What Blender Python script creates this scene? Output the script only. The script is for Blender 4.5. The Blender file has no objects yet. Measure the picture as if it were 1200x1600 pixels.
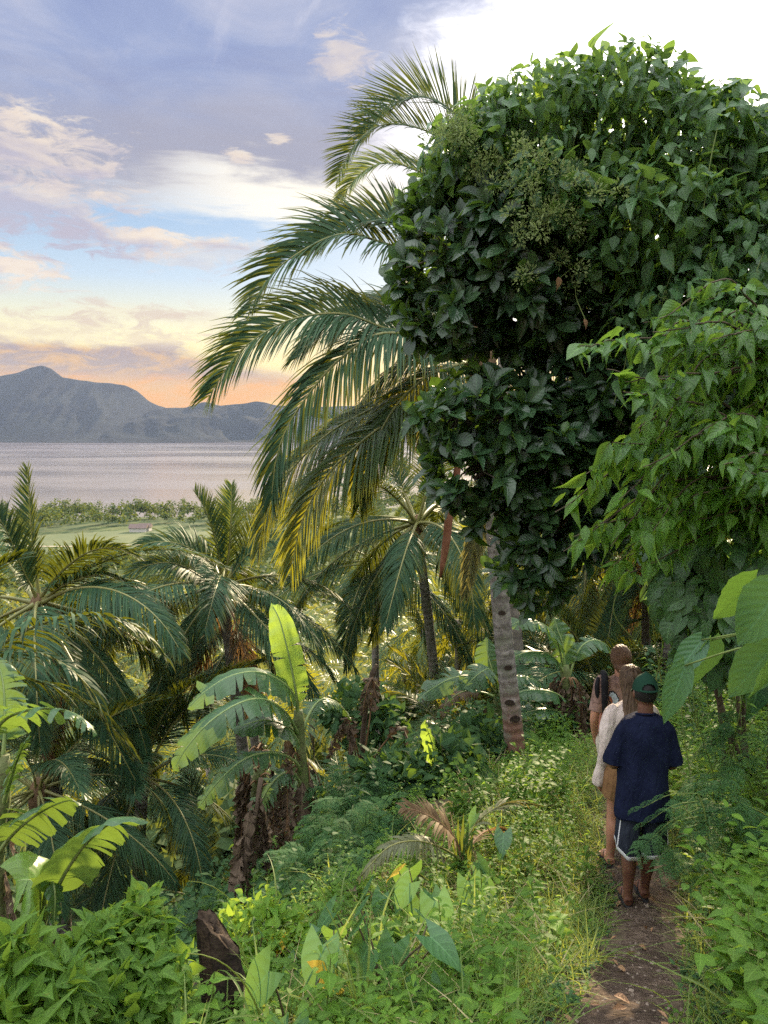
import bpy, math, random
import numpy as np
from mathutils import Vector, Matrix

scene = bpy.context.scene
COL = scene.collection
PI = math.pi
rad = math.radians

# ------------------------------------------------------------------ camera
F_PX = 1200.0                       # focal length in pixels of the 1200 x 1600 photograph
PITCH = rad(6.0)
CAM = np.array([0.0, 0.0, 1.6])
cam_data = bpy.data.cameras.new('camera')
cam_data.sensor_fit = 'VERTICAL'
cam_data.sensor_height = 24.0
cam_data.lens = 18.0
cam_data.clip_start = 0.05
cam_data.clip_end = 40000.0
cam = bpy.data.objects.new('camera', cam_data)
COL.objects.link(cam)
cam.location = CAM
cam.rotation_euler = (PI / 2 - PITCH, 0, 0)
scene.camera = cam

_c, _s = math.cos(PITCH), math.sin(PITCH)


def ray(px, py):
    a = (px - 600.0) / F_PX
    b = (800.0 - py) / F_PX
    return np.array([a, _c + _s * b, -_s + _c * b])


def P(px, py, y):
    """world point seen at photograph pixel (px, py) at horizontal distance y"""
    d = ray(px, py)
    return CAM + d * (y / d[1])


def azel(px, py):
    d = ray(px, py)
    d = d / np.linalg.norm(d)
    return math.atan2(d[0], d[1]), math.asin(d[2])


# ------------------------------------------------------------------ world and sun
SUN_AZ, SUN_EL = azel(985, 215)
SUN_STRENGTH = 5.0
SKY_STRENGTH = 0.1
EXPOSURE = 1.25

world = bpy.data.worlds.new('World')
scene.world = world
world.use_nodes = True
wt = world.node_tree
wt.nodes.clear()


class NG:
    """small node-graph writer"""

    def __init__(self, tree):
        self.t = tree

    def new(self, kind, **kw):
        n = self.t.nodes.new(kind)
        for k, v in kw.items():
            setattr(n, k, v)
        return n

    def put(self, sock, val):
        if hasattr(val, 'is_linked') or hasattr(val, 'links'):
            self.t.links.new(val, sock)
        else:
            if sock.type == 'RGBA' and len(val) == 3:
                val = (*val, 1.0)
            sock.default_value = val

    def m(self, op, a, b=0.0, c=None, clamp=False):
        n = self.new('ShaderNodeMath', operation=op, use_clamp=clamp)
        self.put(n.inputs[0], a)
        if b is not None:
            self.put(n.inputs[1], b)
        if c is not None:
            self.put(n.inputs[2], c)
        return n.outputs[0]

    def add(self, a, b): return self.m('ADD', a, b)
    def sub(self, a, b): return self.m('SUBTRACT', a, b)
    def mul(self, a, b): return self.m('MULTIPLY', a, b)

    def ss(self, x, lo, hi, a=0.0, b=1.0):
        n = self.new('ShaderNodeMapRange', interpolation_type='SMOOTHSTEP')
        self.put(n.inputs[0], x)
        if lo > hi:
            lo, hi, a, b = hi, lo, b, a
        for i, v in zip((1, 2, 3, 4), (lo, hi, a, b)):
            n.inputs[i].default_value = v
        return n.outputs[0]

    def mix(self, f, a, b, blend='MIX'):
        n = self.new('ShaderNodeMix', data_type='RGBA', blend_type=blend)
        self.put(n.inputs[0], f)
        self.put(n.inputs[6], a)
        self.put(n.inputs[7], b)
        return n.outputs[2]

    def noise(self, vec, scale, detail=3.0, rough=0.55, dist=0.0):
        n = self.new('ShaderNodeTexNoise')
        if vec is not None:
            self.put(n.inputs['Vector'], vec)
        n.inputs['Scale'].default_value = scale
        n.inputs['Detail'].default_value = detail
        n.inputs['Roughness'].default_value = rough
        n.inputs['Distortion'].default_value = dist
        return n.outputs[0]

    def xyz(self, x, y, z=0.0):
        n = self.new('ShaderNodeCombineXYZ')
        for i, v in enumerate((x, y, z)):
            self.put(n.inputs[i], v)
        return n.outputs[0]

    def sep(self, v):
        n = self.new('ShaderNodeSeparateXYZ')
        self.put(n.inputs[0], v)
        return n.outputs

    def ramp(self, fac, stops):
        n = self.new('ShaderNodeValToRGB')
        self.put(n.inputs[0], fac)
        cr = n.color_ramp
        while len(cr.elements) < len(stops):
            cr.elements.new(0.5)
        for e, (p, c) in zip(cr.elements, stops):
            e.position = p
            e.color = (*c, 1.0)
        return n.outputs[0]


def srgb(r, g, b):
    out = []
    for c in (r, g, b):
        c /= 255.0
        out.append(c / 12.92 if c <= 0.04045 else ((c + 0.055) / 1.055) ** 2.4)
    return tuple(out)


def build_sky():
    g = NG(wt)
    K = 1.0 / SKY_STRENGTH / 2 ** EXPOSURE

    def em(r, gg, b, k=1.0):
        """radiance (as a displayed colour) of the sky there"""
        return tuple(v * K * k for v in srgb(r, gg, b))

    tc = g.new('ShaderNodeTexCoord').outputs['Generated']
    x, y, z = g.sep(tc)
    el = g.m('ARCSINE', z, None)
    az = g.m('ARCTAN2', x, y)
    sky = g.new('ShaderNodeTexSky', sky_type='NISHITA')
    sky.sun_disc = False
    sky.sun_elevation = SUN_EL
    sky.sun_rotation = SUN_AZ
    sky.air_density = 1.0
    sky.dust_density = 1.6
    sky.ozone_density = 1.5
    # angular distance from the sun
    sv = Vector((math.sin(SUN_AZ) * math.cos(SUN_EL), math.cos(SUN_AZ) * math.cos(SUN_EL), math.sin(SUN_EL)))
    dp = g.new('ShaderNodeVectorMath', operation='DOT_PRODUCT')
    g.put(dp.inputs[0], tc)
    dp.inputs[1].default_value = sv
    sang = g.m('ARCCOSINE', g.m('MINIMUM', dp.outputs['Value'], 1.0), None)

    # cloud sheets: noise on a horizontal plane overhead
    zz = g.add(g.m('MAXIMUM', z, 0.0), 0.10)
    u, v = g.m('DIVIDE', x, zz), g.m('DIVIDE', y, zz)
    plane = g.xyz(u, v, 0.0)
    n_soft = g.noise(plane, 0.9, 5, 0.5, 0.4)
    n_mid = g.noise(plane, 2.6, 6, 0.6, 0.6)
    # noise in azimuth / elevation for cloud outlines
    ae = g.xyz(az, g.mul(el, 3.0), 0.3)
    n_a = g.noise(ae, 5.0, 6, 0.6, 0.3)
    n_b = g.noise(ae, 20.0, 8, 0.68, 0.6)
    n_str = g.noise(g.xyz(g.mul(az, 0.8), g.mul(el, 5.5), 2.0), 7.0, 6, 0.62, 0.3)

    # base: clear sky, lifted to the colours of a hazy evening
    clear = g.ramp(el, [(0.0, em(255, 205, 90, 1.2)), (0.05, em(255, 222, 118, 1.2)), (0.115, em(255, 240, 172, 1.1)),
                        (0.185, em(196, 218, 236)), (0.25, em(158, 192, 226)), (0.42, em(158, 178, 222)),
                        (1.0, em(120, 146, 205))])
    col = g.mix(0.9, sky.outputs[0], clear)
    # warmer and brighter low in the direction of the sunset, cooler away from it
    warm = g.mul(g.ss(el, 0.16, 0.0), g.ss(sang, 0.75, 0.25))
    col = g.mix(g.mul(warm, 0.75), col, em(255, 192, 58, 1.35))

    # high sheet of lavender-grey cloud with a bright torn lower edge
    edge = g.add(g.mul(g.sub(n_soft, 0.5), 0.10), g.mul(g.sub(n_str, 0.5), 0.10))
    edge = g.add(edge, g.mul(g.m('ABSOLUTE', g.add(az, 0.17), None), -0.03))
    e2 = g.sub(el, edge)
    e0 = azel(300, 290)[1]
    sheet = g.ss(e2, e0 - 0.035, e0 + 0.02)
    rim = g.mul(g.ss(e2, e0 - 0.040, e0 - 0.012), g.ss(e2, e0 + 0.035, e0 - 0.002))
    veil = g.ramp(n_mid, [(0.30, em(142, 157, 202)), (0.46, em(158, 172, 210)), (0.58, em(180, 188, 216)), (0.75, em(212, 210, 226))])
    low = g.mix(g.ss(e2, e0 + 0.16, e0 + 0.02), veil, em(172, 171, 188))
    dens = g.mul(sheet, g.ss(n_soft, 0.22, 0.5, 0.72, 0.95))
    col = g.mix(dens, col, low)
    rim_az = g.mul(g.ss(az, -0.42, -0.12, 0.15, 1.0), g.ss(sang, 0.9, 0.3))
    col = g.mix(g.mul(g.mul(rim, rim_az), 0.95), col, em(255, 247, 228, 1.3))

    # cirrus streaks in the upper sky
    ci = g.noise(g.xyz(g.add(az, g.mul(el, -0.65)), g.mul(el, 0.55), 5.0), 9.0, 7, 0.62, 0.5)
    cim = g.mul(g.ss(ci, 0.56, 0.74), g.mul(g.ss(el, 0.30, 0.40), g.ss(az, -0.35, -0.05)))
    col = g.mix(g.mul(cim, 0.85), col, em(226, 226, 240))

    def blob(px, py, wx, wy, k, n, soft=0.45):
        a0, e_0 = azel(px, py)
        da = g.mul(g.sub(az, a0), F_PX / wx)
        de = g.mul(g.sub(el, e_0), F_PX / wy)
        r = g.m('SQRT', g.add(g.mul(da, da), g.mul(de, de)), None)
        r = g.add(r, g.mul(g.sub(n, 0.5), k))
        return g.ss(r, 1.0 + soft * 0.5, 1.0 - soft)

    # sunlit wisps on the left
    for (px, py, wx, wy, st) in ((30, 232, 120, 42, 0.85), (20, 315, 150, 48, 0.8), (190, 372, 130, 20, 0.9),
                                 (15, 418, 75, 22, 0.95), (300, 395, 130, 26, 0.45), (535, 88, 40, 30, 0.6), (372, 243, 22, 9, 0.8),
                                 (435, 217, 20, 7, 0.7)):
        b = blob(px, py, wx, wy, 4.2, n_b, 0.55)
        body = g.ramp(n_a, [(0.36, em(196, 190, 206)), (0.52, em(252, 234, 214)), (0.66, em(255, 246, 230))])
        col = g.mix(g.mul(b, st), col, body)
    # small low clouds above the far hills
    for (px, py, wx, wy, st) in ((90, 520, 190, 26, 0.55), (180, 488, 90, 16, 0.6), (240, 545, 50, 6, 0.5), (330, 505, 120, 20, 0.3)):
        b = blob(px, py, wx, wy, 3.8, n_b, 0.55)
        col = g.mix(g.mul(b, st), col, g.mix(g.ss(n_b, 0.42, 0.6), em(232, 208, 188), em(255, 242, 206)))
    # bank lying on the mountain: mauve top, orange-lit lower side
    bank = g.m('MAXIMUM', blob(120, 572, 250, 34, 1.7, n_a, 0.35), blob(250, 608, 250, 42, 1.5, n_a, 0.4))
    bank = g.m('MAXIMUM', bank, blob(60, 590, 330, 34, 1.2, n_a, 0.4))
    bcol = g.mix(g.ss(g.add(el, g.mul(g.sub(n_b, 0.5), 0.05)), azel(0, 600)[1], azel(0, 572)[1]), em(255, 172, 62, 1.1), em(170, 150, 156))
    bcol = g.mix(g.ss(n_b, 0.40, 0.64, 0.0, 0.75), bcol, em(250, 190, 112))
    col = g.mix(g.mul(bank, 0.88), col, bcol)

    # added fill light: unseen bright cloud overhead and away from the sun
    lit = g.m('MAXIMUM', g.ss(sang, 0.85, 1.7), g.ss(el, 0.75, 1.2))
    col = g.mix(g.mul(lit, 0.9), col, g.mix(g.ss(n_mid, 0.4, 0.65), em(214, 222, 238, 2.05), em(250, 248, 245, 2.7)))
    zen = g.mul(g.ss(el, 0.62, 1.15), 0.85)
    col = g.mix(zen, col, em(246, 247, 250, 5.0))
    # the blown-out cloud round the sun
    glow = g.ss(g.add(sang, g.mul(g.sub(n_str, 0.5), 0.10)), 0.20, 0.05)
    col = g.mix(glow, col, em(255, 250, 242, 4.0))
    az_c, el_c = azel(1250, 225)
    da, de = g.mul(g.sub(az, az_c), 1 / 0.40), g.mul(g.sub(el, el_c), 1 / 0.235)
    big = g.add(g.m('SQRT', g.add(g.mul(da, da), g.mul(de, de)), None), g.add(g.mul(g.sub(n_a, 0.5), 0.55), g.mul(g.sub(n_b, 0.5), 0.25)))
    col = g.mix(g.ss(big, 1.32, 0.58), col, em(255, 250, 244, 5.0))
    halo = g.ss(sang, 0.5, 0.05)
    col = g.mix(g.mul(g.mul(halo, halo), 0.25), col, em(255, 240, 214, 1.2))
    # below the horizon: haze over land and water
    col = g.mix(g.ss(el, 0.0, -0.03), col, em(150, 150, 160, 0.8))
    bg = g.new('ShaderNodeBackground')
    g.put(bg.inputs[0], col)
    bg.inputs[1].default_value = SKY_STRENGTH
    out = g.new('ShaderNodeOutputWorld')
    wt.links.new(bg.outputs[0], out.inputs[0])


build_sky()
world.cycles.sampling_method = 'MANUAL'
world.cycles.sample_map_resolution = 1024

sun_data = bpy.data.lights.new('sun', 'SUN')
sun_data.energy = SUN_STRENGTH
sun_data.angle = rad(0.6)
sun_data.color = (1.0, 0.80, 0.52)
sun = bpy.data.objects.new('sun', sun_data)
COL.objects.link(sun)
_sd = Vector((math.sin(SUN_AZ) * math.cos(SUN_EL), math.cos(SUN_AZ) * math.cos(SUN_EL), math.sin(SUN_EL)))
sun.rotation_euler = _sd.to_track_quat('Z', 'Y').to_euler()
sun.location = (20, 60, 60)

scene.view_settings.view_transform = 'Standard'
scene.view_settings.look = 'None'
scene.view_settings.exposure = EXPOSURE
scene.view_settings.gamma = 1.0
scene.view_settings.use_curve_mapping = False
scene.render.engine = 'CYCLES'
cy = scene.cycles
cy.max_bounces = 8
cy.diffuse_bounces = 4
cy.glossy_bounces = 3
cy.transmission_bounces = 6
cy.volume_bounces = 0
cy.transparent_max_bounces = 8
cy.sample_clamp_indirect = 6.0
cy.caustics_reflective = False
cy.caustics_refractive = False
cy.use_denoising = False        # keeps the fine leaf texture, with a little grain
cy.use_adaptive_sampling = False
cy.volume_step_rate = 4.0
# ------------------------------------------------------------------ mesh helpers
class MB:
    """collects arrays of vertices, faces, per-vertex (u, v, random) and builds ONE mesh"""

    def __init__(self):
        self.v, self.f, self.a, self.mi, self.n = [], [], [], [], 0

    def add(self, v, f, a=None, mi=0):
        v = np.asarray(v, np.float32).reshape(-1, 3)
        f = np.asarray(f, np.int32)
        if a is None:
            a = np.zeros((len(v), 3), np.float32)
        self.v.append(v)
        self.f.append(f + self.n)
        self.a.append(np.asarray(a, np.float32).reshape(-1, 3))
        self.mi.append(np.full(len(f), mi, np.int32))
        self.n += len(v)
        return self

    def mesh(self, name, mats, smooth=True, origin=None):
        me = bpy.data.meshes.new(name)
        v = np.concatenate(self.v)
        if origin is not None:
            v = v - np.asarray(origin, np.float32)
        a = np.concatenate(self.a)
        sizes = np.concatenate([np.full(len(f), f.shape[1], np.int32) for f in self.f])
        loops = np.concatenate([f.ravel() for f in self.f])
        me.vertices.add(len(v))
        me.vertices.foreach_set('co', np.ascontiguousarray(v, np.float32).ravel())
        me.loops.add(len(loops))
        me.loops.foreach_set('vertex_index', loops.astype(np.int32))
        me.polygons.add(len(sizes))
        me.polygons.foreach_set('loop_start', np.concatenate([[0], np.cumsum(sizes)[:-1]]).astype(np.int32))
        me.polygons.foreach_set('material_index', np.concatenate(self.mi))
        me.polygons.foreach_set('use_smooth', np.full(len(sizes), smooth, bool))
        at = me.attributes.new('luv', 'FLOAT_VECTOR', 'POINT')
        at.data.foreach_set('vector', a.ravel())
        me.update(calc_edges=True)
        for m in (mats if isinstance(mats, (list, tuple)) else [mats]):
            me.materials.append(m)
        return me

    def obj(self, name, mats, parent=None, smooth=True, origin=None):
        o = bpy.data.objects.new(name, self.mesh(name, mats, smooth, origin))
        COL.objects.link(o)
        if parent is not None:
            o.parent = parent
        if origin is not None and parent is None:
            o.location = origin
        return o


def tag(o, label=None, cat=None, group=None, kind=None):
    if label: o['label'] = label
    if cat: o['category'] = cat
    if group: o['group'] = group
    if kind: o['kind'] = kind
    return o


def thing(name, loc, label, cat, group=None, rz=0.0):
    o = bpy.data.objects.new(name, None)
    COL.objects.link(o)
    o.location = tuple(float(c) for c in loc)
    o.rotation_euler = (0, 0, rz)
    o.empty_display_size = 0.2
    return tag(o, label, cat, group)


def part(name, me, parent, loc=(0, 0, 0), rot=None, scale=None, mat3=None, label=None):
    o = bpy.data.objects.new(name, me)
    COL.objects.link(o)
    o.parent = parent
    if mat3 is not None:
        M = Matrix([list(map(float, r)) for r in mat3]).to_4x4()
        M.translation = Vector([float(c) for c in loc])
        o.matrix_local = M
    else:
        o.location = tuple(float(c) for c in loc)
        if rot is not None: o.rotation_euler = rot
        if scale is not None: o.scale = (scale,) * 3 if np.isscalar(scale) else scale
    if label: o['label'] = label
    return o


def norm(v):
    v = np.asarray(v, float)
    return v / np.maximum(np.linalg.norm(v, axis=-1, keepdims=True), 1e-9)


def catmull(ctrl, m):
    ctrl = np.asarray(ctrl, float)
    k = len(ctrl)
    p = np.vstack([2 * ctrl[0] - ctrl[1], ctrl, 2 * ctrl[-1] - ctrl[-2]])
    seg = np.linalg.norm(np.diff(ctrl, axis=0), axis=1)
    cum = np.concatenate([[0], np.cumsum(seg)]) / seg.sum()
    t = np.linspace(0, 1, m)
    i = np.clip(np.searchsorted(cum, t, side='right') - 1, 0, k - 2)
    w = ((t - cum[i]) / np.maximum(cum[i + 1] - cum[i], 1e-9))[:, None]
    p0, p1, p2, p3 = p[i], p[i + 1], p[i + 2], p[i + 3]
    return 0.5 * (2 * p1 + (p2 - p0) * w + (2 * p0 - 5 * p1 + 4 * p2 - p3) * w ** 2 + (3 * p1 - p0 - 3 * p2 + p3) * w ** 3)


def grid_faces(nr, nc, wrap=False):
    r = np.arange(nr - 1)[:, None]
    c = np.arange(nc if wrap else nc - 1)[None, :]
    c2 = (c + 1) % nc
    a = r * nc + c
    return np.stack([a, r * nc + c2, (r + 1) * nc + c2, (r + 1) * nc + c], -1).reshape(-1, 4)


def tube(mb, path, radii, sides=8, rnd=0.0, mi=0, flat=None, caps=True, jit=0.0, rng=None):
    """a round (or elliptical) tube along a path; u runs round, v along"""
    path = np.asarray(path, float)
    k = len(path)
    radii = np.broadcast_to(np.asarray(radii, float), (k,))
    T = norm(np.gradient(path, axis=0))
    ref = np.array([0.0, 0.0, 1.0]) if abs(T[0, 2]) < 0.9 else np.array([1.0, 0.0, 0.0])
    A = np.zeros_like(T)
    a = ref
    for i in range(k):
        a = a - T[i] * np.dot(a, T[i])
        a = a / (np.linalg.norm(a) + 1e-9)
        A[i] = a
    B = np.cross(T, A)
    th = np.linspace(0, 2 * PI, sides, endpoint=False)
    rr = radii[:, None] * np.ones(sides)
    if jit and rng is not None:
        rr = rr * (1 + jit * rng.standard_normal(rr.shape))
    fx = 1.0 if flat is None else flat
    v = path[:, None] + rr[..., None] * (np.cos(th)[None, :, None] * A[:, None] * fx + np.sin(th)[None, :, None] * B[:, None])
    at = np.zeros((k, sides, 3))
    at[..., 0] = np.linspace(-1, 1, sides)[None]
    at[..., 1] = np.linspace(0, 1, k)[:, None]
    at[..., 2] = rnd
    n0 = mb.n
    mb.add(v, grid_faces(k, sides, True), at, mi)
    if caps:
        for idx, flip in ((0, True), (k - 1, False)):
            ring = n0 + idx * sides + np.arange(sides)
            if flip: ring = ring[::-1]
            mb.f.append(ring[None].astype(np.int32))
            mb.mi.append(np.full(1, mi, np.int32))
    return mb


# ---- leaf templates: axis +Y from the stalk, face up +Z
def leaf_tpl(w, nl=4, nw=1, width=0.5, fold=0.25, curl=0.25, back=0.0, wave=0.0):
    t = np.linspace(0, 1, nl + 1)
    ws = np.interp(t, np.linspace(0, 1, len(w)), w) * width
    js = np.linspace(-1, 1, 2 * nw + 1)
    T, J = np.meshgrid(t, js, indexing='ij')
    W = ws[:, None]
    x = W * J
    y = T - back * np.abs(J) * (1 - T) ** 3
    z = fold * W * np.abs(J) ** 1.7 - curl * T ** 2 + wave * np.sin(T * 9 + J * 2) * np.abs(J)
    v = np.stack([x, y, z], -1).reshape(-1, 3)
    a = np.stack([J, T, 0 * T], -1).reshape(-1, 3)
    return v, grid_faces(nl + 1, 2 * nw + 1), a


TPL_HEART = leaf_tpl([.50, .88, 1.0, .97, .86, .68, .47, .25, .01], 9, 2, .42, .16, .22, .24, .018)
TPL_HEART_S = leaf_tpl([.55, .97, .97, .68, .34, .01], 5, 1, .43, .18, .25, .22)
TPL_OBOV = leaf_tpl([.05, .24, .48, .72, .90, 1.0, .96, .74, .05], 9, 2, .25, .35, .18)
TPL_OBOV_S = leaf_tpl([.06, .4, .78, 1.0, .85, .06], 5, 1, .25, .35, .2)
TPL_LANCE = leaf_tpl([.05, .45, .80, .98, 1.0, .86, .62, .35, .14, .01], 9, 2, .21, .4, .35, 0, .015)
TPL_LANCE_S = leaf_tpl([.08, .78, 1.0, .78, .36, .01], 5, 1, .21, .4, .35)
TPL_OVATE = leaf_tpl([.06, .58, .90, 1.0, .95, .80, .60, .38, .16, .01], 9, 2, .30, .3, .32, 0, .02)
TPL_OVATE_S = leaf_tpl([.08, .76, 1.0, .90, .66, .34, .01], 6, 1, .30, .3, .32)
TPL_BIG = leaf_tpl([.25, .85, 1.0, .9, .62, .28, .01], 10, 3, .42, .22, .3, .16, .012)
TPL_BLADE = leaf_tpl([.5, 1.0, .8, .45, .03], 5, 1, .022, .9, .55)
TPL_BLADE_S = leaf_tpl([.6, 1.0, .8, .45, .03], 4, 1, .017, .9, .55)
TPL_TINY = leaf_tpl([.2, 1.0, .7, .05], 2, 1, .30, .2, .2)


def orient(axis, nrm):
    """matrices whose columns are side, axis, normal"""
    axis = norm(axis)
    nrm = nrm - axis * np.sum(axis * nrm, -1, keepdims=True)
    nrm = norm(nrm + 1e-6)
    side = np.cross(axis, nrm)
    return np.stack([side, axis, nrm], -1)


_jr = np.random.default_rng(4242)


def vary(M):
    """no two leaves quite alike: width, fold and curl differ"""
    n = len(M)
    k = np.stack([_jr.uniform(.78, 1.22, n), _jr.uniform(.9, 1.1, n), _jr.uniform(.1, 2.3, n)], -1)
    return M * k[:, None, :]


def scatter_tpl(mb, tpl, pos, M, size, rnd, mi=0):
    v, f, a = tpl
    pos = np.asarray(pos, float)
    n = len(pos)
    if n == 0: return
    M = vary(M)
    size = np.broadcast_to(np.asarray(size, float), (n,))
    V = np.einsum('nij,kj->nki', M, v) * size[:, None, None] + pos[:, None]
    A = np.broadcast_to(a[None], (n, len(a), 3)).copy()
    A[..., 2] = np.broadcast_to(np.asarray(rnd, float), (n,))[:, None]
    Fc = f[None] + (np.arange(n) * len(v))[:, None, None]
    mb.add(V.reshape(-1, 3), Fc.reshape(-1, f.shape[1]), A.reshape(-1, 3), mi)


# ------------------------------------------------------------------ materials
def new_mat(name):
    m = bpy.data.materials.new(name)
    m.use_nodes = True
    m.node_tree.nodes.clear()
    return m, NG(m.node_tree)


def finish(m, g, shader):
    out = g.new('ShaderNodeOutputMaterial')
    m.node_tree.links.new(shader, out.inputs[0])
    return m


def principled(g, color, rough=0.6, spec=0.4, bump=None, bstr=0.3, bdist=0.02, sheen=0.0):
    n = g.new('ShaderNodeBsdfPrincipled')
    g.put(n.inputs['Base Color'], color)
    g.put(n.inputs['Roughness'], rough)
    g.put(n.inputs['Specular IOR Level'], spec)
    if sheen: n.inputs['Sheen Weight'].default_value = sheen
    if bump is not None:
        b = g.new('ShaderNodeBump')
        b.inputs['Strength'].default_value = bstr
        b.inputs['Distance'].default_value = bdist
        g.put(b.inputs['Height'], bump)
        m_ = b.outputs[0]
        g.t.links.new(m_, n.inputs['Normal'])
    return n.outputs[0]


def luv(g):
    a = g.new('ShaderNodeAttribute', attribute_name='luv')
    return a.outputs['Vector']


def leaf_mat(name, dark, light, trans, tw=0.4, rough=0.45, spec=0.4, veins=10.0, tip=None, spots=0.0):
    m, g = new_mat(name)
    L = luv(g)
    u, v, r = g.sep(L)
    oi = g.new('ShaderNodeObjectInfo').outputs['Random']
    rr = g.m('FRACT', g.add(r, g.mul(oi, 0.77)), None)
    geo = g.new('ShaderNodeNewGeometry')
    nz = g.noise(geo.outputs['Position'], 1.3, 2, 0.5)
    f = g.m('ADD', g.mul(rr, 0.75), g.mul(g.sub(nz, 0.4), 0.8), clamp=True)
    base = g.mix(f, dark, light)
    tcol = g.mix(f, tuple(c * 0.75 for c in trans), trans)
    au = g.m('ABSOLUTE', u, None)
    bump = None
    if veins:
        mid = g.ss(au, 0.10, 0.02)
        side = g.m('SINE', g.mul(g.sub(v, g.mul(au, 0.30)), veins * 2 * PI), None)
        sv = g.ss(side, 0.75, 1.0)
        vv = g.m('MAXIMUM', mid, g.mul(sv, 0.45))
        base = g.mix(g.mul(vv, 0.35), base, tuple(min(1, c * 2.2 + 0.02) for c in light))
        tcol = g.mix(g.mul(vv, 0.45), tcol, tuple(c * 0.45 for c in trans))
        bump = g.add(g.mul(side, 0.5), g.mul(mid, -1.0))
    if tip is not None:
        tm = g.ss(g.add(v, g.mul(g.sub(nz, 0.5), 0.5)), 0.78, 1.0)
        base = g.mix(g.mul(tm, 0.8), base, tip)
    if spots:
        sp = g.ss(g.noise(geo.outputs['Position'], 26.0, 3, 0.6), 0.62, 0.70)
        base = g.mix(g.mul(sp, spots), base, (0.16, 0.10, 0.03))
    p = principled(g, base, rough, spec, bump, 0.22, 0.006)
    t = g.new('ShaderNodeBsdfTranslucent')
    g.put(t.inputs[0], tcol)
    mx = g.new('ShaderNodeMixShader')
    mx.inputs[0].default_value = tw
    g.t.links.new(p, mx.inputs[1])
    g.t.links.new(t.outputs[0], mx.inputs[2])
    return finish(m, g, mx.outputs[0])


def bark_mat(name, c1, c2, c3=None, rings=0.0, scale=6.0, rough=0.85, base=None, moss=None):
    m, g = new_mat(name)
    u, v, r = g.sep(luv(g))
    pos = g.new('ShaderNodeTexCoord').outputs['Object']
    n1 = g.noise(pos, scale, 6, 0.65, 0.3)
    n2 = g.noise(pos, scale * 5, 4, 0.6)
    col = g.mix(g.ss(n1, 0.35, 0.65), c1, c2)
    if c3 is not None:
        col = g.mix(g.ss(n2, 0.52, 0.68, 0, 0.7), col, c3)
    h = g.add(g.mul(n2, 0.6), g.mul(n1, 0.4))
    if rings:
        s = g.m('SINE', g.add(g.mul(v, rings * 2 * PI), g.mul(n1, 2.5)), None)
        col = g.mix(g.ss(s, 0.6, 1.0, 0.0, 0.3), col, tuple(c * 0.35 for c in c1))
        h = g.add(h, g.mul(s, -0.3))
    if base is not None:
        bm = g.ss(g.add(v, g.mul(g.sub(n1, 0.5), 0.16)), 0.29, 0.15)
        col = g.mix(g.mul(bm, 0.85), col, base)
    if moss is not None:
        col = g.mix(g.ss(g.noise(pos, scale * 0.6, 4), 0.5, 0.65, 0, 0.8), col, moss)
    return finish(m, g, principled(g, col, rough, 0.2, h, 0.6, 0.02))


def simple_mat(name, c1, c2, scale=8.0, rough=0.7, spec=0.3, bstr=0.2, dist=0.01, sheen=0.0):
    m, g = new_mat(name)
    pos = g.new('ShaderNodeTexCoord').outputs['Object']
    n = g.noise(pos, scale, 5, 0.6)
    return finish(m, g, principled(g, g.mix(g.ss(n, 0.3, 0.7), c1, c2), rough, spec, n, bstr, dist, sheen))


M = {}
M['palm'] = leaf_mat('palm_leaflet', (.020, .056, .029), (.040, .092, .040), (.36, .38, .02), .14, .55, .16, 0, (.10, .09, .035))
M['palm_backlight_paint'] = leaf_mat('palm_leaflet_painted_backlight', (.030, .070, .026), (.055, .100, .03), (.66, .60, .02), .26, .45, .3, 0, (.40, .37, .02))  # yellow tips and extra translucency paint the sun's backlight into the leaflets
M['palm_far'] = leaf_mat('grove_palm_leaflet', (.038, .088, .034), (.07, .13, .042), (.52, .48, .03), .34, .45, .35, 0)
M['palm_young'] = leaf_mat('young_palm_leaflet', (.030, .080, .026), (.06, .12, .035), (.42, .46, .04), .24, .42, .4, 0)
M['palm_pale'] = leaf_mat('pale_palm_leaflet', (.10, .12, .06), (.17, .18, .09), (.40, .34, .08), .35, .5, .4, 0, (.2, .16, .08))
M['palm_dry'] = leaf_mat('dry_palm_leaflet', (.13, .085, .045), (.24, .17, .09), (.40, .22, .07), .30, .7, .2, 0)
M['midrib'] = simple_mat('palm_midrib', (.16, .17, .05), (.24, .23, .08), 5, .45, .4)
M['midrib_dry'] = simple_mat('dry_midrib', (.16, .09, .045), (.26, .15, .08), 8, .7)
M['palm_trunk'] = bark_mat('palm_trunk', (.15, .135, .12), (.33, .30, .275), (.085, .072, .06), 46, 7, .9, (.20, .095, .06), (.17, .17, .13))
M['palm_trunk_far'] = bark_mat('slim_palm_trunk', (.15, .13, .115), (.25, .22, .19), None, 34, 4)
M['fibre'] = bark_mat('palm_fibre', (.12, .075, .04), (.21, .14, .08), (.07, .045, .025), 0, 14)
M['coconut'] = simple_mat('coconut_husk', (.14, .13, .03), (.22, .17, .05), 7, .45)
M['notch'] = simple_mat('notch_wood', (.022, .015, .011), (.05, .035, .025), 20, .95)
M['banana'] = leaf_mat('banana_blade', (.035, .095, .035), (.060, .135, .050), (.28, .42, .05), .30, .38, .5, 13, None, .25)
M['banana_new'] = leaf_mat('new_banana_blade', (.09, .19, .03), (.13, .24, .045), (.52, .72, .08), .45, .36, .5, 13)
M['banana_dry'] = leaf_mat('dead_banana_blade', (.065, .048, .034), (.15, .11, .075), (.16, .10, .05), .12, .85, .15, 6)
M['banana_rib'] = simple_mat('banana_midrib', (.16, .24, .07), (.24, .30, .11), 6, .4, .4)
M['banana_stem'] = bark_mat('banana_stem', (.09, .13, .04), (.17, .19, .08), (.07, .045, .028), 0, 5, .6)
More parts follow.
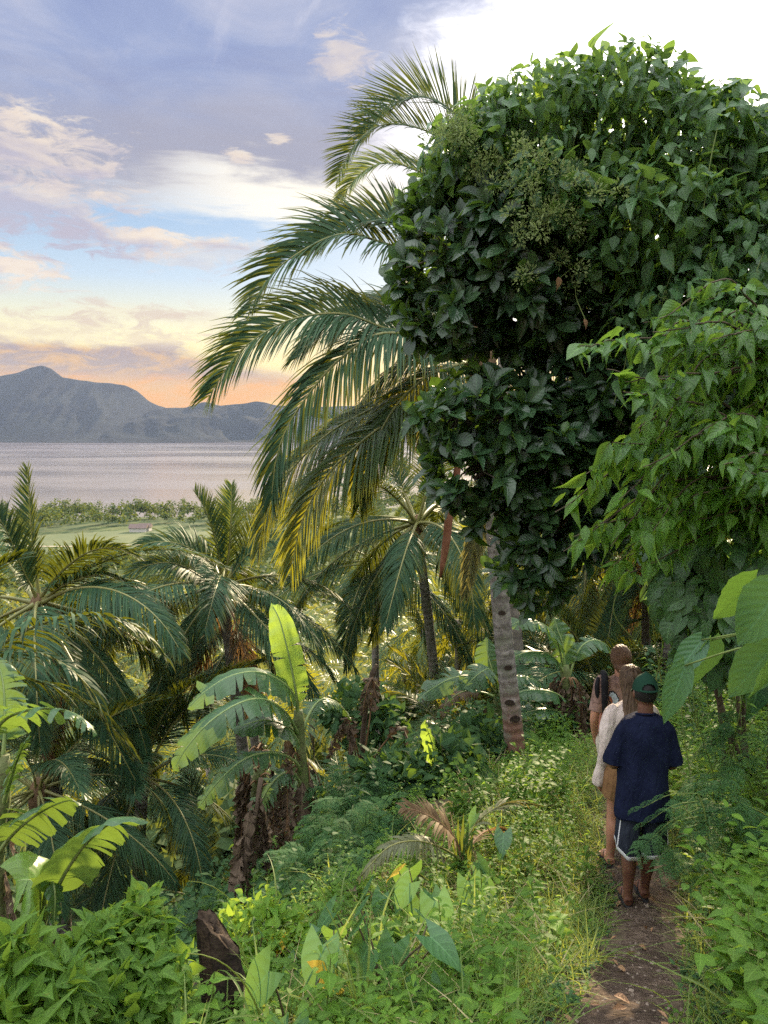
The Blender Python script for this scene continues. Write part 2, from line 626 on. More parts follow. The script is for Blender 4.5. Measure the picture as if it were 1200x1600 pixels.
M['jack'] = leaf_mat('glossy_tree_leaf', (.020, .052, .024), (.046, .094, .036), (.22, .40, .04), .22, .30, .55, 7)
M['jack_light'] = leaf_mat('fresh_tree_leaf', (.05, .12, .02), (.08, .17, .03), (.30, .52, .05), .35, .33, .5, 7)
M['vine'] = leaf_mat('vine_leaf', (.034, .092, .038), (.088, .180, .062), (.28, .48, .06), .32, .42, .45, 5, None, .35)
M['vine_lime'] = leaf_mat('young_vine_leaf', (.10, .21, .025), (.14, .26, .035), (.42, .60, .06), .45, .42, .4, 5)
M['spray'] = leaf_mat('shrub_leaf', (.036, .105, .024), (.105, .22, .040), (.36, .58, .06), .40, .40, .45, 7, None, .35)
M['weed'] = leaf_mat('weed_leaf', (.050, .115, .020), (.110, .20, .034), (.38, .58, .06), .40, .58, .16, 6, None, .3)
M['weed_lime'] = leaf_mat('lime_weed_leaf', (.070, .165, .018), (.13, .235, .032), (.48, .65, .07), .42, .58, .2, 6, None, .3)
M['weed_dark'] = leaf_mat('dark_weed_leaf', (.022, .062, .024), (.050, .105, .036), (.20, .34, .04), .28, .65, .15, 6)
M['grass'] = leaf_mat('grass_blade', (.085, .15, .025), (.17, .23, .055), (.50, .55, .09), .42, .5, .35, 0)
M['grass_dry'] = leaf_mat('dry_grass_blade', (.26, .23, .11), (.40, .35, .18), (.45, .38, .16), .3, .6, .3, 0)
M['taro'] = leaf_mat('taro_leaf', (.040, .115, .045), (.075, .17, .060), (.30, .50, .07), .30, .40, .45, 6)
M['taro_sick'] = leaf_mat('yellowed_leaf', (.45, .30, .03), (.62, .42, .05), (.6, .4, .05), .35, .5, .3, 6, (.30, .12, .03), .8)
M['dead_leaf'] = leaf_mat('fallen_leaf', (.16, .08, .04), (.36, .22, .12), (.3, .15, .06), .15, .7, .3, 5)
M['legume'] = leaf_mat('feathery_leaf', (.045, .11, .045), (.08, .165, .065), (.30, .48, .08), .38, .7, .1, 0)
M['flower'] = leaf_mat('vine_flower', (.12, .18, .06), (.26, .31, .13), (.36, .45, .14), .4, .7, .2, 0)
M['twig'] = bark_mat('twig_bark', (.06, .045, .03), (.12, .095, .065), None, 0, 12)
M['stalk'] = simple_mat('green_stalk', (.09, .14, .03), (.15, .19, .05), 10, .55)
M['stalk_dark'] = simple_mat('dark_stalk', (.045, .035, .025), (.085, .07, .03), 10, .55)
M['bark'] = bark_mat('tree_bark', (.10, .08, .06), (.18, .15, .12), (.05, .04, .03), 0, 6, .9, None, (.05, .07, .03))
M['stump'] = bark_mat('charred_stump', (.022, .017, .014), (.060, .042, .031), (.012, .010, .008), 0, 9)
M['stump_cut'] = bark_mat('stump_wood', (.040, .028, .020), (.10, .068, .046), (.018, .014, .011), 0, 14)
# ------------------------------------------------------------------ land and water
LAKE_Z = -60.0


def sstep(x, a, b):
    t = np.clip((np.asarray(x, float) - a) / (b - a), 0, 1)
    return t * t * (3 - 2 * t)


def path_x(y):
    return np.interp(y, [-20, 0, 2, 3, 4, 5.2, 6.8, 9, 14, 30], [-1.5, .25, .72, 1.0, 1.42, 1.90, 2.28, 2.95, 4.3, 6])


_rs = np.random.default_rng(5)
_wv = [(_rs.uniform(0, 2 * PI), _rs.uniform(.7, 1.3) * f, _rs.uniform(0, 6.28), a)
       for f, a in ((.9, .045), (.9, .045), (2.1, .03), (2.3, .03), (4.6, .014), (5.2, .014), (9, .007), (10, .007))]


def lumps(x, y):
    h = 0
    for th, fr, ph, a in _wv:
        h = h + a * np.sin((x * math.cos(th) + y * math.sin(th)) * fr + ph)
    return h


def ground_z(x, y):
    x = np.asarray(x, float); y = np.asarray(y, float)
    zc = np.interp(y, [-150, -30, -10, 0, 3, 5.2, 7, 10, 14, 20, 30, 60, 150, 300, 620, 700],
                   [62, 13, 3.6, 0, -.92, -1.76, -2.2, -2.85, -4.0, -6.6, -10.5, -21, -42, -53, -58.6, -66])
    u = x - path_x(y)
    right = np.interp(u, [0, .28, .6, 1.2, 2.0, 4, 9, 40, 200], [0, .01, .16, .50, .95, 2.0, 4.6, 14, 22])
    left = np.interp(-u, [0, .3, 1.2, 2.4, 3.4, 5, 8, 20, 60, 200], [0, .01, .10, .30, .95, 2.2, 4.4, 10, 20, 26])
    fade = 1 - sstep(y, 18, 140)
    h = zc + (np.where(u > 0, right, -left)) * fade
    plain = np.interp(y, [0, 60, 150, 300, 560, 620, 660, 760], [-34, -38, -45, -53, -58.2, -58.8, -60.6, -68]) \
        + 1.2 * np.sin(x * .02 + 1) * sstep(y, 60, 200)
    shore = 575 + .42 * (x + 100) + 18 * np.sin(x * .02)
    plain = np.where(y > shore - 25, np.minimum(plain, -58.6 - (y - shore + 25) * .055), np.maximum(plain, -59.0 + 0 * y))
    h = np.where(h < plain, plain, h)
    h = np.where(y > shore - 25, np.minimum(h, plain), h)
    return h + lumps(x, y) * (1 - sstep(y, 25, 60)) * np.clip(np.abs(u) * 1.6 + .35, 0, 1)


def gpt(x, y, dz=0.0):
    return np.array([x, y, float(ground_z(x, y)) + dz])


def on_ground(px, py, lo=1.5, hi=600):
    """where the sight line through a photograph pixel meets the ground"""
    d = ray(px, py)
    ys = np.geomspace(lo, hi, 900)
    pts = CAM + d[None] * (ys / d[1])[:, None]
    dz = pts[:, 2] - ground_z(pts[:, 0], pts[:, 1])
    i = int(np.argmax(dz < 0)) if (dz < 0).any() else len(ys) - 1
    return pts[i]


def axis_lines(near, far, n, step):
    a = np.arange(-near, near + step * .5, step)
    g = np.geomspace(step, far - near, n)
    g = near + np.cumsum(np.diff(np.concatenate([[0], g]))) if False else near + g
    return np.concatenate([-g[::-1], a, g])


xs = axis_lines(9, 7000, 95, .12)
ys = np.concatenate([np.arange(-150, -14, 4.0), np.arange(-14, 0, .5), np.arange(0, 16, .12), 16 + np.geomspace(.2, 7200, 120)])
X, Y = np.meshgrid(xs, ys, indexing='ij')
Z = ground_z(X, Y)
Z = np.where(Y > 800, -70, Z)


def mat_ground():
    m, g = new_mat('ground_soil')
    pos = g.new('ShaderNodeNewGeometry').outputs['Position']
    x, y, z = g.sep(pos)
    n1 = g.noise(pos, 1.6, 6, .65)
    n2 = g.noise(pos, 14, 5, .65)
    nf = g.noise(pos, .018, 5, .6)
    nf2 = g.noise(pos, .09, 5, .6)
    soil = g.mix(g.ss(n2, .35, .65), (.055, .040, .028), (.115, .085, .058))
    green = g.mix(g.ss(n1, .4, .6), (.030, .050, .018), (.060, .085, .028))
    near = g.mix(g.ss(n1, .50, .64, 0, .5), soil, green)
    farc = g.mix(g.ss(nf, .45, .55), (.058, .085, .028), (.036, .060, .022))
    farc = g.mix(g.ss(nf2, .40, .62, 0, .5), farc, (.10, .11, .042))
    col = g.mix(g.ss(y, 60, 150), near, farc)
    return finish(m, g, principled(g, col, .95, .15, n2, .6, .03))


gm = MB()
gm.add(np.stack([X, Y, Z], -1).reshape(-1, 3), grid_faces(len(xs), len(ys))[:, ::-1])
ground = gm.obj('ground', mat_ground())
tag(ground, 'overgrown hillside falling from the path to a flat valley by the bay', kind='structure')


# the trodden path: a strip of bare soil a little above the ground sheet
def mat_path():
    m, g = new_mat('path_soil')
    pos = g.new('ShaderNodeNewGeometry').outputs['Position']
    n1 = g.noise(pos, 3.0, 6, .65, .3)
    n2 = g.noise(pos, 22, 6, .7)
    vo = g.new('ShaderNodeTexVoronoi'); g.put(vo.inputs['Vector'], pos); vo.inputs['Scale'].default_value = 34
    col = g.mix(g.ss(n2, .35, .65), (.085, .058, .042), (.185, .135, .10))
    col = g.mix(g.ss(n1, .42, .62, 0, .75), col, (.055, .038, .028))
    col = g.mix(g.ss(vo.outputs['Distance'], .22, .08, 0, .35), col, (.26, .21, .165))
    h = g.add(g.add(n2, g.mul(n1, 1.6)), g.mul(vo.outputs['Distance'], -.6))
    return finish(m, g, principled(g, col, .95, .12, h, 1.0, .05))


pm = MB()
py_ = np.linspace(-6, 13, 500)
pu = np.linspace(-1, 1, 25)
PY, PU = np.meshgrid(py_, pu, indexing='ij')
half = .25 + .07 * np.sin(PY * 2.3) + .05 * np.sin(PY * 5.1 + 1)
half = half * (1 - .5 * sstep(PY, 5.4, 6.6))
half = half * np.where(PU < 0, 1 + .18 * np.sin(PY * 3.3 + 2), 1 + .15 * np.sin(PY * 4.0))
PX = path_x(PY) + PU * half
PZ = ground_z(PX, PY) + .012 + .02 * np.sin(PX * 23 + PY * 9) * np.sin(PY * 17 - PX * 12) * (1 - PU ** 2) - .035 * (1 - PU ** 2) - .02 * PU ** 6
PZ = np.maximum(PZ, ground_z(PX, PY) + .004 - .02 * np.abs(PU) ** 8)
pm.add(np.stack([PX, PY, PZ], -1).reshape(-1, 3), grid_faces(len(py_), len(pu))[:, ::-1])
path = tag(pm.obj('path', mat_path()), 'narrow trodden brown dirt footpath going downhill through weeds', kind='structure')


def mat_water():
    m, g = new_mat('bay_water')
    pos = g.new('ShaderNodeNewGeometry').outputs['Position']
    x, y, z = g.sep(pos)
    n = g.noise(g.xyz(g.mul(x, .35), y, 0), .10, 5, .6)
    n2 = g.noise(g.xyz(g.mul(x, .0012), g.mul(y, .004), 0), 1.0, 4, .55)
    p = principled(g, g.mix(g.ss(n2, .4, .6), (.12, .10, .105), (.15, .125, .125)), g.ss(n2, .35, .65, .12, .24), .5, n, .12, .6)
    return finish(m, g, p)


wm = MB()
wx = np.array([-7000, -3000, -1000, 0, 1000, 3000, 7000.]); wy = np.array([300, 700, 1500, 3000, 4600, 7200.])
WX, WY = np.meshgrid(wx, wy, indexing='ij')
wm.add(np.stack([WX, WY, 0 * WX + LAKE_Z], -1).reshape(-1, 3), grid_faces(len(wx), len(wy))[:, ::-1])
tag(wm.obj('water', mat_water()), 'calm mauve grey bay between the valley and the mountains', kind='structure')

# mountains across the bay -------------------------------------------------
FAR = 4300.0


def vnoise(x, y, seed, octs=5, f0=1.0, rough=.5):
    """cheap value noise"""
    r = np.random.default_rng(seed)
    T = r.random((256, 256))
    out = 0; amp = 1; tot = 0; f = f0
    for _ in range(octs):
        a, b = x * f, y * f
        i, j = np.floor(a).astype(int), np.floor(b).astype(int)
        fa, fb = a - i, b - j
        fa, fb = fa * fa * (3 - 2 * fa), fb * fb * (3 - 2 * fb)
        g = lambda p, q: T[p % 256, q % 256]
        out = out + amp * (g(i, j) * (1 - fa) * (1 - fb) + g(i + 1, j) * fa * (1 - fb) + g(i, j + 1) * (1 - fa) * fb + g(i + 1, j + 1) * fa * fb)
        tot += amp; amp *= rough; f *= 2.03
    return out / tot


def mat_hill():
    m, g = new_mat('forested_hill')
    pos = g.new('ShaderNodeNewGeometry').outputs['Position']
    n = g.noise(pos, .004, 6, .6)
    n2 = g.noise(pos, .03, 5, .65)
    col = g.mix(g.ss(n, .4, .6), (.006, .012, .017), (.011, .018, .021))
    col = g.mix(g.ss(n2, .55, .7, 0, .6), col, (.020, .026, .024))
    return finish(m, g, principled(g, col, .95, .05, n2, .2, 3.0))


def ridge(name, prof, depth0, crest, seed, label, rough_amp):
    """prof: skyline in photograph pixels -> a ridge whose crest stands `crest` metres behind its foot"""
    pxs = np.array([p[0] for p in prof], float); pys = np.array([p[1] for p in prof], float)
    yc = depth0 + crest
    wpt = np.array([P(a, b, yc) for a, b in prof])
    x = np.linspace(wpt[0, 0], wpt[-1, 0], 420)
    hz = np.interp(x, wpt[:, 0], wpt[:, 2])
    k = np.hanning(5); k /= k.sum()
    hz = np.convolve(np.pad(hz, 2, mode='edge'), k, 'valid') + (vnoise(x / 90, x * 0, seed + 5, 4) - .5) * 9
    t = np.concatenate([np.linspace(0, 1, 80), 1 + np.linspace(.02, 1, 30)])
    XX, TT = np.meshgrid(x, t, indexing='ij')
    H = (hz - LAKE_Z)[:, None]
    up = np.where(TT <= 1, np.clip(TT, 0, 1) ** 1.25, np.clip(2 - TT, 0, 1) ** 1.1)
    ax, ay = XX / 420, TT * 1.3
    rg = 1 - np.abs(2 * vnoise(ax * 1.6 + TT * .9, ay * .8 + 7, seed, 5, 1.0, .55) - 1)
    env = np.sin(np.clip(TT, 0, 1) * PI) * .9 + .1 * np.clip(TT, 0, 1) * (TT < 1)
    ZZ = LAKE_Z + H * up + (rg - .62) * H * env * rough_amp
    ZZ = np.maximum(ZZ, LAKE_Z - 3)
    ZZ[:, 0] = LAKE_Z - 4
    ZZ[:, -1] = LAKE_Z - 4
    foot = depth0 + 70 * np.sin(x / 420 + seed) + 40 * np.sin(x / 170)
    YY = np.where(TT <= 1, foot[:, None] + (yc - foot[:, None]) * TT, yc + crest * .9 * (TT - 1))
    mb = MB()
    mb.add(np.stack([XX, YY, ZZ], -1).reshape(-1, 3), grid_faces(len(x), len(t))[:, ::-1])
    return tag(mb.obj(name, hill_m), label, kind='structure')


hill_m = mat_hill()
ridge('mountain', [(-420, 640), (-250, 600), (-120, 596), (-30, 592), (0, 588), (28, 582), (48, 574), (66, 571), (80, 576), (98, 590), (128, 594), (150, 597),
                   (172, 598), (196, 602), (214, 611), (232, 626), (248, 634), (268, 640), (300, 652), (360, 672), (420, 690)], FAR, 1400, 3,
      'tall blue-grey mountain with a pointed summit under the cloud bank', .20)
ridge('hills', [(150, 690), (200, 660), (240, 640), (262, 637), (290, 637), (305, 632), (320, 628), (333, 631), (345, 634), (372, 631), (400, 627), (412, 628),
                (432, 633), (470, 636), (540, 634), (620, 630), (700, 634), (800, 628), (900, 634), (1000, 626), (1100, 634), (1250, 630), (1500, 640)], FAR - 150, 900, 9,
      'low dark hills across the bay beside the mountain', .26)

# air between here and the mountains
hz = MB()
bx, by0, by1, bz0, bz1 = 7400.0, -400.0, 7500.0, -75.0, 520.0
hv = np.array([[sx, sy, sz] for sx in (-bx, bx) for sy in (by0, by1) for sz in (bz0, bz1)], float)
hf = np.array([[0, 1, 3, 2], [4, 6, 7, 5], [0, 4, 5, 1], [2, 3, 7, 6], [0, 2, 6, 4], [1, 5, 7, 3]])
hz.add(hv, hf)
m, g = new_mat('haze')
pv = g.new('ShaderNodeVolumePrincipled')
pv.inputs['Color'].default_value = (.38, .45, .62, 1)
pv.inputs['Density'].default_value = 0.000050
pv.inputs['Anisotropy'].default_value = 0.0
o_ = g.new('ShaderNodeOutputMaterial')
m.node_tree.links.new(pv.outputs[0], o_.inputs['Volume'])
haze = hz.obj('haze', m, smooth=False)
tag(haze, kind='stuff')
# ------------------------------------------------------------------ coconut palms
def frond_geo(ctrl, n=80, lmax=.85, width=.042, sag=.8, lift=.35, roll=0.0, seed=0, t0=.17, segs=3, S0=None, a0=32, a1=62, ragged=.04, prof=None, shrivel=0.0):
    """returns (leaflet MB, rachis path). Leaflets along both sides of a curved rachis."""
    r = np.random.default_rng(seed)
    cur = catmull(ctrl, 60)
    T = norm(np.gradient(cur, axis=0))
    hd = cur[-1] - cur[0]
    h2 = np.array([hd[0], hd[1], 0.0])
    if np.linalg.norm(h2) < .15:
        h2 = np.array([1.0, 0, 0])
    h2 = norm(h2)
    S = np.array([h2[1], -h2[0], 0.0]) if S0 is None else norm(S0)
    S = norm(S[None] - T * (T @ S)[:, None])
    N = np.cross(S, T)
    rl = roll if not np.isscalar(roll) else (roll, roll)
    ang = np.linspace(rl[0], rl[1], 60)[:, None]
    S, N = S * np.cos(ang) + N * np.sin(ang), -S * np.sin(ang) + N * np.cos(ang)
    mb = MB()
    prof = prof or ([t0, .26, .48, .8, .93, 1], [.62, .95, 1, .72, .48, .30])
    for sg in (-1, 1):
        t = np.linspace(t0, .995, n) + r.normal(0, .0025, n)
        t = np.clip(t, 0, 1)
        keep = r.random(n) > ragged
        t = t[keep]; k = len(t)
        fi = t * 59; i0 = np.clip(fi.astype(int), 0, 58); w = (fi - i0)[:, None]
        lerp = lambda A: A[i0] * (1 - w) + A[i0 + 1] * w
        p, Ti, Si, Ni = lerp(cur), norm(lerp(T)), norm(lerp(S)), norm(lerp(N))
        L = lmax * np.interp(t, prof[0], prof[1]) * (1 + r.normal(0, .06, k))
        al = np.radians(np.interp(t, [t0, 1], [a0, a1]) + r.normal(0, 3.5, k))[:, None]
        d = Si * sg * np.cos(al) + Ti * np.sin(al) + Ni * (lift + r.normal(0, .07, k))[:, None]
        d = norm(d)
        wv = norm(Ti - d * np.sum(Ti * d, -1, keepdims=True) + Ni * r.normal(.0, .18, k)[:, None])
        sg_i = (sag * (1 + r.normal(0, .18, k)))[:, None]
        if shrivel:
            d = norm(d + r.normal(0, shrivel, (k, 3)))
        pts = [p]; dd = d
        for s in range(segs):
            g = np.array([0, 0, -1.0]) * sg_i * ((s + .6) / segs)
            dd = norm(d + g)
            pts.append(pts[-1] + dd * (L / segs)[:, None])
        prof_w = np.interp(np.arange(segs + 1) / segs, [0, .25, .6, 1], [.55, 1, .8, .06]) * width * .5
        V = np.zeros((k, segs + 1, 2, 3)); A = np.zeros((k, segs + 1, 2, 3))
        for s in range(segs + 1):
            lw = prof_w[s] * (.75 + .25 * np.minimum(1, L / lmax))[:, None]
            V[:, s, 0] = pts[s] - wv * lw
            V[:, s, 1] = pts[s] + wv * lw
            A[:, s, 0, 0] = -1; A[:, s, 1, 0] = 1
            A[:, s, :, 1] = s / segs
        A[..., 2] = (r.random(k) * .35 + .3 * t)[:, None, None]
        f1 = grid_faces(segs + 1, 2)
        Fc = f1[None] + (np.arange(k) * (segs + 1) * 2)[:, None, None]
        mb.add(V.reshape(-1, 3), Fc.reshape(-1, 4), A.reshape(-1, 3))
    return mb, cur


def rib_mb(cur, r0=.034, r1=.005, sides=6):
    mb = MB()
    c = cur[::2] if len(cur) > 40 else cur
    t = np.linspace(0, 1, len(c))
    tube(mb, c, np.interp(t, [0, .06, .25, 1], [r0 * 1.7, r0 * 1.1, r0 * .75, r1]), sides, caps=False)
    return mb


def arch(e0, drop, L=1.0, pw=1.25, n=9):
    """rachis in the x-z plane leaving at e0 degrees and bending down by `drop` degrees"""
    t = np.linspace(0, 1, n)
    e = np.radians(e0 - drop * t ** pw)
    d = np.stack([np.cos(e), 0 * e, np.sin(e)], -1)
    p = np.zeros((n, 3))
    for i in range(1, n):
        p[i] = p[i - 1] + (d[i] + d[i - 1]) * .5 * L / (n - 1)
    return p


FROND = {}          # prototype meshes by (detail, class): list of (leaflets, midrib)


def frond_protos(detail, n, segs, wid, mats, variants, sides):
    spec = {'spear': (86, 14, .25, .75, .10), 'rise': (68, 52, .45, .4, .2), 'mid': (42, 80, .75, .25, .2), 'level': (14, 78, 1.1, .12, .2),
            'low': (-14, 62, 1.6, .05, .2), 'hang': (-40, 45, 2.2, 0, .2), 'dead': (-58, 30, 2.6, -.1, .2)}
    for ci, (cls, (e0, dr, sag, lift, t0)) in enumerate(spec.items()):
        out = []
        for v in range(variants):
            rr = np.random.default_rng(1000 + ci * 17 + v + n)
            ctrl = arch(e0 + rr.normal(0, 5), dr + rr.normal(0, 9))
            ctrl[:, 1] += np.linspace(0, 1, 9) ** 2 * rr.normal(0, .08)
            mb, cur = frond_geo(ctrl, n, .235 if cls != 'spear' else .15, wid, sag, lift, rr.normal(0, .28), 77 + ci * 9 + v, t0, segs,
                                np.array([0., -1, 0]), 34, 64, .05 if cls != 'dead' else .25, None, .25 if cls == 'dead' else 0)
            dry = cls == 'dead'
            lm = M['palm_dry'] if dry else (M['palm_young'] if cls == 'spear' else M[mats])
            rb = rib_mb(cur, .0095, .0014, sides)
            out.append((mb.mesh('frond', lm), rb.mesh('midrib', M['midrib_dry'] if dry else M['midrib'])))
        FROND[(detail, cls)] = out


frond_protos('near', 118, 3, .0088, 'palm', 4, 6)
frond_protos('mid', 46, 2, .020, 'palm_far', 3, 4)


def palm_trunk(root, base, top, r0, r1, seed, bend=.3, mat='palm_trunk', rings=46, sides=14, sw=1.6, ctrl=None):
    r = np.random.default_rng(seed)
    base, top = np.asarray(base, float), np.asarray(top, float)
    if ctrl is None:
        d = top - base
        off = np.array([r.normal(0, bend), r.normal(0, bend), 0])
        ctrl = [base + np.array([0, 0, -.35]), base + d * .33 + off, base + d * .66 + off * .8, top]
    n = rings * 3 if rings > 40 else rings
    cur = catmull(ctrl, n)
    t = np.linspace(0, 1, n)
    rad_ = r0 + (r1 - r0) * t ** .8 + r0 * (sw - 1) * np.exp(-t * 16)
    if rings > 40:
        rad_ = rad_ * (1 + .018 * r.uniform(.2, 1.6, n) * np.where(np.arange(n) % 3 == 0, 1, np.where(np.arange(n) % 3 == 1, 0, -.7)))
        rad_ = rad_ * (1 + r.normal(0, .008, n))
    mb = MB()
    tube(mb, cur - base, rad_, sides, r.random(), jit=.012 if rings > 40 else 0, rng=r)
    return part('trunk', mb.mesh('trunk', M[mat]), root), cur


def palm(label, base, crown, L, seed, group=None, detail='near', counts=None, r0=.16, r1=.11, nuts=0, name='coconut_palm', skip=None, mat='palm_trunk', bend=.25, tilt=0.0, rings=44, trunk_ctrl=None):
    r = np.random.default_rng(seed)
    base = np.asarray(base, float); crown = np.asarray(crown, float)
    root = thing(name, base, label, 'palm tree', group)
    trunk, cur = palm_trunk(root, base, crown - np.array([0, 0, .12]), r0, r1, seed, bend, mat, rings, 14 if detail == 'near' else 8, ctrl=trunk_ctrl)
    top = crown - base
    counts = counts or dict(spear=1, rise=4, mid=6, level=6, low=4, hang=2, dead=1)
    k = 0
    for cls, num in counts.items():
        for i in range(num):
            phi = k * 2.39996 + r.normal(0, .16); k += 1
            if skip and skip(phi % (2 * PI), cls): continue
            a, b = FROND[(detail, cls)][int(r.integers(len(FROND[(detail, cls)])))]
            sc = L * (1 + r.normal(0, .07)) * {'spear': .62, 'rise': .9, 'dead': .85}.get(cls, 1)
            f = part('frond', a, root, top + np.array([math.cos(phi) * .06, math.sin(phi) * .06, .04 - .05 * k / 24]), (r.normal(0, .12), r.normal(0, .07), phi), sc)
            part('midrib', b, f)
    # fibrous boss at the top of the trunk
    mb = MB()
    tube(mb, [top + np.array([0, 0, z]) for z in (-.34, -.18, -.04, .10, .2)], [r1 * .95, r1 * 1.2, r1 * 1.3, r1 * .9, r1 * .35], 10, jit=.09, rng=r)
    part('crownshaft', mb.mesh('crownshaft', M['fibre']), root)
    for i in range(nuts):
        ph = r.uniform(0, 2 * PI)
        part('coconut', NUT, root, top + np.array([math.cos(ph) * (.2 + .1 * r.random()), math.sin(ph) * (.2 + .1 * r.random()), -.22 - .2 * r.random()]),
             (r.normal(0, .3), r.normal(0, .3), 0), .11 + .025 * r.random())
    return root


def nut_mesh():
    mb = MB()
    th = np.linspace(0, PI, 8)
    p = np.stack([0 * th, 0 * th, -np.cos(th) * 1.2], -1)
    tube(mb, p, np.maximum(np.sin(th), .02) * (1 + .06 * np.sin(th * 2)), 10, caps=False)
    return mb.mesh('coconut', M['coconut'])


NUT = nut_mesh()


def px_frond(root, base, pts, mat='palm', n=82, lmax=.85, width=.044, sag=.8, lift=.35, roll=0.0, seed=0, t0=.05, r0=.030, dry=False, **kw):
    """a frond laid through real points: pts are (px, py, depth) sightings of its rachis"""
    ctrl = np.array([P(*p) for p in pts]) - np.asarray(base)
    mb, cur = frond_geo(ctrl, n, lmax, width, sag, lift, roll, seed, t0, 4, **kw)
    f = part('frond', mb.mesh('frond', M[mat]), root)
    part('midrib', rib_mb(cur, r0).mesh('midrib', M['midrib_dry'] if dry else M['midrib']), f)
    return f


# --- the big palm whose grey trunk stands beside the path
tb = P(806, 1178, 10.2); tb[2] = ground_z(tb[0], tb[1])
root = thing('coconut_palm', tb, 'large coconut palm with notched grey trunk, reddish at its foot, fronds arching left', 'palm tree')
ctrl = [tb + np.array([.06, 0, -.4]), P(800, 1120, 10.2), P(787, 1000, 10.25), P(776, 860, 10.3), P(768, 740, 10.35), P(758, 640, 10.4), P(750, 560, 10.4)]
_, main_cur = palm_trunk(root, tb, P(750, 560, 10.4), .135, .115, 3, rings=62, sides=18, sw=1.45, ctrl=ctrl)
# climbing notches cut into the trunk, facing the path
for (npx, npy, sz) in ((783, 957, .055), (792, 1040, .06), (794, 1092, .07), (802, 1117, .08)):
    i = int(np.argmin(np.abs(main_cur[:, 2] - P(npx, npy, 10.2)[2])))
    c = main_cur[i] + np.array([P(npx, npy, 10.2)[0] - main_cur[i][0], 0, 0])
    rr_ = .135 * (1.02 if npy < 1080 else 1.16)
    dx = np.clip((c - main_cur[i])[0] / rr_, -.6, .6)
    mb = MB()
    aa = np.linspace(-1, 1, 9)
    rows = []
    for q in np.linspace(-1, 1, 6):
        x = aa * sz * 1.0
        zz = q * sz * .58 * np.sqrt(np.clip(1 - aa ** 2, 0, 1)) - (q < 0) * 0 + .25 * sz * (1 - aa ** 2)
        dep = -np.sqrt(np.clip(rr_ ** 2 - (x + dx * rr_) ** 2, .0004, None)) - .004 + .0 * q
        rows.append(np.stack([x + c[0] - tb[0], dep + main_cur[i][1] - tb[1], zz + c[2] - tb[2]], -1))
    mb.add(np.array(rows).reshape(-1, 3), grid_faces(6, 9))
    part('climbing_notch', mb.mesh('climbing_notch', M['notch']), root)
cb = tb
mains = [
    # points, lmax, sag, lift, roll, mat
    ([(752, 548, 10.4), (715, 450, 10.3), (668, 388, 10.2), (620, 350, 10.1), (575, 343, 10.0), (528, 360, 9.9), (480, 398, 9.85)], .72, .5, .45, .9, 'palm'),
    ([(752, 548, 10.4), (700, 440, 10.2), (650, 398, 10.0), (600, 380, 9.8), (541, 365, 9.6), (486, 384, 9.5), (427, 426, 9.4), (388, 486, 9.35)], .92, .75, .42, .75, 'palm'),
    ([(752, 550, 10.4), (690, 532, 10.0), (640, 520, 9.8), (598, 512, 9.6), (545, 492, 9.4), (490, 492, 9.2), (436, 507, 9.1), (373, 551, 9.0), (326, 620, 8.95)], .98, .95, .40, .75, 'palm'),
    ([(752, 548, 10.4), (690, 470, 10.9), (640, 458, 11.2), (590, 468, 11.4), (545, 500, 11.6), (520, 540, 11.7)], .75, .9, .3, .5, 'palm'),
    ([(752, 552, 10.4), (700, 528, 9.9), (640, 522, 9.5), (585, 524, 9.2), (530, 562, 8.95), (490, 606, 8.85), (452, 662, 8.8), (432, 716, 8.8), (424, 782, 8.85)], 1.0, 1.5, .15, .45, 'palm'),
    ([(752, 552, 10.4), (700, 505, 10.5), (640, 478, 10.5), (575, 478, 10.5), (510, 510, 10.45), (462, 560, 10.4)], .9, 1.1, .3, .55, 'palm'),
    ([(752, 555, 10.4), (705, 545, 10.6), (655, 552, 10.7), (600, 590, 10.75), (560, 645, 10.8), (535, 710, 10.8)], .9, 1.5, .15, .4, 'palm'),
    ([(754, 560, 10.4), (715, 570, 10.0), (665, 590, 9.7), (615, 640, 9.5), (580, 710, 9.4), (562, 790, 9.4)], .85, 1.6, .15, .4, 'palm_backlight_paint'),
    ([(756, 600, 10.4), (720, 612, 10.3), (690, 611, 10.2), (647, 614, 10.1), (580, 640, 9.95), (513, 678, 9.85), (452, 738, 9.8), (418, 800, 9.8), (404, 858, 9.8)], .92, 1.5, .2, .5, 'palm_backlight_paint'),
    ([(756, 610, 10.4), (720, 622, 10.0), (680, 628, 9.8), (645, 642, 9.65), (600, 664, 9.5), (552, 702, 9.35), (507, 748, 9.25), (472, 815, 9.2), (454, 890, 9.2)], .98, 1.45, .18, .5, 'palm_backlight_paint'),
    ([(752, 548, 10.4), (770, 470, 10.8), (800, 410, 11.2), (850, 380, 11.6), (910, 390, 11.9)], .85, .6, .4, .3, 'palm'),
    ([(752, 550, 10.4), (790, 530, 10.9), (840, 545, 11.4), (890, 590, 11.8), (925, 660, 12.0)], .85, 1.2, .2, -.5, 'palm_pale'),
    ([(754, 580, 10.4), (800, 585, 10.6), (850, 625, 10.8), (885, 690, 10.9), (900, 780, 11.0)], .85, 1.3, .2, -.4, 'palm_pale'),
    ([(756, 600, 10.4), (775, 640, 10.9), (770, 740, 11.2), (745, 830, 11.3), (726, 930, 11.3)], .55, 1.6, .1, .1, 'palm_pale'),
    ([(754, 590, 10.4), (730, 590, 11.0), (700, 600, 11.6), (672, 640, 12.1), (660, 690, 12.3)], .75, 1.3, .1, .2, 'palm_pale'),
]
for i, (pts, lm, sag, lift, roll, mt) in enumerate(mains):
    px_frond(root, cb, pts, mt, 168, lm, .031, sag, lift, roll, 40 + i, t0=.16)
mb = MB()
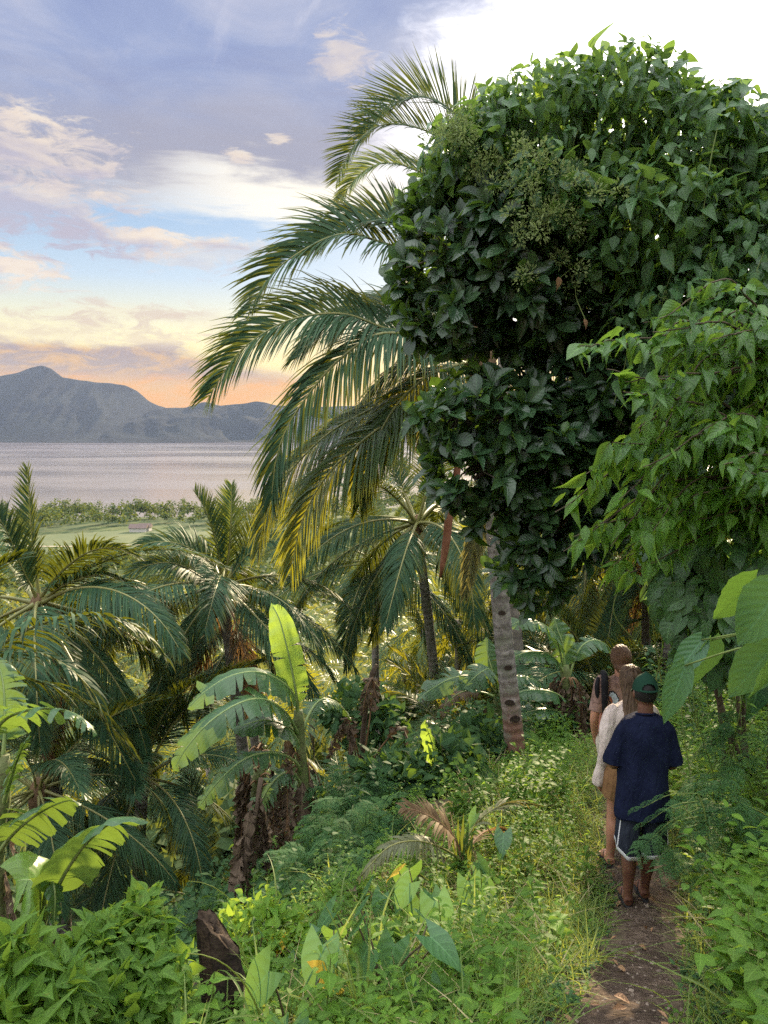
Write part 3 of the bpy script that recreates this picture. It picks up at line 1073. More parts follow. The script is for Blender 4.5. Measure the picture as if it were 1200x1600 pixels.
tube(mb, np.array([P(752, 640, 10.4), P(751, 590, 10.4), P(750, 550, 10.4), P(750, 515, 10.4), P(750, 480, 10.4)]) - cb, [.13, .2, .24, .15, .05], 12, jit=.08, rng=np.random.default_rng(2))
part('crownshaft', mb.mesh('crownshaft', M['fibre']), root)
mb = MB()      # dead reddish spathe hanging under the crown
tube(mb, catmull(np.array([P(742, 640, 10.3), P(722, 700, 10.2), P(704, 790, 10.1), P(697, 850, 10.1), P(688, 902, 10.1)]) - cb, 14), np.interp(np.linspace(0, 1, 14), [0, .5, .8, 1], [.02, .055, .06, .02]), 8, jit=.08, rng=np.random.default_rng(4))
part('dead_spathe', mb.mesh('dead_spathe', simple_mat('dead_spathe', (.20, .075, .04), (.30, .14, .085), 9, .8)), root)

# --- taller palm behind the vine-covered tree; only the left of its crown shows
b2 = P(828, 1075, 14.5); b2[2] = ground_z(b2[0], b2[1])
c2 = P(790, 322, 14.0)
root2 = thing('coconut_palm', b2, 'tall coconut palm behind the vine-covered tree with its fronds fanning against the upper sky', 'palm tree')
palm_trunk(root2, b2, c2, .14, .10, 8, .15, 'palm_trunk_far', 40, 8)
for i, (pts, lm, sag, lift, roll, mt) in enumerate([
    ([(790, 318, 14.0), (752, 240, 13.9), (722, 190, 13.8), (690, 162, 13.7), (655, 150, 13.6), (620, 158, 13.5), (590, 180, 13.45), (566, 214, 13.4)], .98, .18, .35, 1.0, 'palm'),
    ([(790, 320, 14.0), (740, 258, 13.6), (700, 222, 13.4), (662, 203, 13.2), (622, 194, 13.1), (584, 200, 13.0), (550, 232, 12.95), (526, 282, 12.9)], .85, .30, .4, .85, 'palm'),
    ([(790, 325, 14.0), (745, 300, 13.4), (700, 282, 13.1), (660, 270, 12.9), (622, 256, 12.7), (590, 257, 12.6), (560, 274, 12.5), (532, 312, 12.45)], .68, .55, .35, .7, 'palm_young'),
    ([(790, 318, 14.0), (800, 230, 14.3), (840, 170, 14.6), (900, 150, 14.8)], .9, .3, .3, .2, 'palm'),
    ([(790, 318, 14.0), (850, 270, 14.4), (920, 280, 14.8), (970, 340, 15.0)], .9, .6, .3, .2, 'palm'),
    ([(790, 325, 14.0), (850, 340, 14.4), (900, 400, 14.8), (920, 480, 15.0)], .9, 1.0, .3, .2, 'palm'),
]):
    px_frond(root2, b2, pts, mt, 150, lm, .026, sag, lift, roll, 140 + i, t0=.2)

# --- palms standing down the slope
NP = 'coconut palms on the slope below the path'


def at_px(px, py, y):
    """foot of something seen at column px and depth y, on the ground"""
    p = P(px, py, y)
    return np.array([p[0], p[1], float(ground_z(p[0], p[1]))])


palm('coconut palm with green nuts under its crown, right behind the yellow frond tips', at_px(690, 1080, 17.5), P(652, 818, 17.0), 3.7, 21, NP, 'near',
     dict(spear=1, rise=4, mid=4, level=4, low=5, hang=5), .13, .10, 9, bend=.2)
palm('slim palm trunk with half hidden crown left of the nut-bearing palm', at_px(622, 1075, 21), P(592, 880, 20.5), 3.4, 22, NP, 'near',
     dict(spear=1, rise=2, mid=4, level=3, low=3, hang=1), .12, .09, 0)
PALM_M = palm('full-crowned coconut palm in the middle left with upright young leaves above the valley', at_px(398, 1200, 15.5), P(347, 918, 15.0), 3.25, 23, NP, 'near',
     dict(spear=0, rise=1, mid=3, level=5, low=5, hang=4, dead=2), .14, .11, 5, bend=.1)
palm('second slim palm leaning beside the full-crowned palm, its crown lower and behind', at_px(415, 1200, 17.5), P(372, 1000, 17.0), 2.6, 24, NP, 'near',
     dict(spear=0, rise=1, mid=2, level=3, low=2, hang=2, dead=2), .12, .10, 0, bend=.1)
PALM_L = palm('large coconut palm at the left edge with a tall upright spear leaf', at_px(92, 1330, 12.5), P(60, 945, 12.2), 3.3, 25, NP, 'near',
     dict(spear=0, rise=0, mid=2, level=5, low=5, hang=4, dead=3), .15, .12, 3, bend=.15)
palm('low young coconut palm with dark trunk below the full-crowned palm', at_px(232, 1420, 13.5), P(222, 1215, 13.2), 2.7, 26, NP, 'near',
     dict(spear=3, rise=6, mid=6, level=5, low=4, hang=4), .12, .11, 0, bend=.05)
palm('small trunked palm in deep shade at the lower left by the banana leaves', at_px(95, 1470, 10.5), P(60, 1235, 10.8), 2.3, 27, NP, 'near',
     dict(rise=3, mid=4, level=5, low=4, hang=4), .13, .11, 0, bend=.05)
def extra_fronds(root, base, rows, seed, width=.032):
    for i, (pts, lm, sag, lift, roll, mt) in enumerate(rows):
        px_frond(root, base, pts, mt, 84, lm, width, sag, lift, roll, seed + i, t0=.16)


extra_fronds(PALM_L, PALM_L.location, [
    ([(62, 935, 12.2), (54, 880, 12.2), (48, 810, 12.25), (43, 732, 12.3)], .52, .12, .2, 1.45, 'palm'),
    ([(62, 935, 12.2), (100, 890, 12.0), (140, 862, 11.8), (180, 856, 11.7), (212, 868, 11.6)], .6, .9, .35, .6, 'palm'),
    ([(62, 940, 12.2), (110, 910, 12.0), (165, 898, 11.9), (212, 915, 11.8)], .55, 1.1, .3, .5, 'palm'),
    ([(60, 940, 12.2), (35, 890, 11.9), (10, 830, 11.6), (-15, 790, 11.5)], .55, .4, .3, 1.2, 'palm')], 270)
extra_fronds(PALM_M, PALM_M.location, [
    ([(350, 915, 15), (358, 860, 15), (361, 810, 15), (362, 758, 15.1)], .6, .15, .3, 1.35, 'palm_young'),
    ([(348, 915, 15), (338, 850, 14.8), (322, 800, 14.6), (304, 768, 14.5)], .6, .3, .35, 1.1, 'palm'),
    ([(348, 915, 15), (320, 875, 14.7), (280, 850, 14.4), (235, 848, 14.2), (212, 862, 14.1)], .65, .9, .35, .65, 'palm'),
    ([(346, 925, 15), (312, 900, 14.7), (270, 880, 14.4), (225, 885, 14.2), (200, 900, 14.1)], .65, 1.0, .3, .6, 'palm'),
    ([(352, 915, 15), (385, 870, 14.9), (420, 845, 14.8), (445, 850, 14.7)], .6, .8, .3, -.5, 'palm')], 280)
# a palm whose trunk stands outside the frame; only its leaves reach in
b7 = at_px(-110, 1300, 9.0)
root7 = thing('coconut_palm', b7, 'palm leaning in from the left edge, thick silvery leaflets on two bent fronds', 'palm tree')
palm_trunk(root7, b7, P(-75, 1080, 9.0), .14, .12, 9, .05, 'palm_trunk_far', 30, 8)
for i, (pts, lm, sag, roll) in enumerate([
    ([(-75, 1085, 9.0), (-20, 1025, 8.8), (40, 985, 8.6), (100, 966, 8.4), (160, 962, 8.3), (215, 980, 8.2), (262, 1030, 8.1)], .62, 1.5, .5),
    ([(-75, 1085, 9.0), (-20, 1040, 8.5), (40, 1018, 8.2), (95, 1035, 8.0), (140, 1075, 7.9), (165, 1120, 7.9)], .55, 1.4, .4),
    ([(-75, 1085, 9.0), (0, 1060, 9.4), (80, 1070, 9.7), (150, 1110, 9.9), (210, 1180, 10)], .7, 1.4, .3),
    ([(-75, 1080, 9.0), (-60, 980, 9.0), (-20, 900, 9.0), (30, 870, 9.0)], .7, .5, .3)]):
    px_frond(root7, b7, pts, 'palm', 58, lm, .052, sag, .25, roll, 240 + i, t0=.12)

# small ones low in the gully
for i, (px, py, y, L, lab, cn) in enumerate([
    (196, 1478, 7.2, 1.25, 'trunkless seedling palm with two pale stiff fronds above the leafy bush', dict(rise=1, mid=3, level=2)),
    (545, 1105, 19, 2.6, 'stemless young palm behind the dead banana stem', dict(spear=2, rise=4, mid=5, level=5, low=3)),
    (500, 1120, 22, 2.8, 'stemless young palm left of the dead banana stem, fronds pale in the sun', dict(spear=1, rise=4, mid=5, level=5, low=3)),
    (705, 1085, 16, 2.6, 'stemless young palm just left of the notched trunk', dict(spear=1, rise=5, mid=4, level=4, low=3)),
    (880, 1090, 15.5, 2.8, 'dark young palm behind the banana clump on the right', dict(spear=1, rise=4, mid=4, level=5, low=4)),
    (940, 1075, 15, 3.0, 'dark palm in the shade behind the walkers', dict(spear=1, rise=4, mid=5, level=5, low=5)),
    (320, 1330, 12.0, 2.4, 'dark young palm in the shaded gully below the big banana leaves', dict(rise=2, mid=3, level=4, low=3)),
    (150, 1300, 13.5, 2.4, 'dark young palm in the shaded gully at the left', dict(rise=2, mid=3, level=4, low=3)),
]):
    b = at_px(px, py, y)
    palm(lab, b, b + np.array([0, 0, .25 if y < 9 else .7]), L, 300 + i, 'young palms in the gully', 'near' if y < 16 else 'mid', cn, .10, .10, 0, 'young_palm', rings=12)
for i, (px, top, y, L, lab) in enumerate([
    (905, 880, 19, 3.0, 'palm with sunlit yellow leaf tips under the dark tree, right of the notched trunk'),
    (1005, 850, 17, 3.0, 'palm with dead brown skirt glimpsed above the walkers'),
    (1048, 760, 15, 3.0, 'palm with straight grey stem rising above the green cap'),
    (830, 900, 24, 3.2, 'palm crown seen just right of the notched trunk')]):
    b = at_px(px, 1050, y)
    palm(lab, b, P(px + (12 - 9 * i), top, y), L, 330 + i, NP, 'near' if i == 1 else 'mid', dict(spear=1, rise=4, mid=5, level=5, low=5, hang=4, dead=4 if i == 1 else 1), .12, .09, 0,
         mat='palm_trunk_far', rings=30)

# --- valley grove: farther palms, copies of a few, crown and trunk each
FAR_PALM = []
for v in range(4):
    r = np.random.default_rng(500 + v)
    mb = MB(); k = 0
    for cls, num in dict(rise=4, mid=6, level=5, low=5, hang=3).items():
        e0, dr, sag = {'rise': (66, 55, .4), 'mid': (42, 80, .7), 'level': (14, 78, 1.0), 'low': (-14, 62, 1.5), 'hang': (-40, 45, 2)}[cls]
        for _ in range(num):
            phi = k * 2.4 + r.normal(0, .2); k += 1
            c = arch(e0 + r.normal(0, 6), dr + r.normal(0, 8), 3.3)
            R = np.array([[math.cos(phi), -math.sin(phi), 0], [math.sin(phi), math.cos(phi), 0], [0, 0, 1]])
            fm, _c2 = frond_geo(c @ R.T, 20, .8, .11, sag, .2, r.normal(0, .3), 600 + k + v * 50, .14, 2)
            mb.add(np.concatenate(fm.v), np.concatenate([f for f in fm.f]), np.concatenate(fm.a))
    cm = mb.mesh('crown', M['palm_far'])
    tm_ = MB()
    cur = catmull([[0, 0, -8.5], [.25 * (v - 1.5), .1, -5], [.2 * (v - 1.5), .1, -2], [0, 0, 0]], 9)
    tube(tm_, cur, np.linspace(.17, .11, 9), 6)
    FAR_PALM.append((cm, tm_.mesh('trunk', M['palm_trunk_far'])))
r = np.random.default_rng(77)
spots = []
for _ in range(20000):
    y = 24 * (220 / 24) ** r.random()
    px = r.uniform(-40, 1000)
    x = (px - 600) / F_PX * y * 1.0
    if y < 34 and px < 470: continue
    if any((x - a) ** 2 + (y - b) ** 2 < (1.9 + .022 * y) ** 2 for a, b in spots): continue
    if 95 < y < 220 and r.random() < .45: continue
    spots.append((x, y))
    if len(spots) >= 268: break
far_groups = (('coconut palm with backlit crown in the grove on the valley slope', 'palms in the grove below the slope'), ('hazy coconut palm in the far grove towards the bay', 'hazy palms in the valley'))
for x, y in spots:
    z = float(ground_z(x, y))
    gi = 0 if y < 75 else 1
    v = int(r.integers(4))
    hgt = r.uniform(3.6, 7.5) if y < 60 else r.uniform(5, 8)
    root = thing('coconut_palm', (x, y, z), far_groups[gi][0], 'palm tree', far_groups[gi][1], r.uniform(0, 6.28))
    sc = r.uniform(.85, 1.2)
    part('crown', FAR_PALM[v][0], root, (0, 0, hgt), None, sc)
    part('trunk', FAR_PALM[v][1], root, (0, 0, hgt), None, sc)
# ------------------------------------------------------------------ banana plants
def banana_geo(ctrl, width=.28, roll=0.0, tear=.5, droop=.5, seed=0, t0=.14, nseg=20, fold=.25, S0=None, crumple=0.0, cut=1.0):
    r = np.random.default_rng(seed)
    n = 96
    cur = catmull(ctrl, n)
    T = norm(np.gradient(cur, axis=0))
    hd = cur[-1] - cur[0]
    h2 = np.array([hd[0], hd[1], 0.0])
    if np.linalg.norm(h2) < .12: h2 = np.array([1.0, 0, 0])
    h2 = norm(h2)
    S = np.array([h2[1], -h2[0], 0.0]) if S0 is None else norm(S0)
    S = norm(S[None] - T * (T @ S)[:, None]); N = np.cross(S, T)
    S, N = S * math.cos(roll) + N * math.sin(roll), -S * math.sin(roll) + N * math.cos(roll)
    mb = MB()
    NA = 5
    ux = np.linspace(0, 1, NA)
    for sg in (-1, 1):
        # segment borders along the rib; a torn border opens a gap at the edge
        bd = np.sort(np.concatenate([[t0], t0 + (cut - t0) * (np.arange(1, nseg) + r.uniform(-.3, .3, nseg - 1)) / nseg, [cut]]))
        torn = r.random(nseg + 1) < tear
        dr = droop * (1 + r.normal(0, .25))
        for s in range(nseg):
            if torn[s]: dr = droop * max(.1, 1 + r.normal(0, .45))
            ga = r.uniform(.10, .34) if torn[s] else 0
            gb = r.uniform(.10, .34) if torn[s + 1] else 0
            ts = np.linspace(bd[s], bd[s + 1], 4)
            rows = []
            rn = r.random() * .25
            short = 1 - (r.random() * .3 if tear > .6 else 0)
            for k, t in enumerate(ts):
                i = min(int(t * (n - 1)), n - 2); w = t * (n - 1) - i
                p = cur[i] * (1 - w) + cur[i + 1] * w; Ti, Si, Ni = T[i], S[i], N[i]
                q = (t - t0) / (1 - t0)
                W = width * (min(1, (q / .16)) ** .6 if q > 0 else 0) * (max(0, 1 - ((max(q, .5) - .5) / .5) ** 2.2)) ** .8
                W = max(W, .004) * short
                # pull torn edges apart toward the segment middle
                shift = (1 - k / 3) * ga - (k / 3) * gb
                segl = np.linalg.norm(cur[min(n - 1, int(bd[s + 1] * (n - 1)))] - cur[int(bd[s] * (n - 1))])
                line = []
                pt = p.copy(); d = norm(Si * sg + Ni * fold + Ti * .22)
                for u in ux:
                    if u > 0:
                        g = np.array([0, 0, -1.0]) * dr * u
                        d2 = norm(d + g)
                        pt = pt + d2 * W / (NA - 1)
                        if crumple: pt = pt + r.normal(0, crumple, 3)
                        pt = pt + Ti * shift * segl * .5 * u ** 1.2
                        pt = pt + Ni * .006 * math.sin(t * 60 + u * 3) * u
                    line.append(pt.copy())
                rows.append(line)
            V = np.array(rows)
            A = np.zeros(V.shape)
            A[..., 0] = sg * ux[None, :]; A[..., 1] = ts[:, None]; A[..., 2] = rn
            f = grid_faces(4, NA)
            mb.add(V.reshape(-1, 3), f, A.reshape(-1, 3))
    return mb, cur


def banana_leaf(root, base, ctrl, mat='banana', rib='banana_rib', r0=.026, name='leaf', label=None, **kw):
    ctrl = np.asarray(ctrl, float) - np.asarray(base)
    mb, cur = banana_geo(ctrl, **kw)
    lf = part(name, mb.mesh(name, M[mat]), root, label=label)
    rb = MB()
    c = cur[::4]
    c = c[:max(3, int(len(c) * min(1, kw.get('cut', 1) + .02)))]
    tube(rb, c - np.array([0, 0, .004]), np.interp(np.linspace(0, 1, len(c)), [0, .2, 1], [r0, r0 * .7, .004]), 6, caps=False)
    part('midrib', rb.mesh('midrib', M[rib]), lf)
    return lf


def banana_stem(root, base, path, r0, r1, seed, mat='banana_stem', sheaths=7):
    r = np.random.default_rng(seed)
    cur = catmull(np.asarray(path) - np.asarray(base), 18)
    mb = MB()
    tube(mb, cur, np.linspace(r0, r1, 18) * (1 + .05 * np.sin(np.arange(18) * 1.7)), 12, jit=.03, rng=r)
    part('stem', mb.mesh('stem', M[mat]), root)
    # dry leaf sheaths peeling from the stem
    for k in range(sheaths):
        i = int(r.integers(3, 15)); ph = r.uniform(0, 2 * PI)
        d = np.array([math.cos(ph), math.sin(ph), 0])
        p0 = cur[i] + d * r0 * .9
        L = r.uniform(.35, .8)
        ctrl = [p0 + np.array([0, 0, .12]), p0 + d * .05, p0 + d * .10 + np.array([0, 0, -L * .5]), p0 + d * .08 + np.array([0, 0, -L])]
        m2, _ = banana_geo(ctrl, .07 + .05 * r.random(), r.uniform(0, 3), .5, .3, seed * 31 + k, 0.0, 6, .4, np.array([-d[1], d[0], 0]), .008)
        part('dry_sheath', m2.mesh('dry_sheath', M['banana_dry']), root)


# --- plant in the middle of the left half: one bright upright leaf, three arching to the left
b = at_px(478, 1400, 8.6)
rt = thing('banana_plant', b, 'tall banana plant with one bright upright leaf and arching leaves sweeping left', 'banana plant')
banana_stem(rt, b, [b - np.array([0, 0, .2]), P(480, 1290, 8.6), P(472, 1200, 8.6), P(466, 1110, 8.6)], .10, .055, 1)
banana_leaf(rt, b, [P(466, 1130, 8.6), P(464, 1090, 8.6), P(456, 1045, 8.6), P(446, 1000, 8.62), P(436, 965, 8.7), P(424, 942, 8.8)], 'banana_new', width=.185, roll=.35, tear=.12,
            droop=.25, seed=2, t0=.16, fold=.28, S0=[1, .25, 0], label='bright upright banana leaf')
banana_leaf(rt, b, [P(468, 1140, 8.6), P(462, 1095, 8.55), P(444, 1068, 8.45), P(405, 1050, 8.3), P(360, 1056, 8.15), P(318, 1082, 8.05), P(292, 1108, 8.0)], width=.26, roll=.35, tear=.55, droop=.95, seed=3, t0=.17, fold=.12)
banana_leaf(rt, b, [P(468, 1150, 8.6), P(445, 1112, 8.3), P(410, 1092, 8.0), P(370, 1100, 7.8), P(325, 1130, 7.65), P(290, 1170, 7.6), P(270, 1206, 7.6)], width=.25, roll=.4, tear=.55, droop=1.0, seed=4, t0=.16, fold=.1)
banana_leaf(rt, b, [P(470, 1172, 8.6), P(462, 1152, 8.5), P(445, 1134, 8.4), P(412, 1125, 8.3), P(372, 1136, 8.2), P(362, 1142, 8.2)], width=.24, roll=.3, tear=.15, droop=.75, seed=5, t0=.14, fold=.15)
banana_leaf(rt, b, [P(472, 1215, 8.6), P(462, 1190, 8.4), P(430, 1176, 8.2), P(385, 1184, 8.0), P(340, 1222, 7.9), P(308, 1264, 7.85)], 'banana', width=.21, roll=.5, tear=.7, droop=1.2, seed=6, t0=.3, fold=.05)
banana_leaf(rt, b, [P(476, 1235, 8.6), P(455, 1205, 8.4), P(428, 1220, 8.3), P(404, 1260, 8.25), P(388, 1300, 8.2)], width=.2, roll=.5, tear=.7, droop=1.2, seed=7, t0=.2, fold=.05)
banana_leaf(rt, b, [P(470, 1150, 8.6), P(486, 1110, 8.8), P(505, 1092, 9.0), P(530, 1100, 9.2), P(548, 1125, 9.3)], width=.2, roll=-.3, tear=.7, droop=1.1, seed=8, t0=.2, fold=.05)
for k, (px, py, ln) in enumerate(((452, 1205, 130), (484, 1215, 150), (468, 1240, 120), (440, 1250, 95), (500, 1225, 120), (430, 1235, 110))):
    q = 8.6 + .12 * ((k * 37) % 5 - 2)
    banana_leaf(rt, b, [P(470, 1190, 8.6), P((px + 470) / 2, py - 30, q), P(px, py, q), P(px - 3, py + ln * .5, q), P(px + 2, py + ln, q)], 'banana_dry' if k % 3 != 1 else 'banana', 'midrib_dry', .014,
                'dead_leaf' if k % 3 != 1 else 'leaf', width=.13, roll=.3 * k, tear=.8, droop=1.0, seed=20 + k, t0=.3, crumple=.009)

# --- ragged plant behind it, nearly all leaves dead and hanging
b = at_px(395, 1390, 9.2)
rt = thing('banana_plant', b, 'withered banana clump with a skirt of dead brown leaves over dark stems', 'banana plant')
banana_stem(rt, b, [b - np.array([0, 0, .2]), P(398, 1300, 9.2), P(405, 1200, 9.2)], .12, .07, 41, sheaths=10)
for k in range(13):
    px = 405 + 26 * math.sin(k * 2.1); y0 = 1180 + (k * 29) % 70
    ln = 110 + (k * 53) % 90; q = 9.2 + .3 * math.cos(k * 2.1)
    banana_leaf(rt, b, [P(402, y0 - 10, 9.2), P((px + 402) / 2 + 4, y0 - 18, q), P(px, y0 + 10, q), P(px + 5 * math.sin(k), y0 + ln * .55, q), P(px - 4, y0 + ln, q)], 'banana_dry', 'midrib_dry', .015, 'dead_leaf',
                width=.13, roll=k, tear=.8, droop=.9, seed=50 + k, t0=.2, crumple=.010, nseg=12)
# --- a leaning dry stem hung with straw (lower left of centre)
b = at_px(368, 1445, 7.4)
rt = thing('withered_banana', b, 'leaning dead banana stem wrapped in straw brown sheaths beside the tree stump', 'plant stem')
banana_stem(rt, b, [b - np.array([0, 0, .2]), P(378, 1380, 7.4), P(400, 1270, 7.5), P(408, 1215, 7.6)], .045, .025, 61, 'banana_dry', 8)

# --- dead tall stem with two broken hanging leaves
b = at_px(570, 1240, 9.6)
rt = thing('dead_banana_plant', b, 'dead brown banana stem standing upright with broken leaves folded down on both sides', 'banana plant')
mbx = MB()
tube(mbx, catmull(np.array([b - np.array([0, 0, .2]), P(566, 1180, 9.6), P(572, 1100, 9.6), P(582, 1055, 9.6), P(588, 1038, 9.6)]) - b, 20), np.interp(np.linspace(0, 1, 20), [0, .6, .9, .96, 1], [.065, .034, .03, .045, .015]), 9, jit=.16, rng=np.random.default_rng(3))
part('stem', mbx.mesh('stem', M['banana_dry']), rt)
for k, pts in enumerate(([(570, 1215, 9.6), (590, 1175, 9.5), (612, 1148, 9.4), (628, 1136, 9.35), (633, 1146, 9.3), (632, 1180, 9.3), (634, 1215, 9.3)],
                         [(562, 1230, 9.6), (556, 1180, 9.5), (548, 1140, 9.4), (543, 1124, 9.4), (536, 1130, 9.35), (522, 1160, 9.3), (512, 1186, 9.3)],
                         [(566, 1200, 9.6), (552, 1150, 9.5), (546, 1136, 9.4), (547, 1160, 9.4), (545, 1215, 9.4)],
                         [(568, 1190, 9.6), (578, 1120, 9.5), (584, 1060, 9.5), (574, 1075, 9.4), (566, 1120, 9.4)])):
    banana_leaf(rt, b, [P(*p) for p in pts], 'banana_dry', 'midrib_dry', .016, 'dead_leaf', width=.12, roll=.6 + k, tear=.9, droop=1.1, seed=70 + k, t0=.42, crumple=.010, nseg=14)
# --- young banana with one lime leaf still upright
b = at_px(655, 1255, 9.0)
rt = thing('banana_sucker', b, 'young banana sucker holding a single lime green upright leaf', 'banana plant')
banana_leaf(rt, b, [b, P(664, 1225, 9.0), P(678, 1195, 9.0), P(676, 1165, 9.0), P(668, 1140, 9.02), P(664, 1124, 9.04)], 'banana_new', width=.12, roll=.9, tear=.05, droop=.2, seed=80, t0=.42, fold=.5, S0=[1, .2, 0])
banana_leaf(rt, b, [b, P(640, 1225, 9.1), P(625, 1205, 9.1), P(596, 1190, 9.2), P(560, 1200, 9.3)], 'banana', width=.16, roll=.3, tear=.4, droop=.6, seed=81, t0=.3)

# --- clump just right of the notched trunk
b = at_px(893, 1180, 11.5)
rt = thing('banana_plant', b, 'banana clump between the notched palm trunk and the walkers, dead sheaths round its stem', 'banana plant')
banana_stem(rt, b, [b - np.array([0, 0, .2]), P(890, 1120, 11.5), P(886, 1075, 11.5), P(882, 1040, 11.5)], .14, .07, 91, sheaths=12)
for k, (pts, w, rl, tr) in enumerate([
    ([(882, 1050, 11.5), (872, 1005, 11.4), (862, 985, 11.3), (838, 970, 11.2), (815, 970, 11.1), (792, 980, 11.0)], .26, .3, .5),
    ([(882, 1055, 11.5), (868, 1030, 11.3), (845, 1018, 11.2), (818, 1020, 11.1), (790, 1034, 11.0)], .22, .3, .5),
    ([(884, 1060, 11.5), (880, 1010, 11.6), (872, 985, 11.7), (866, 965, 11.8)], .2, .6, .2),
    ([(888, 1060, 11.5), (905, 1015, 11.6), (926, 1000, 11.7), (948, 1008, 11.8), (960, 1030, 11.8)], .22, -.3, .5),
    ([(886, 1100, 11.5), (872, 1085, 11.2), (845, 1078, 11.0), (815, 1080, 10.9), (795, 1092, 10.8)], .2, .3, .4),
    ([(886, 1130, 11.5), (872, 1112, 11.2), (850, 1108, 11.0), (826, 1112, 10.9), (806, 1118, 10.8)], .18, .3, .6)]):
    banana_leaf(rt, b, [P(*p) for p in pts], width=w, roll=rl, tear=tr, droop=.8, seed=100 + k, t0=.2, fold=.1)
for k in range(5):
    px = 893 + 22 * math.sin(k * 2.3)
    banana_leaf(rt, b, [P(888, 1062, 11.5), P((px + 888) / 2, 1060, 11.4), P(px, 1085, 11.4), P(px, 1120, 11.4), P(px + 2, 1160, 11.4)], 'banana_dry', 'midrib_dry', .015, 'dead_leaf', width=.14, roll=k, tear=.8, droop=.9, seed=120 + k, t0=.2, crumple=.010, nseg=10)
# --- low clump just left of the notched trunk
b = at_px(772, 1150, 12.2)
rt = thing('banana_plant', b, 'low banana plant behind the notched trunk with two pale leaves reaching left', 'banana plant')
banana_stem(rt, b, [b - np.array([0, 0, .2]), P(776, 1120, 12.2), P(778, 1080, 12.2)], .09, .06, 131, sheaths=4)
for k, (pts, w, rl, tr, mt) in enumerate([
    ([(778, 1090, 12.2), (764, 1070, 12.0), (740, 1056, 11.8), (705, 1060, 11.6), (672, 1078, 11.5), (652, 1094, 11.4)], .24, .4, .5, 'banana'),
    ([(778, 1085, 12.2), (774, 1062, 11.9), (765, 1045, 11.8), (745, 1055, 11.6), (722, 1078, 11.5)], .28, .5, .6, 'banana'),
    ([(778, 1080, 12.2), (770, 1050, 12.3), (762, 1020, 12.4), (760, 995, 12.5)], .24, .8, .3, 'banana'),
    ([(776, 1090, 12.2), (755, 1082, 12.2), (725, 1080, 12.1), (698, 1098, 12.0), (690, 1120, 12.0)], .2, .4, .8, 'banana_dry'),
    ([(780, 1085, 12.2), (800, 1060, 12.3), (830, 1060, 12.4), (850, 1075, 12.4)], .2, -.3, .4, 'banana')]):
    banana_leaf(rt, b, [P(*p) for p in pts], mt, width=w, roll=rl, tear=tr, droop=.8, seed=140 + k, t0=.25, fold=.1)
# --- plants leaning in at the left edge
b = at_px(-12, 1420, 6.4)
rt = thing('banana_plant', b, 'banana plant at the left edge with torn grey-green leaves arching to the right', 'banana plant')
banana_stem(rt, b, [b - np.array([0, 0, .2]), P(-6, 1340, 6.4), P(4, 1260, 6.4), P(4, 1180, 6.4)], .09, .06, 151, sheaths=5)
for k, (pts, w, rl, tr, mt) in enumerate([
    ([(4, 1200, 6.4), (-8, 1150, 6.3), (10, 1122, 6.2), (50, 1108, 6.05), (95, 1108, 5.95), (130, 1122, 5.9), (152, 1148, 5.85)], .24, .6, .8, 'banana'),
    ([(4, 1260, 6.4), (16, 1220, 6.2), (24, 1195, 6.1), (34, 1170, 6.0), (46, 1148, 5.95)], .14, -.5, .8, 'banana'),
    ([(0, 1330, 6.4), (14, 1310, 6.2), (40, 1285, 6.0), (75, 1262, 5.85), (108, 1250, 5.8), (128, 1256, 5.8)], .24, .75, .5, 'banana'),
    ([(4, 1200, 6.4), (8, 1120, 6.5), (4, 1060, 6.6), (-10, 1020, 6.7)], .2, .5, .4, 'banana')]):
    banana_leaf(rt, b, [P(*p) for p in pts], mt, width=w, roll=rl, tear=tr, droop=.95, seed=160 + k, t0=.22, fold=.08)
b = at_px(60, 1490, 5.6)
rt = thing('banana_plant', b, 'short banana plant lower left, one broad leaf bowing right, one bright leaf at its foot', 'banana plant')
banana_stem(rt, b, [b - np.array([0, 0, .2]), P(62, 1440, 5.6), P(66, 1400, 5.6)], .07, .05, 171, sheaths=4)
for k, (pts, w, rl, tr, mt, ct) in enumerate([
    ([(68, 1440, 5.6), (84, 1400, 5.5), (104, 1360, 5.4), (134, 1318, 5.3), (172, 1286, 5.2), (205, 1276, 5.15), (232, 1284, 5.1)], .24, .6, .45, 'banana', 1.0),
    ([(60, 1480, 5.6), (62, 1420, 5.5), (58, 1380, 5.45), (30, 1375, 5.4), (6, 1390, 5.35)], .30, 1.0, .1, 'banana_new', .9),
    ([(66, 1440, 5.6), (72, 1390, 5.5), (82, 1378, 5.4), (86, 1400, 5.35), (84, 1450, 5.3)], .1, .5, .5, 'banana', 1.0)]):
    banana_leaf(rt, b, [P(*p) for p in pts], mt, width=w, roll=rl, tear=tr, droop=.9, seed=180 + k, t0=.2, fold=.1, cut=ct)
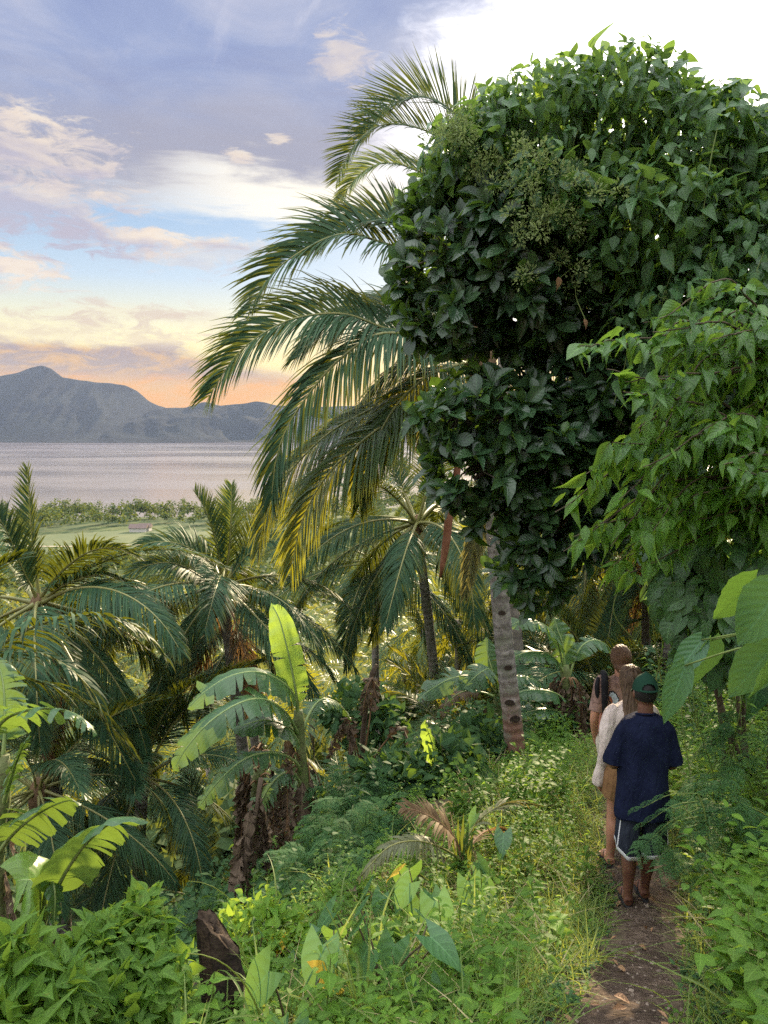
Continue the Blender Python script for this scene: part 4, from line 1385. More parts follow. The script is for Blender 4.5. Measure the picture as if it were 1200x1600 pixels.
# ------------------------------------------------------------------ the big glossy tree and the creeper over it
def split_leaves(tpl, pos, Mx, size, rnd, root, base, mat, tpl_low, limit=300, name='leaf', mass='foliage'):
    """the `limit` leaves that show largest become objects of their own, the rest one mass of the same leaves"""
    pos = np.asarray(pos); size = np.broadcast_to(size, (len(pos),))
    rel = pos - CAM
    dist = np.linalg.norm(rel, axis=1)
    a, b = rel[:, 0], rel[:, 1] * _c - (rel[:, 2]) * _s
    upv = rel[:, 1] * _s + rel[:, 2] * _c
    inside = (np.abs(a / b) < .52) & (np.abs(upv / b) < .68) & (b > .3)
    facing = np.abs(np.sum(Mx[:, :, 2] * norm(rel), -1))
    # leaves on the near side of the crown show; those behind others do not
    score = size / dist * (.25 + facing) * inside
    cell = np.floor(np.stack([a / b * 40, upv / b * 40], -1)).astype(int)
    key = cell[:, 0] * 1000 + cell[:, 1]
    order = np.argsort(dist)
    seen = {}
    front = np.zeros(len(pos), bool)
    for i in order:
        c = seen.get(key[i], 0)
        if c < 3:
            front[i] = True
            seen[key[i]] = c + 1
    score = score * np.where(front, 1, .05)
    idx = np.argsort(-score)[:limit]
    rest = np.ones(len(pos), bool); rest[idx] = False
    v, f, at = tpl
    me = [MB().add(v, f, np.column_stack([at[:, :2], np.full(len(at), q)])).mesh(name, M[mat]) for q in (0.0, .3, .6)]
    Mx = vary(Mx)
    for k, i in enumerate(idx):
        part(name, me[k % 3], root, pos[i] - base, mat3=Mx[i] * size[i])
    if rest.any():
        mb = MB()
        scatter_tpl(mb, tpl_low, pos[rest] - base, Mx[rest], size[rest], rnd[rest])
        o = part(mass, mb.mesh(mass, M[mat]), root)
        o['kind'] = 'stuff'
    return idx


def shell_points(r, blobs, n, inner=.55, noise=.22):
    """points in the outer part of several ellipsoids (centre, radii), roughened; also outward directions"""
    vol = np.array([b[1][0] * b[1][1] + b[1][0] * b[1][2] + b[1][1] * b[1][2] for b in blobs]); vol /= vol.sum()
    which = r.choice(len(blobs), n, p=vol)
    d = norm(r.normal(0, 1, (n, 3)))
    c = np.array([b[0] for b in blobs])[which]; R = np.array([b[1] for b in blobs])[which]
    k = np.minimum(inner + (1 - inner) * r.random(n) ** .6 + noise * r.normal(0, .5, n), 1.02)
    p = c + d * R * k[:, None]
    out = norm(d / R)
    # drop points deep inside another blob
    keep = np.ones(n, bool)
    for i, b in enumerate(blobs):
        q = np.linalg.norm((p - b[0]) / b[1], axis=1)
        keep &= ~((q < .62) & (which != i))
    return p[keep], out[keep], which[keep]


def blob(px, py, y, wx, wy, dy):
    """ellipsoid seen at a pixel, half-extents in pixels at that depth, dy metres in depth"""
    c = P(px, py, y)
    return (c, np.array([wx * y / F_PX, dy, wy * y / F_PX]))


r = np.random.default_rng(31)
tree_base = at_px(1175, 1240, 8.3)
tree = thing('broadleaf_tree', tree_base, 'big dark tree with glossy leathery leaves overhanging the path, half smothered by creeper', 'tree')
JB = [blob(692, 335, 6.9, 58, 58, .5), blob(700, 410, 6.7, 90, 85, .7), blob(790, 400, 6.6, 100, 95, .8), blob(720, 495, 6.6, 78, 50, .6), blob(845, 480, 6.6, 100, 70, .8),
      blob(770, 650, 6.5, 95, 66, .6), blob(712, 660, 6.4, 58, 42, .45), blob(735, 740, 6.4, 62, 50, .5), blob(850, 720, 6.6, 88, 95, .7), blob(860, 820, 6.7, 72, 75, .6), blob(832, 888, 6.8, 52, 48, .45),
      blob(905, 600, 6.8, 70, 100, .7), blob(940, 700, 7.2, 85, 130, .8), blob(925, 800, 7.2, 62, 70, .6), blob(930, 470, 7.0, 90, 80, .8), blob(770, 800, 6.5, 36, 28, .3)]
limbs = MB()
trunk_top = P(1050, 720, 8.0) - tree_base
tube(limbs, catmull([np.array([0, 0, -.4]), np.array([.05, 0, .9]), P(1140, 950, 8.2) - tree_base, trunk_top], 16), np.linspace(.22, .15, 16) * (1 + .5 * np.exp(-np.linspace(0, 8, 16))), 12, jit=.04, rng=r)
part('trunk', limbs.mesh('trunk', M['bark']), tree)
for k, b_ in enumerate(JB):
    lm = MB()
    c = b_[0] - tree_base
    mid = (trunk_top + c) * .5 + np.array([0, 0, .25 + .2 * r.random()])
    cur = catmull([trunk_top + np.array([0, 0, -.2 - .3 * r.random()]), mid, c + b_[1] * np.array([.1, 0, -.15])], 12)
    tube(lm, cur, np.linspace(.07, .02, 12), 7, jit=.04, rng=r)
    for q in range(7):
        d = norm(r.normal(0, 1, 3)) * b_[1] * .8
        tube(lm, catmull([cur[8], c + d * .4 + np.array([0, 0, .05]), c + d], 6), np.linspace(.018, .006, 6), 5)
    part('limb', lm.mesh('limb', M['bark']), tree)
# rosettes of leaves at the twig ends
rp, ro, _w = shell_points(r, JB, 1750, .5, .12)
gaps = [(800, 580, 34, 22), (690, 582, 30, 18), (880, 628, 26, 14), (905, 490, 16, 9), (1060, 625, 9, 7), (850, 545, 20, 10)]


def pix(p):
    rel = np.asarray(p) - CAM
    b_ = rel[..., 1] * _c - rel[..., 2] * _s
    return 600 + F_PX * rel[..., 0] / b_, 800 - F_PX * (rel[..., 1] * _s + rel[..., 2] * _c) / b_


px_, py_2 = pix(rp)
ok = np.ones(len(rp), bool)
for gx, gy, gw, gh in gaps:
    ok &= ((px_ - gx) / gw) ** 2 + ((py_2 - gy) / gh) ** 2 > 1
rp, ro = rp[ok], ro[ok]
nl = 7
n = len(rp)
ax = norm(ro * .8 + np.array([0, -.25, .35]) + r.normal(0, .25, (n, 3)))
ph = (np.arange(nl) * 2.4)[None] + r.uniform(0, 6.28, (n, 1))
t1 = norm(np.cross(ax, np.array([.3, .9, .2]))); t2 = np.cross(ax, t1)
spread = r.uniform(.55, 1.25, (n, nl))[..., None]
dirs = norm(ax[:, None] + spread * (np.cos(ph)[..., None] * t1[:, None] + np.sin(ph)[..., None] * t2[:, None]) + np.array([0, 0, -.12]))
pos = (rp[:, None] + ax[:, None] * (np.linspace(-.03, .05, nl))[None, :, None]).reshape(-1, 3)
dirs = dirs.reshape(-1, 3)
nrm_ = np.repeat(ax, nl, 0) + np.array([0, 0, .4]) + r.normal(0, .2, (n * nl, 3))
sz = r.uniform(.11, .21, n * nl)
Mx = orient(dirs, nrm_)
rn_ = r.random(n * nl)
fresh = (rn_ > .965)
split_leaves(TPL_OBOV, pos[~fresh], Mx[~fresh], sz[~fresh], rn_[~fresh], tree, tree_base, 'jack', TPL_OBOV_S, 270)
split_leaves(TPL_OBOV, pos[fresh], Mx[fresh], sz[fresh], rn_[fresh], tree, tree_base, 'jack_light', TPL_OBOV_S, 30, mass='young_foliage')

def clump_noise0(p):
    return vnoise(p[:, 0] * 1.6 + 40, p[:, 2] * 1.6 + 40, 91, 3)


# --- creeper mantle
M['vine_long'] = leaf_mat('long_vine_leaf', (.040, .105, .040), (.085, .17, .055), (.30, .48, .07), .34, .42, .4, 7, None, .15)
r = np.random.default_rng(32)
vb = at_px(1175, 1220, 6.6)
vine = thing('creeper', vb, 'thick mantle of heart-leaved creeper with pale flower sprays draped over the treetop', 'climbing plant')
VB = [blob(960, 190, 6.4, 110, 88, .8), blob(850, 205, 6.5, 105, 78, .8), blob(772, 232, 6.5, 72, 78, .6), blob(712, 252, 6.5, 52, 52, .5), blob(1060, 250, 6.3, 115, 88, .9), blob(1170, 300, 6.2, 110, 105, .9),
      blob(880, 320, 6.3, 120, 95, .8), blob(1010, 360, 6.2, 130, 110, .9), blob(1140, 430, 6.0, 120, 120, .9), blob(930, 420, 6.4, 90, 60, .7), blob(1240, 420, 6.0, 120, 180, .9),
      blob(1060, 500, 6.0, 110, 80, .8)]
vp, vo, _ = shell_points(r, VB, 15000, .60, .13)
vp2, vo2, _ = shell_points(r, VB, 5000, .25, .25)
vp, vo = np.concatenate([vp, vp2]), np.concatenate([vo, vo2])
a, b_ = pix(vp)
ok = np.ones(len(vp), bool)
for gx, gy, gw, gh in gaps: ok &= ((a - gx) / gw) ** 2 + ((b_ - gy) / gh) ** 2 > 1
vp, vo = vp[ok], vo[ok]
n = len(vp)
ax = norm(np.array([0, 0, -.65]) + vo * .5 + r.normal(0, .55, (n, 3)))
nn = vo + np.array([0, 0, .55]) + r.normal(0, .5, (n, 3))
sz = np.clip(r.lognormal(math.log(.082), .38, n), .035, .18)
rn_ = r.random(n)
Mx = orient(ax, nn)
lime = r.random(n) > .985
oth = (clump_noise0(vp) > .53) & ~lime
hrt = ~oth & ~lime
split_leaves(TPL_HEART, vp[hrt], Mx[hrt], sz[hrt], rn_[hrt], vine, vb, 'vine', TPL_HEART_S, 200)
split_leaves(TPL_OVATE, vp[oth], Mx[oth], sz[oth] * 1.15, rn_[oth], vine, vb, 'vine_long', TPL_OVATE_S, 75, mass='narrow_foliage')
split_leaves(TPL_HEART, vp[lime], Mx[lime], sz[lime] * 1.1, rn_[lime], vine, vb, 'vine_lime', TPL_HEART_S, 25, mass='young_foliage')
# hanging stems and curling tendrils
st = MB()
for k in range(70):
    i = int(r.integers(n)); p = vp[i] + vo[i] * .05
    L = r.uniform(.3, .9)
    c = [p, p + np.array([r.normal(0, .08), r.normal(0, .05), -L * .4]), p + np.array([r.normal(0, .12), r.normal(0, .08), -L])]
    tube(st, catmull(c, 8) - vb, .004, 4, caps=False)
for k, (px, py) in enumerate(((855, 100), (938, 95), (1095, 150), (780, 128), (1150, 180), (1070, 155))):
    p = P(px, py + 26, 6.4)
    tt = np.linspace(0, 1, 14)
    c = p[None] + np.stack([.10 * np.sin(tt * 5 + k) * tt, .03 * np.cos(tt * 6), .22 * tt + .05 * np.sin(tt * 7)], -1)
    tube(st, c - vb, .0035, 4, caps=False)
part('stems', st.mesh('stems', M['stalk']), vine)['kind'] = 'stuff'
main = MB()
for k in range(5):
    x0 = r.normal(0, .15)
    tube(main, catmull([np.array([x0, 0, -.2]), P(1150 - 20 * k, 950, 6.5) - vb, P(1120 - 40 * k, 620, 6.4) - vb, P(1060 - 50 * k, 330, 6.4) - vb], 20) + r.normal(0, .01, (20, 3)), np.linspace(.022, .010, 20), 6)
part('woody_stem', main.mesh('woody_stem', M['twig']), vine)
# flower sprays: many tiny bracts in loose panicles
fl = MB()
FZ = [(705, 215, 46, 34, 17), (760, 265, 44, 42, 15), (810, 260, 40, 30, 6), (865, 265, 70, 30, 8), (790, 330, 30, 60, 5), (870, 420, 60, 40, 5), (1010, 300, 60, 30, 8), (840, 350, 50, 40, 10), (1100, 470, 60, 30, 8), (900, 340, 60, 50, 8)]
fp, fa = [], []
for (px, py, wx, wy, num) in FZ:
    for _ in range(num):
        qx, qy = px + r.normal(0, wx * .5), py + r.normal(0, wy * .5)
        c = P(qx, qy, 5.62 + .12 * r.normal() + (.35 if qx < 800 else 0))
        k = 46
        d = norm(r.normal(0, 1, (k, 3)) + np.array([0, -.3, .25]))
        pp = c + d * (r.random((k, 1)) ** .5) * np.array([.075, .06, .085])
        fp.append(pp); fa.append(d)
fp, fa = np.concatenate(fp), np.concatenate(fa)
scatter_tpl(fl, TPL_TINY, fp - vb, orient(fa, r.normal(0, 1, fa.shape)), r.uniform(.018, .036, len(fp)), r.random(len(fp)))
part('flower_sprays', fl.mesh('flower_sprays', M['flower']), vine)['kind'] = 'stuff'
# a brown dead leaf caught in the creeper
part('dead_leaf', MB().add(*TPL_OVATE).mesh('dead_leaf', M['dead_leaf']), vine, P(872, 432, 5.7) - vb, mat3=orient(np.array([[.1, 0, -1.]]), np.array([[.6, -1., .3]]))[0] * .10)
part('dead_leaf', MB().add(*TPL_OVATE).mesh('dead_leaf', M['dead_leaf']), vine, P(912, 498, 5.7) - vb, mat3=orient(np.array([[.5, 0, -1.]]), np.array([[0.8, -1., .1]]))[0] * .08)


# --- shrubs leaning over the path from the right: arching twigs with drooping leaves
def spray_shrub(name, base, label, twigs, seed, mat, tpl, tpl_s, size, limit, cat='shrub', step=.045, droop=.6, group=None, young=None):
    r = np.random.default_rng(seed)
    root = thing(name, base, label, cat, group)
    tw = MB()
    pos, dr, nr = [], [], []
    for tpts in twigs:
        tpts = np.array(tpts, float); tpts[1:-1] += r.normal(0, .10, tpts[1:-1].shape); tpts[-1] += r.normal(0, .06, 3)
        c = catmull(tpts, 40)
        c += np.cumsum(r.normal(0, .004, c.shape), 0)
        L = np.linalg.norm(np.diff(c, axis=0), axis=1).sum()
        tube(tw, c - base, np.linspace(.012, .003, 40), 5, caps=False)
        nlv = max(6, int(L / step))
        T = norm(np.gradient(c, axis=0))
        for k in range(nlv):
            q = (.22 + .78 * k / nlv)
            i = min(39, int(q * 39))
            s = norm(np.cross(T[i], [0, 0, 1.0]) + 1e-6)
            for sg in (-1, 1):
                if r.random() < .18: continue
                d = norm(s * sg * r.uniform(.3, 1.1) + T[i] * r.uniform(.1, 1.1) + np.array([0, 0, -droop * r.uniform(.2, 1.7)]) + r.normal(0, .3, 3))
                pos.append(c[i] + r.normal(0, .022, 3)); dr.append(d)
                nr.append(np.array([0, -.35, 1.0]) + r.normal(0, .5, 3) + s * sg * .3)
    pos, dr, nr = map(np.array, (pos, dr, nr))
    n = len(pos)
    sz = size * np.clip(r.lognormal(0, .28, n), .4, 1.6)
    part('twigs', tw.mesh('twigs', M['twig']), root)['kind'] = 'stuff'
    split_leaves(tpl, pos, orient(dr, nr), sz, r.random(n), root, np.asarray(base), mat, tpl_s, limit)
    return root


r = np.random.default_rng(33)
M['spray_lime'] = leaf_mat('lime_shrub_leaf', (.050, .135, .022), (.125, .25, .040), (.44, .66, .06), .44, .42, .4, 7, None, .35)
sb = at_px(1230, 1260, 4.9)
tw = []
for k in range(25):
    ex, ey = r.uniform(930, 1230), 0
    ey = np.interp(ex, [930, 960, 1050, 1230], [545, 585, 545, 610]) + r.uniform(-60, 190)
    dz = r.uniform(4.2, 5.4)
    tw.append([P(1260, 640 + r.uniform(-60, 200), 5.2), P((ex + 1260) / 2, ey - r.uniform(0, 40), (dz + 5.2) / 2), P(ex, ey, dz)])
for tip in ((935, 540), (945, 575), (960, 610), (985, 530), (1015, 500), (1060, 490)):
    tw.append([P(1240, 560 + r.uniform(-30, 120), 5.1), P((tip[0] + 1240) / 2, tip[1] - 15, 4.7), P(tip[0], tip[1], 4.4)])
spray_shrub('leaning_shrub', sb, 'light green shrub on the right leaning over the path, upper drooping sprays', tw, 34, 'spray', TPL_OVATE, TPL_OVATE_S, .105, 290, step=.065)
sb = at_px(1225, 1285, 4.7)
tw = []
for k in range(20):
    ex = r.uniform(900, 1080); ey = np.interp(ex, [880, 960, 1060, 1200], [800, 760, 740, 760]) + r.uniform(-50, 130)
    dz = r.uniform(4.4, 5.3)
    tw.append([P(1270, 800 + r.uniform(-80, 120), 5.2), P((ex + 1270) / 2, ey - r.uniform(30, 110), (dz + 5.2) / 2), P(ex, ey, dz)])
for tip in ((868, 862), (885, 800), (905, 770), (930, 740), (940, 850)):
    tw.append([P(1250, 770 + r.uniform(-30, 60), 5.1), P((tip[0] + 1250) / 2, tip[1] - 110, 4.9), P(tip[0], tip[1], 4.6)])
spray_shrub('leaning_shrub', sb, 'light green shrub below it whose lowest drooping tip hangs left over the walkers', tw, 35, 'spray_lime', TPL_LANCE, TPL_LANCE_S, .128, 290, step=.065, droop=.9)
# curtain of big-leaved creeper hanging at the right edge, down to the bank
r = np.random.default_rng(36)
cb_ = at_px(1215, 1180, 5.6)
cur_ = thing('creeper', cb_, 'curtain of broad heart-shaped leaves hanging at the right edge down to the weedy bank', 'climbing plant')
CB = [blob(1120, 700, 5.7, 110, 90, .5), blob(1160, 830, 5.6, 110, 110, .5), blob(1080, 820, 5.9, 80, 90, .5), blob(1130, 940, 5.6, 100, 80, .45), blob(1210, 620, 5.5, 90, 120, .5), blob(1060, 930, 6.1, 45, 60, .4), blob(1215, 980, 5.3, 80, 110, .4), blob(1140, 1010, 5.8, 80, 50, .4), blob(1110, 600, 5.9, 110, 90, .5)]
cp, co, _ = shell_points(r, CB, 2600, .6, .15)
n = len(cp)
ax = norm(np.array([0, 0, -.9]) + co * .4 + r.normal(0, .3, (n, 3)))
nn = co * .8 + np.array([0, -.5, .4]) + r.normal(0, .35, (n, 3))
sz = np.clip(r.lognormal(math.log(.115), .42, n), .05, .26)
split_leaves(TPL_HEART, cp, orient(ax, nn), sz, r.random(n), cur_, cb_, 'vine', TPL_HEART_S, 300)
st = MB()
for k in range(40):
    i = int(r.integers(n)); p = cp[i]
    L = r.uniform(.4, 1.3)
    tube(st, catmull([p, p + np.array([r.normal(0, .1), r.normal(0, .06), -L * .4]), p + np.array([r.normal(0, .16), r.normal(0, .1), -L])], 10) - cb_, .005, 4, caps=False)
for (x0, y0, x1, y1) in ((950, 860, 985, 1005), (1165, 700, 1178, 600)):
    tt = np.linspace(0, 1, 16)
    c = np.array([P(x0 + (x1 - x0) * t + 14 * math.sin(t * 7), y0 + (y1 - y0) * t, 6.2) for t in tt])
    tube(st, c - cb_, .005, 4, caps=False)
part('stems', st.mesh('stems', M['stalk']), cur_)['kind'] = 'stuff'
tr2 = MB()
tube(tr2, catmull([np.array([0, 0, -.3]), P(1205, 1000, 5.9) - cb_, P(1160, 820, 6.1) - cb_, P(1130, 640, 6.2) - cb_], 20), np.linspace(.05, .02, 20), 7, jit=.05, rng=r)
part('woody_stem', tr2.mesh('woody_stem', M['twig']), cur_)

# --- very near leaves on the right
nb = at_px(1290, 1420, 2.4)
near = thing('broadleaf_plant', nb, 'close plant at the right edge with large serrated leaves, two drooping beside the green cap', 'plant')


def big_leaf(ctr_tip, stalk, depth_tip, depth_st, nrm_dir, width, mat, seed, serr=.03):
    """one large leaf from stalk pixel to tip pixel"""
    a, b_ = P(*stalk, depth_st), P(*ctr_tip, depth_tip)
    L = np.linalg.norm(b_ - a)
    v, f, at = leaf_tpl([.30, .80, 1.0, .93, .78, .56, .30, .01], 16, 4, width, .20, .10, .14, .014)
    rr = np.random.default_rng(seed)
    v = v.copy(); v[:, 0] *= 1 + serr * rr.normal(0, 1, len(v)) * (np.abs(at[:, 0]) > .9)
    v[:, 2] += .008 * np.sin(at[:, 1] * 40 - np.abs(at[:, 0]) * 6)
    mb = MB(); mb.add(v, f, at)
    Mx = orient(norm(b_ - a)[None], np.array([nrm_dir], float))[0] * L
    return part('leaf', mb.mesh('leaf', M[mat]), near, a - nb, mat3=Mx), a


M['near_leaf'] = leaf_mat('broad_leaf', (.035, .105, .050), (.055, .145, .065), (.30, .50, .07), .32, .40, .5, 8, None, .15)
stalks = []
for (tip, stk, d1, d2, nd, w, mt, sd) in [
    ((1036, 1134), (1070, 1040), 3.0, 3.0, (-.45, -1, .15), .21, 'near_leaf', 1),
    ((1148, 1012), (1222, 915), 2.5, 2.4, (-.3, -1, .7), .33, 'near_leaf', 2),
    ((1118, 972), (1182, 903), 2.6, 2.55, (-.2, -.7, -.6), .42, 'spray', 3),
    ((1136, 1094), (1206, 1012), 2.7, 2.6, (-.3, -1, .4), .30, 'near_leaf', 4),
    ((1178, 1098), (1212, 1020), 2.6, 2.5, (.5, -1, .1), .30, 'near_leaf', 5),
    ((1046, 1066), (1096, 1000), 3.2, 3.2, (-.4, -1, .7), .26, 'near_leaf', 6),
    ((1088, 1078), (1112, 1000), 3.3, 3.2, (.3, -1, .4), .28, 'near_leaf', 7)]:
    _, a = big_leaf(tip, stk, d1, d2, nd, w, mt, sd)
    stalks.append(a)
stm = MB()
hub = P(1290, 1010, 2.6)
tube(stm, catmull([np.array([0, 0, -.2]), (hub - nb) * .5 + np.array([.05, 0, 0]), hub - nb, hub - nb + np.array([-.02, 0, .3])], 16), np.linspace(.016, .008, 16), 6)
for a in stalks:
    tube(stm, catmull([hub - nb, (hub + a) / 2 - nb + np.array([0, 0, .04]), a - nb], 8), np.linspace(.006, .0035, 8), 5)
part('stem', stm.mesh('stem', M['stalk']), near)
# ------------------------------------------------------------------ the three walkers
def loft(mb, rings, sides=24, ex=2.0):
    """closed body of horizontal rings: (x, y, z, rx, ry)"""
    th = np.linspace(0, 2 * PI, sides, endpoint=False)
    ct, st_ = np.cos(th), np.sin(th)
    sx = np.sign(ct) * np.abs(ct) ** (2 / ex); sy = np.sign(st_) * np.abs(st_) ** (2 / ex)
    R = np.array(rings, float)
    t = np.linspace(0, 1, len(R)); t2 = np.linspace(0, 1, len(R) * 4)
    R = catmull_any(R, len(R) * 4)
    V = np.stack([R[:, 0:1] + R[:, 3:4] * sx, R[:, 1:2] + R[:, 4:5] * sy, np.repeat(R[:, 2:3], sides, 1)], -1)
    n0 = mb.n
    mb.add(V.reshape(-1, 3), grid_faces(len(R), sides, True))
    for i, fl_ in ((0, True), (len(R) - 1, False)):
        ring = n0 + i * sides + np.arange(sides)
        mb.f.append((ring[::-1] if fl_ else ring)[None].astype(np.int32)); mb.mi.append(np.zeros(1, np.int32))


def catmull_any(c, m):
    k = len(c)
    p = np.vstack([2 * c[0] - c[1], c, 2 * c[-1] - c[-2]])
    t = np.linspace(0, k - 1, m); i = np.clip(t.astype(int), 0, k - 2); w = (t - i)[:, None]
    p0, p1, p2, p3 = p[i], p[i + 1], p[i + 2], p[i + 3]
    return 0.5 * (2 * p1 + (p2 - p0) * w + (2 * p0 - 5 * p1 + 4 * p2 - p3) * w ** 2 + (3 * p1 - p0 - 3 * p2 + p3) * w ** 3)


def limb(mb, pts, radii, sides=14, m=4):
    c = np.column_stack([np.array(pts, float), np.array(radii, float)])
    c = catmull_any(c, len(c) * m)
    tube(mb, c[:, :3], np.maximum(c[:, 3], .003), sides)


def ball(mb, c, r_, sides=16):
    th = np.linspace(.03, PI - .03, 10)
    r_ = np.broadcast_to(r_, (3,))
    loft(mb, [(c[0], c[1], c[2] - math.cos(t) * r_[2], max(.002, math.sin(t) * r_[0]), max(.002, math.sin(t) * r_[1])) for t in th], sides)


def fuse(mb, voxel, smooth=6, warp=None, name='body', mats=()):
    """voxel-fuse overlapping closed pieces into one continuous skin"""
    tmp = mb.obj('fuse', [])
    md = tmp.modifiers.new('v', 'REMESH'); md.mode = 'VOXEL'; md.voxel_size = voxel
    sm = tmp.modifiers.new('s', 'SMOOTH'); sm.iterations = smooth; sm.factor = .5
    dg = bpy.context.evaluated_depsgraph_get()
    me = bpy.data.meshes.new_from_object(tmp.evaluated_get(dg))
    bpy.data.objects.remove(tmp)
    me.name = name
    n = len(me.vertices)
    co = np.zeros(n * 3, np.float32); me.vertices.foreach_get('co', co); co = co.reshape(-1, 3)
    if warp is not None:
        no = np.zeros(n * 3, np.float32); me.vertices.foreach_get('normal', no)
        co = warp(co.astype(float), no.reshape(-1, 3).astype(float))
        me.vertices.foreach_set('co', co.astype(np.float32).ravel())
    me.polygons.foreach_set('use_smooth', np.ones(len(me.polygons), bool))
    for m_ in mats: me.materials.append(m_)
    me.update()
    return me


def hand(mb, wrist, fwd, palm_n, side, sc=1.0, curl=.6):
    """palm, four fingers of unequal length and a thumb from the palm's side; side +1/-1 says where the thumb is"""
    f = norm(fwd); nn = norm(np.asarray(palm_n) - f * np.dot(palm_n, f)); s = np.cross(f, nn) * side
    w = np.asarray(wrist, float)
    for k in (-1.2, -.4, .4, 1.2):
        limb(mb, [w - f * .01, w + f * .045 * sc + s * k * .012, w + f * .09 * sc + s * k * .019], [.019, .017, .013], 8, 3)
    for k, L in ((-1.5, .062), (-.5, .075), (.5, .082), (1.5, .074)):
        b = w + f * .088 * sc + s * k * .0185
        c1 = norm(f + nn * curl * .5); c2 = norm(f + nn * curl * 1.4)
        limb(mb, [b, b + c1 * L * .5 * sc, b + c1 * L * .5 * sc + c2 * L * .5 * sc], [.0100, .0092, .0075], 8, 4)
    b = w + f * .03 * sc + s * .024
    c1 = norm(f * .7 + s * .75 + nn * .25)
    limb(mb, [b, b + c1 * .035, b + norm(c1 + f * .5) * .062], [.0135, .0112, .0085], 8, 4)


def skin_mat(name, c1, c2, extra=None):
    m, g = new_mat(name)
    pos = g.new('ShaderNodeTexCoord').outputs['Object']
    n = g.noise(pos, 9, 4, .6); n2 = g.noise(pos, 160, 2, .5)
    col = g.mix(g.ss(n, .3, .7), c1, c2)
    nd = g.new('ShaderNodeBsdfPrincipled')
    g.put(nd.inputs['Base Color'], col)
    nd.inputs['Roughness'].default_value = .5; nd.inputs['Specular IOR Level'].default_value = .4
    nd.inputs['Subsurface Weight'].default_value = .12
    nd.inputs['Subsurface Radius'].default_value = (.012, .005, .003)
    b = g.new('ShaderNodeBump'); b.inputs['Strength'].default_value = .15; b.inputs['Distance'].default_value = .002
    g.put(b.inputs['Height'], n2); g.t.links.new(b.outputs[0], nd.inputs['Normal'])
    return finish(m, g, nd.outputs[0])


def cloth_mat(name, c1, c2, weave=420, rough=.85, bs=.25, extra=None):
    m, g = new_mat(name)
    pos = g.new('ShaderNodeTexCoord').outputs['Object']
    n = g.noise(pos, 5, 4, .6); w = g.noise(pos, weave, 2, .5)
    fold = g.noise(g.xyz(g.mul(g.sep(pos)[0], 2.2), g.mul(g.sep(pos)[1], 2.2), g.mul(g.sep(pos)[2], .9)), 8, 4, .55, 1.2)
    col = g.mix(g.ss(n, .3, .7), c1, c2)
    if extra: col = extra(g, pos, col)
    h = g.add(g.mul(fold, 1.0), g.mul(w, .012))
    return finish(m, g, principled(g, col, rough, .10, h, bs, .03, 0.0))


def hair_mat(name, c1, c2, tips=None, zt=(1.2, 1.45)):
    m, g = new_mat(name)
    pos = g.new('ShaderNodeTexCoord').outputs['Object']
    x, y, z = g.sep(pos)
    n = g.noise(g.xyz(g.mul(x, 60), g.mul(y, 60), g.mul(z, 5)), 2.6, 6, .7, .4)
    col = g.mix(g.ss(n, .35, .65), c1, c2)
    if tips:
        col = g.mix(g.ss(g.add(z, g.mul(n, .12)), zt[1], zt[0], 0, .8), col, tips)
    return finish(m, g, principled(g, col, .55, .3, n, .5, .004))


def head_parts(root, zt, cx, cy, skin_mb, mats, wid=.076):
    """adds skull, jaw, nose and ears to the body's own mesh; eyes and mouth are parts"""
    zc = zt - .115
    ball(skin_mb, (cx, cy, zc), (wid, .095, .115))
    ball(skin_mb, (cx, cy + .045, zc - .065), (wid * .72, .055, .055))
    limb(skin_mb, [(cx, cy + .085, zc + .005), (cx, cy + .105, zc - .025), (cx, cy + .092, zc - .034)], [.010, .014, .010], 8)
    for s in (-1, 1):
        ball(skin_mb, (cx + s * (wid + .004), cy - .005, zc - .01), (.010, .020, .033), 8)
        e = MB(); ball(e, (cx + s * .030, cy + .082, zc + .012), (.012, .010, .009), 10)
        part('eye', e.mesh('eye', mats['eye']), root)
    mo = MB(); limb(mo, [(cx - .022, cy + .088, zc - .066), (cx, cy + .097, zc - .065), (cx + .022, cy + .088, zc - .066)], [.004, .007, .004], 8)
    part('mouth', mo.mesh('mouth', mats['lip']), root)
    return zc


EYE = simple_mat('eye_white', (.5, .48, .45), (.6, .58, .55), 3, .2)
LIP = simple_mat('lip', (.22, .09, .075), (.28, .12, .10), 20, .45)


def folds(amp, seed, zf=16, tf=3, base=(0, 0), ztop=9.0):
    rr = np.random.default_rng(seed); ph = rr.uniform(0, 6.28, 6)

    def w(co, no):
        a = np.arctan2(co[:, 1] - base[1], co[:, 0] - base[0])
        z = co[:, 2]
        d = np.sin(a * tf + z * zf * .55 + ph[0]) * .5 + np.sin(a * (tf + 2) - z * zf * .8 + ph[1]) * .35 + np.sin(a * 7 + z * 5 + ph[2]) * .25 + np.sin(z * zf * 1.7 + a * 2 + ph[3]) * .3
        return co + no * (d * amp * (1 - sstep(z, ztop - .12, ztop - .02)))[:, None]
    return w


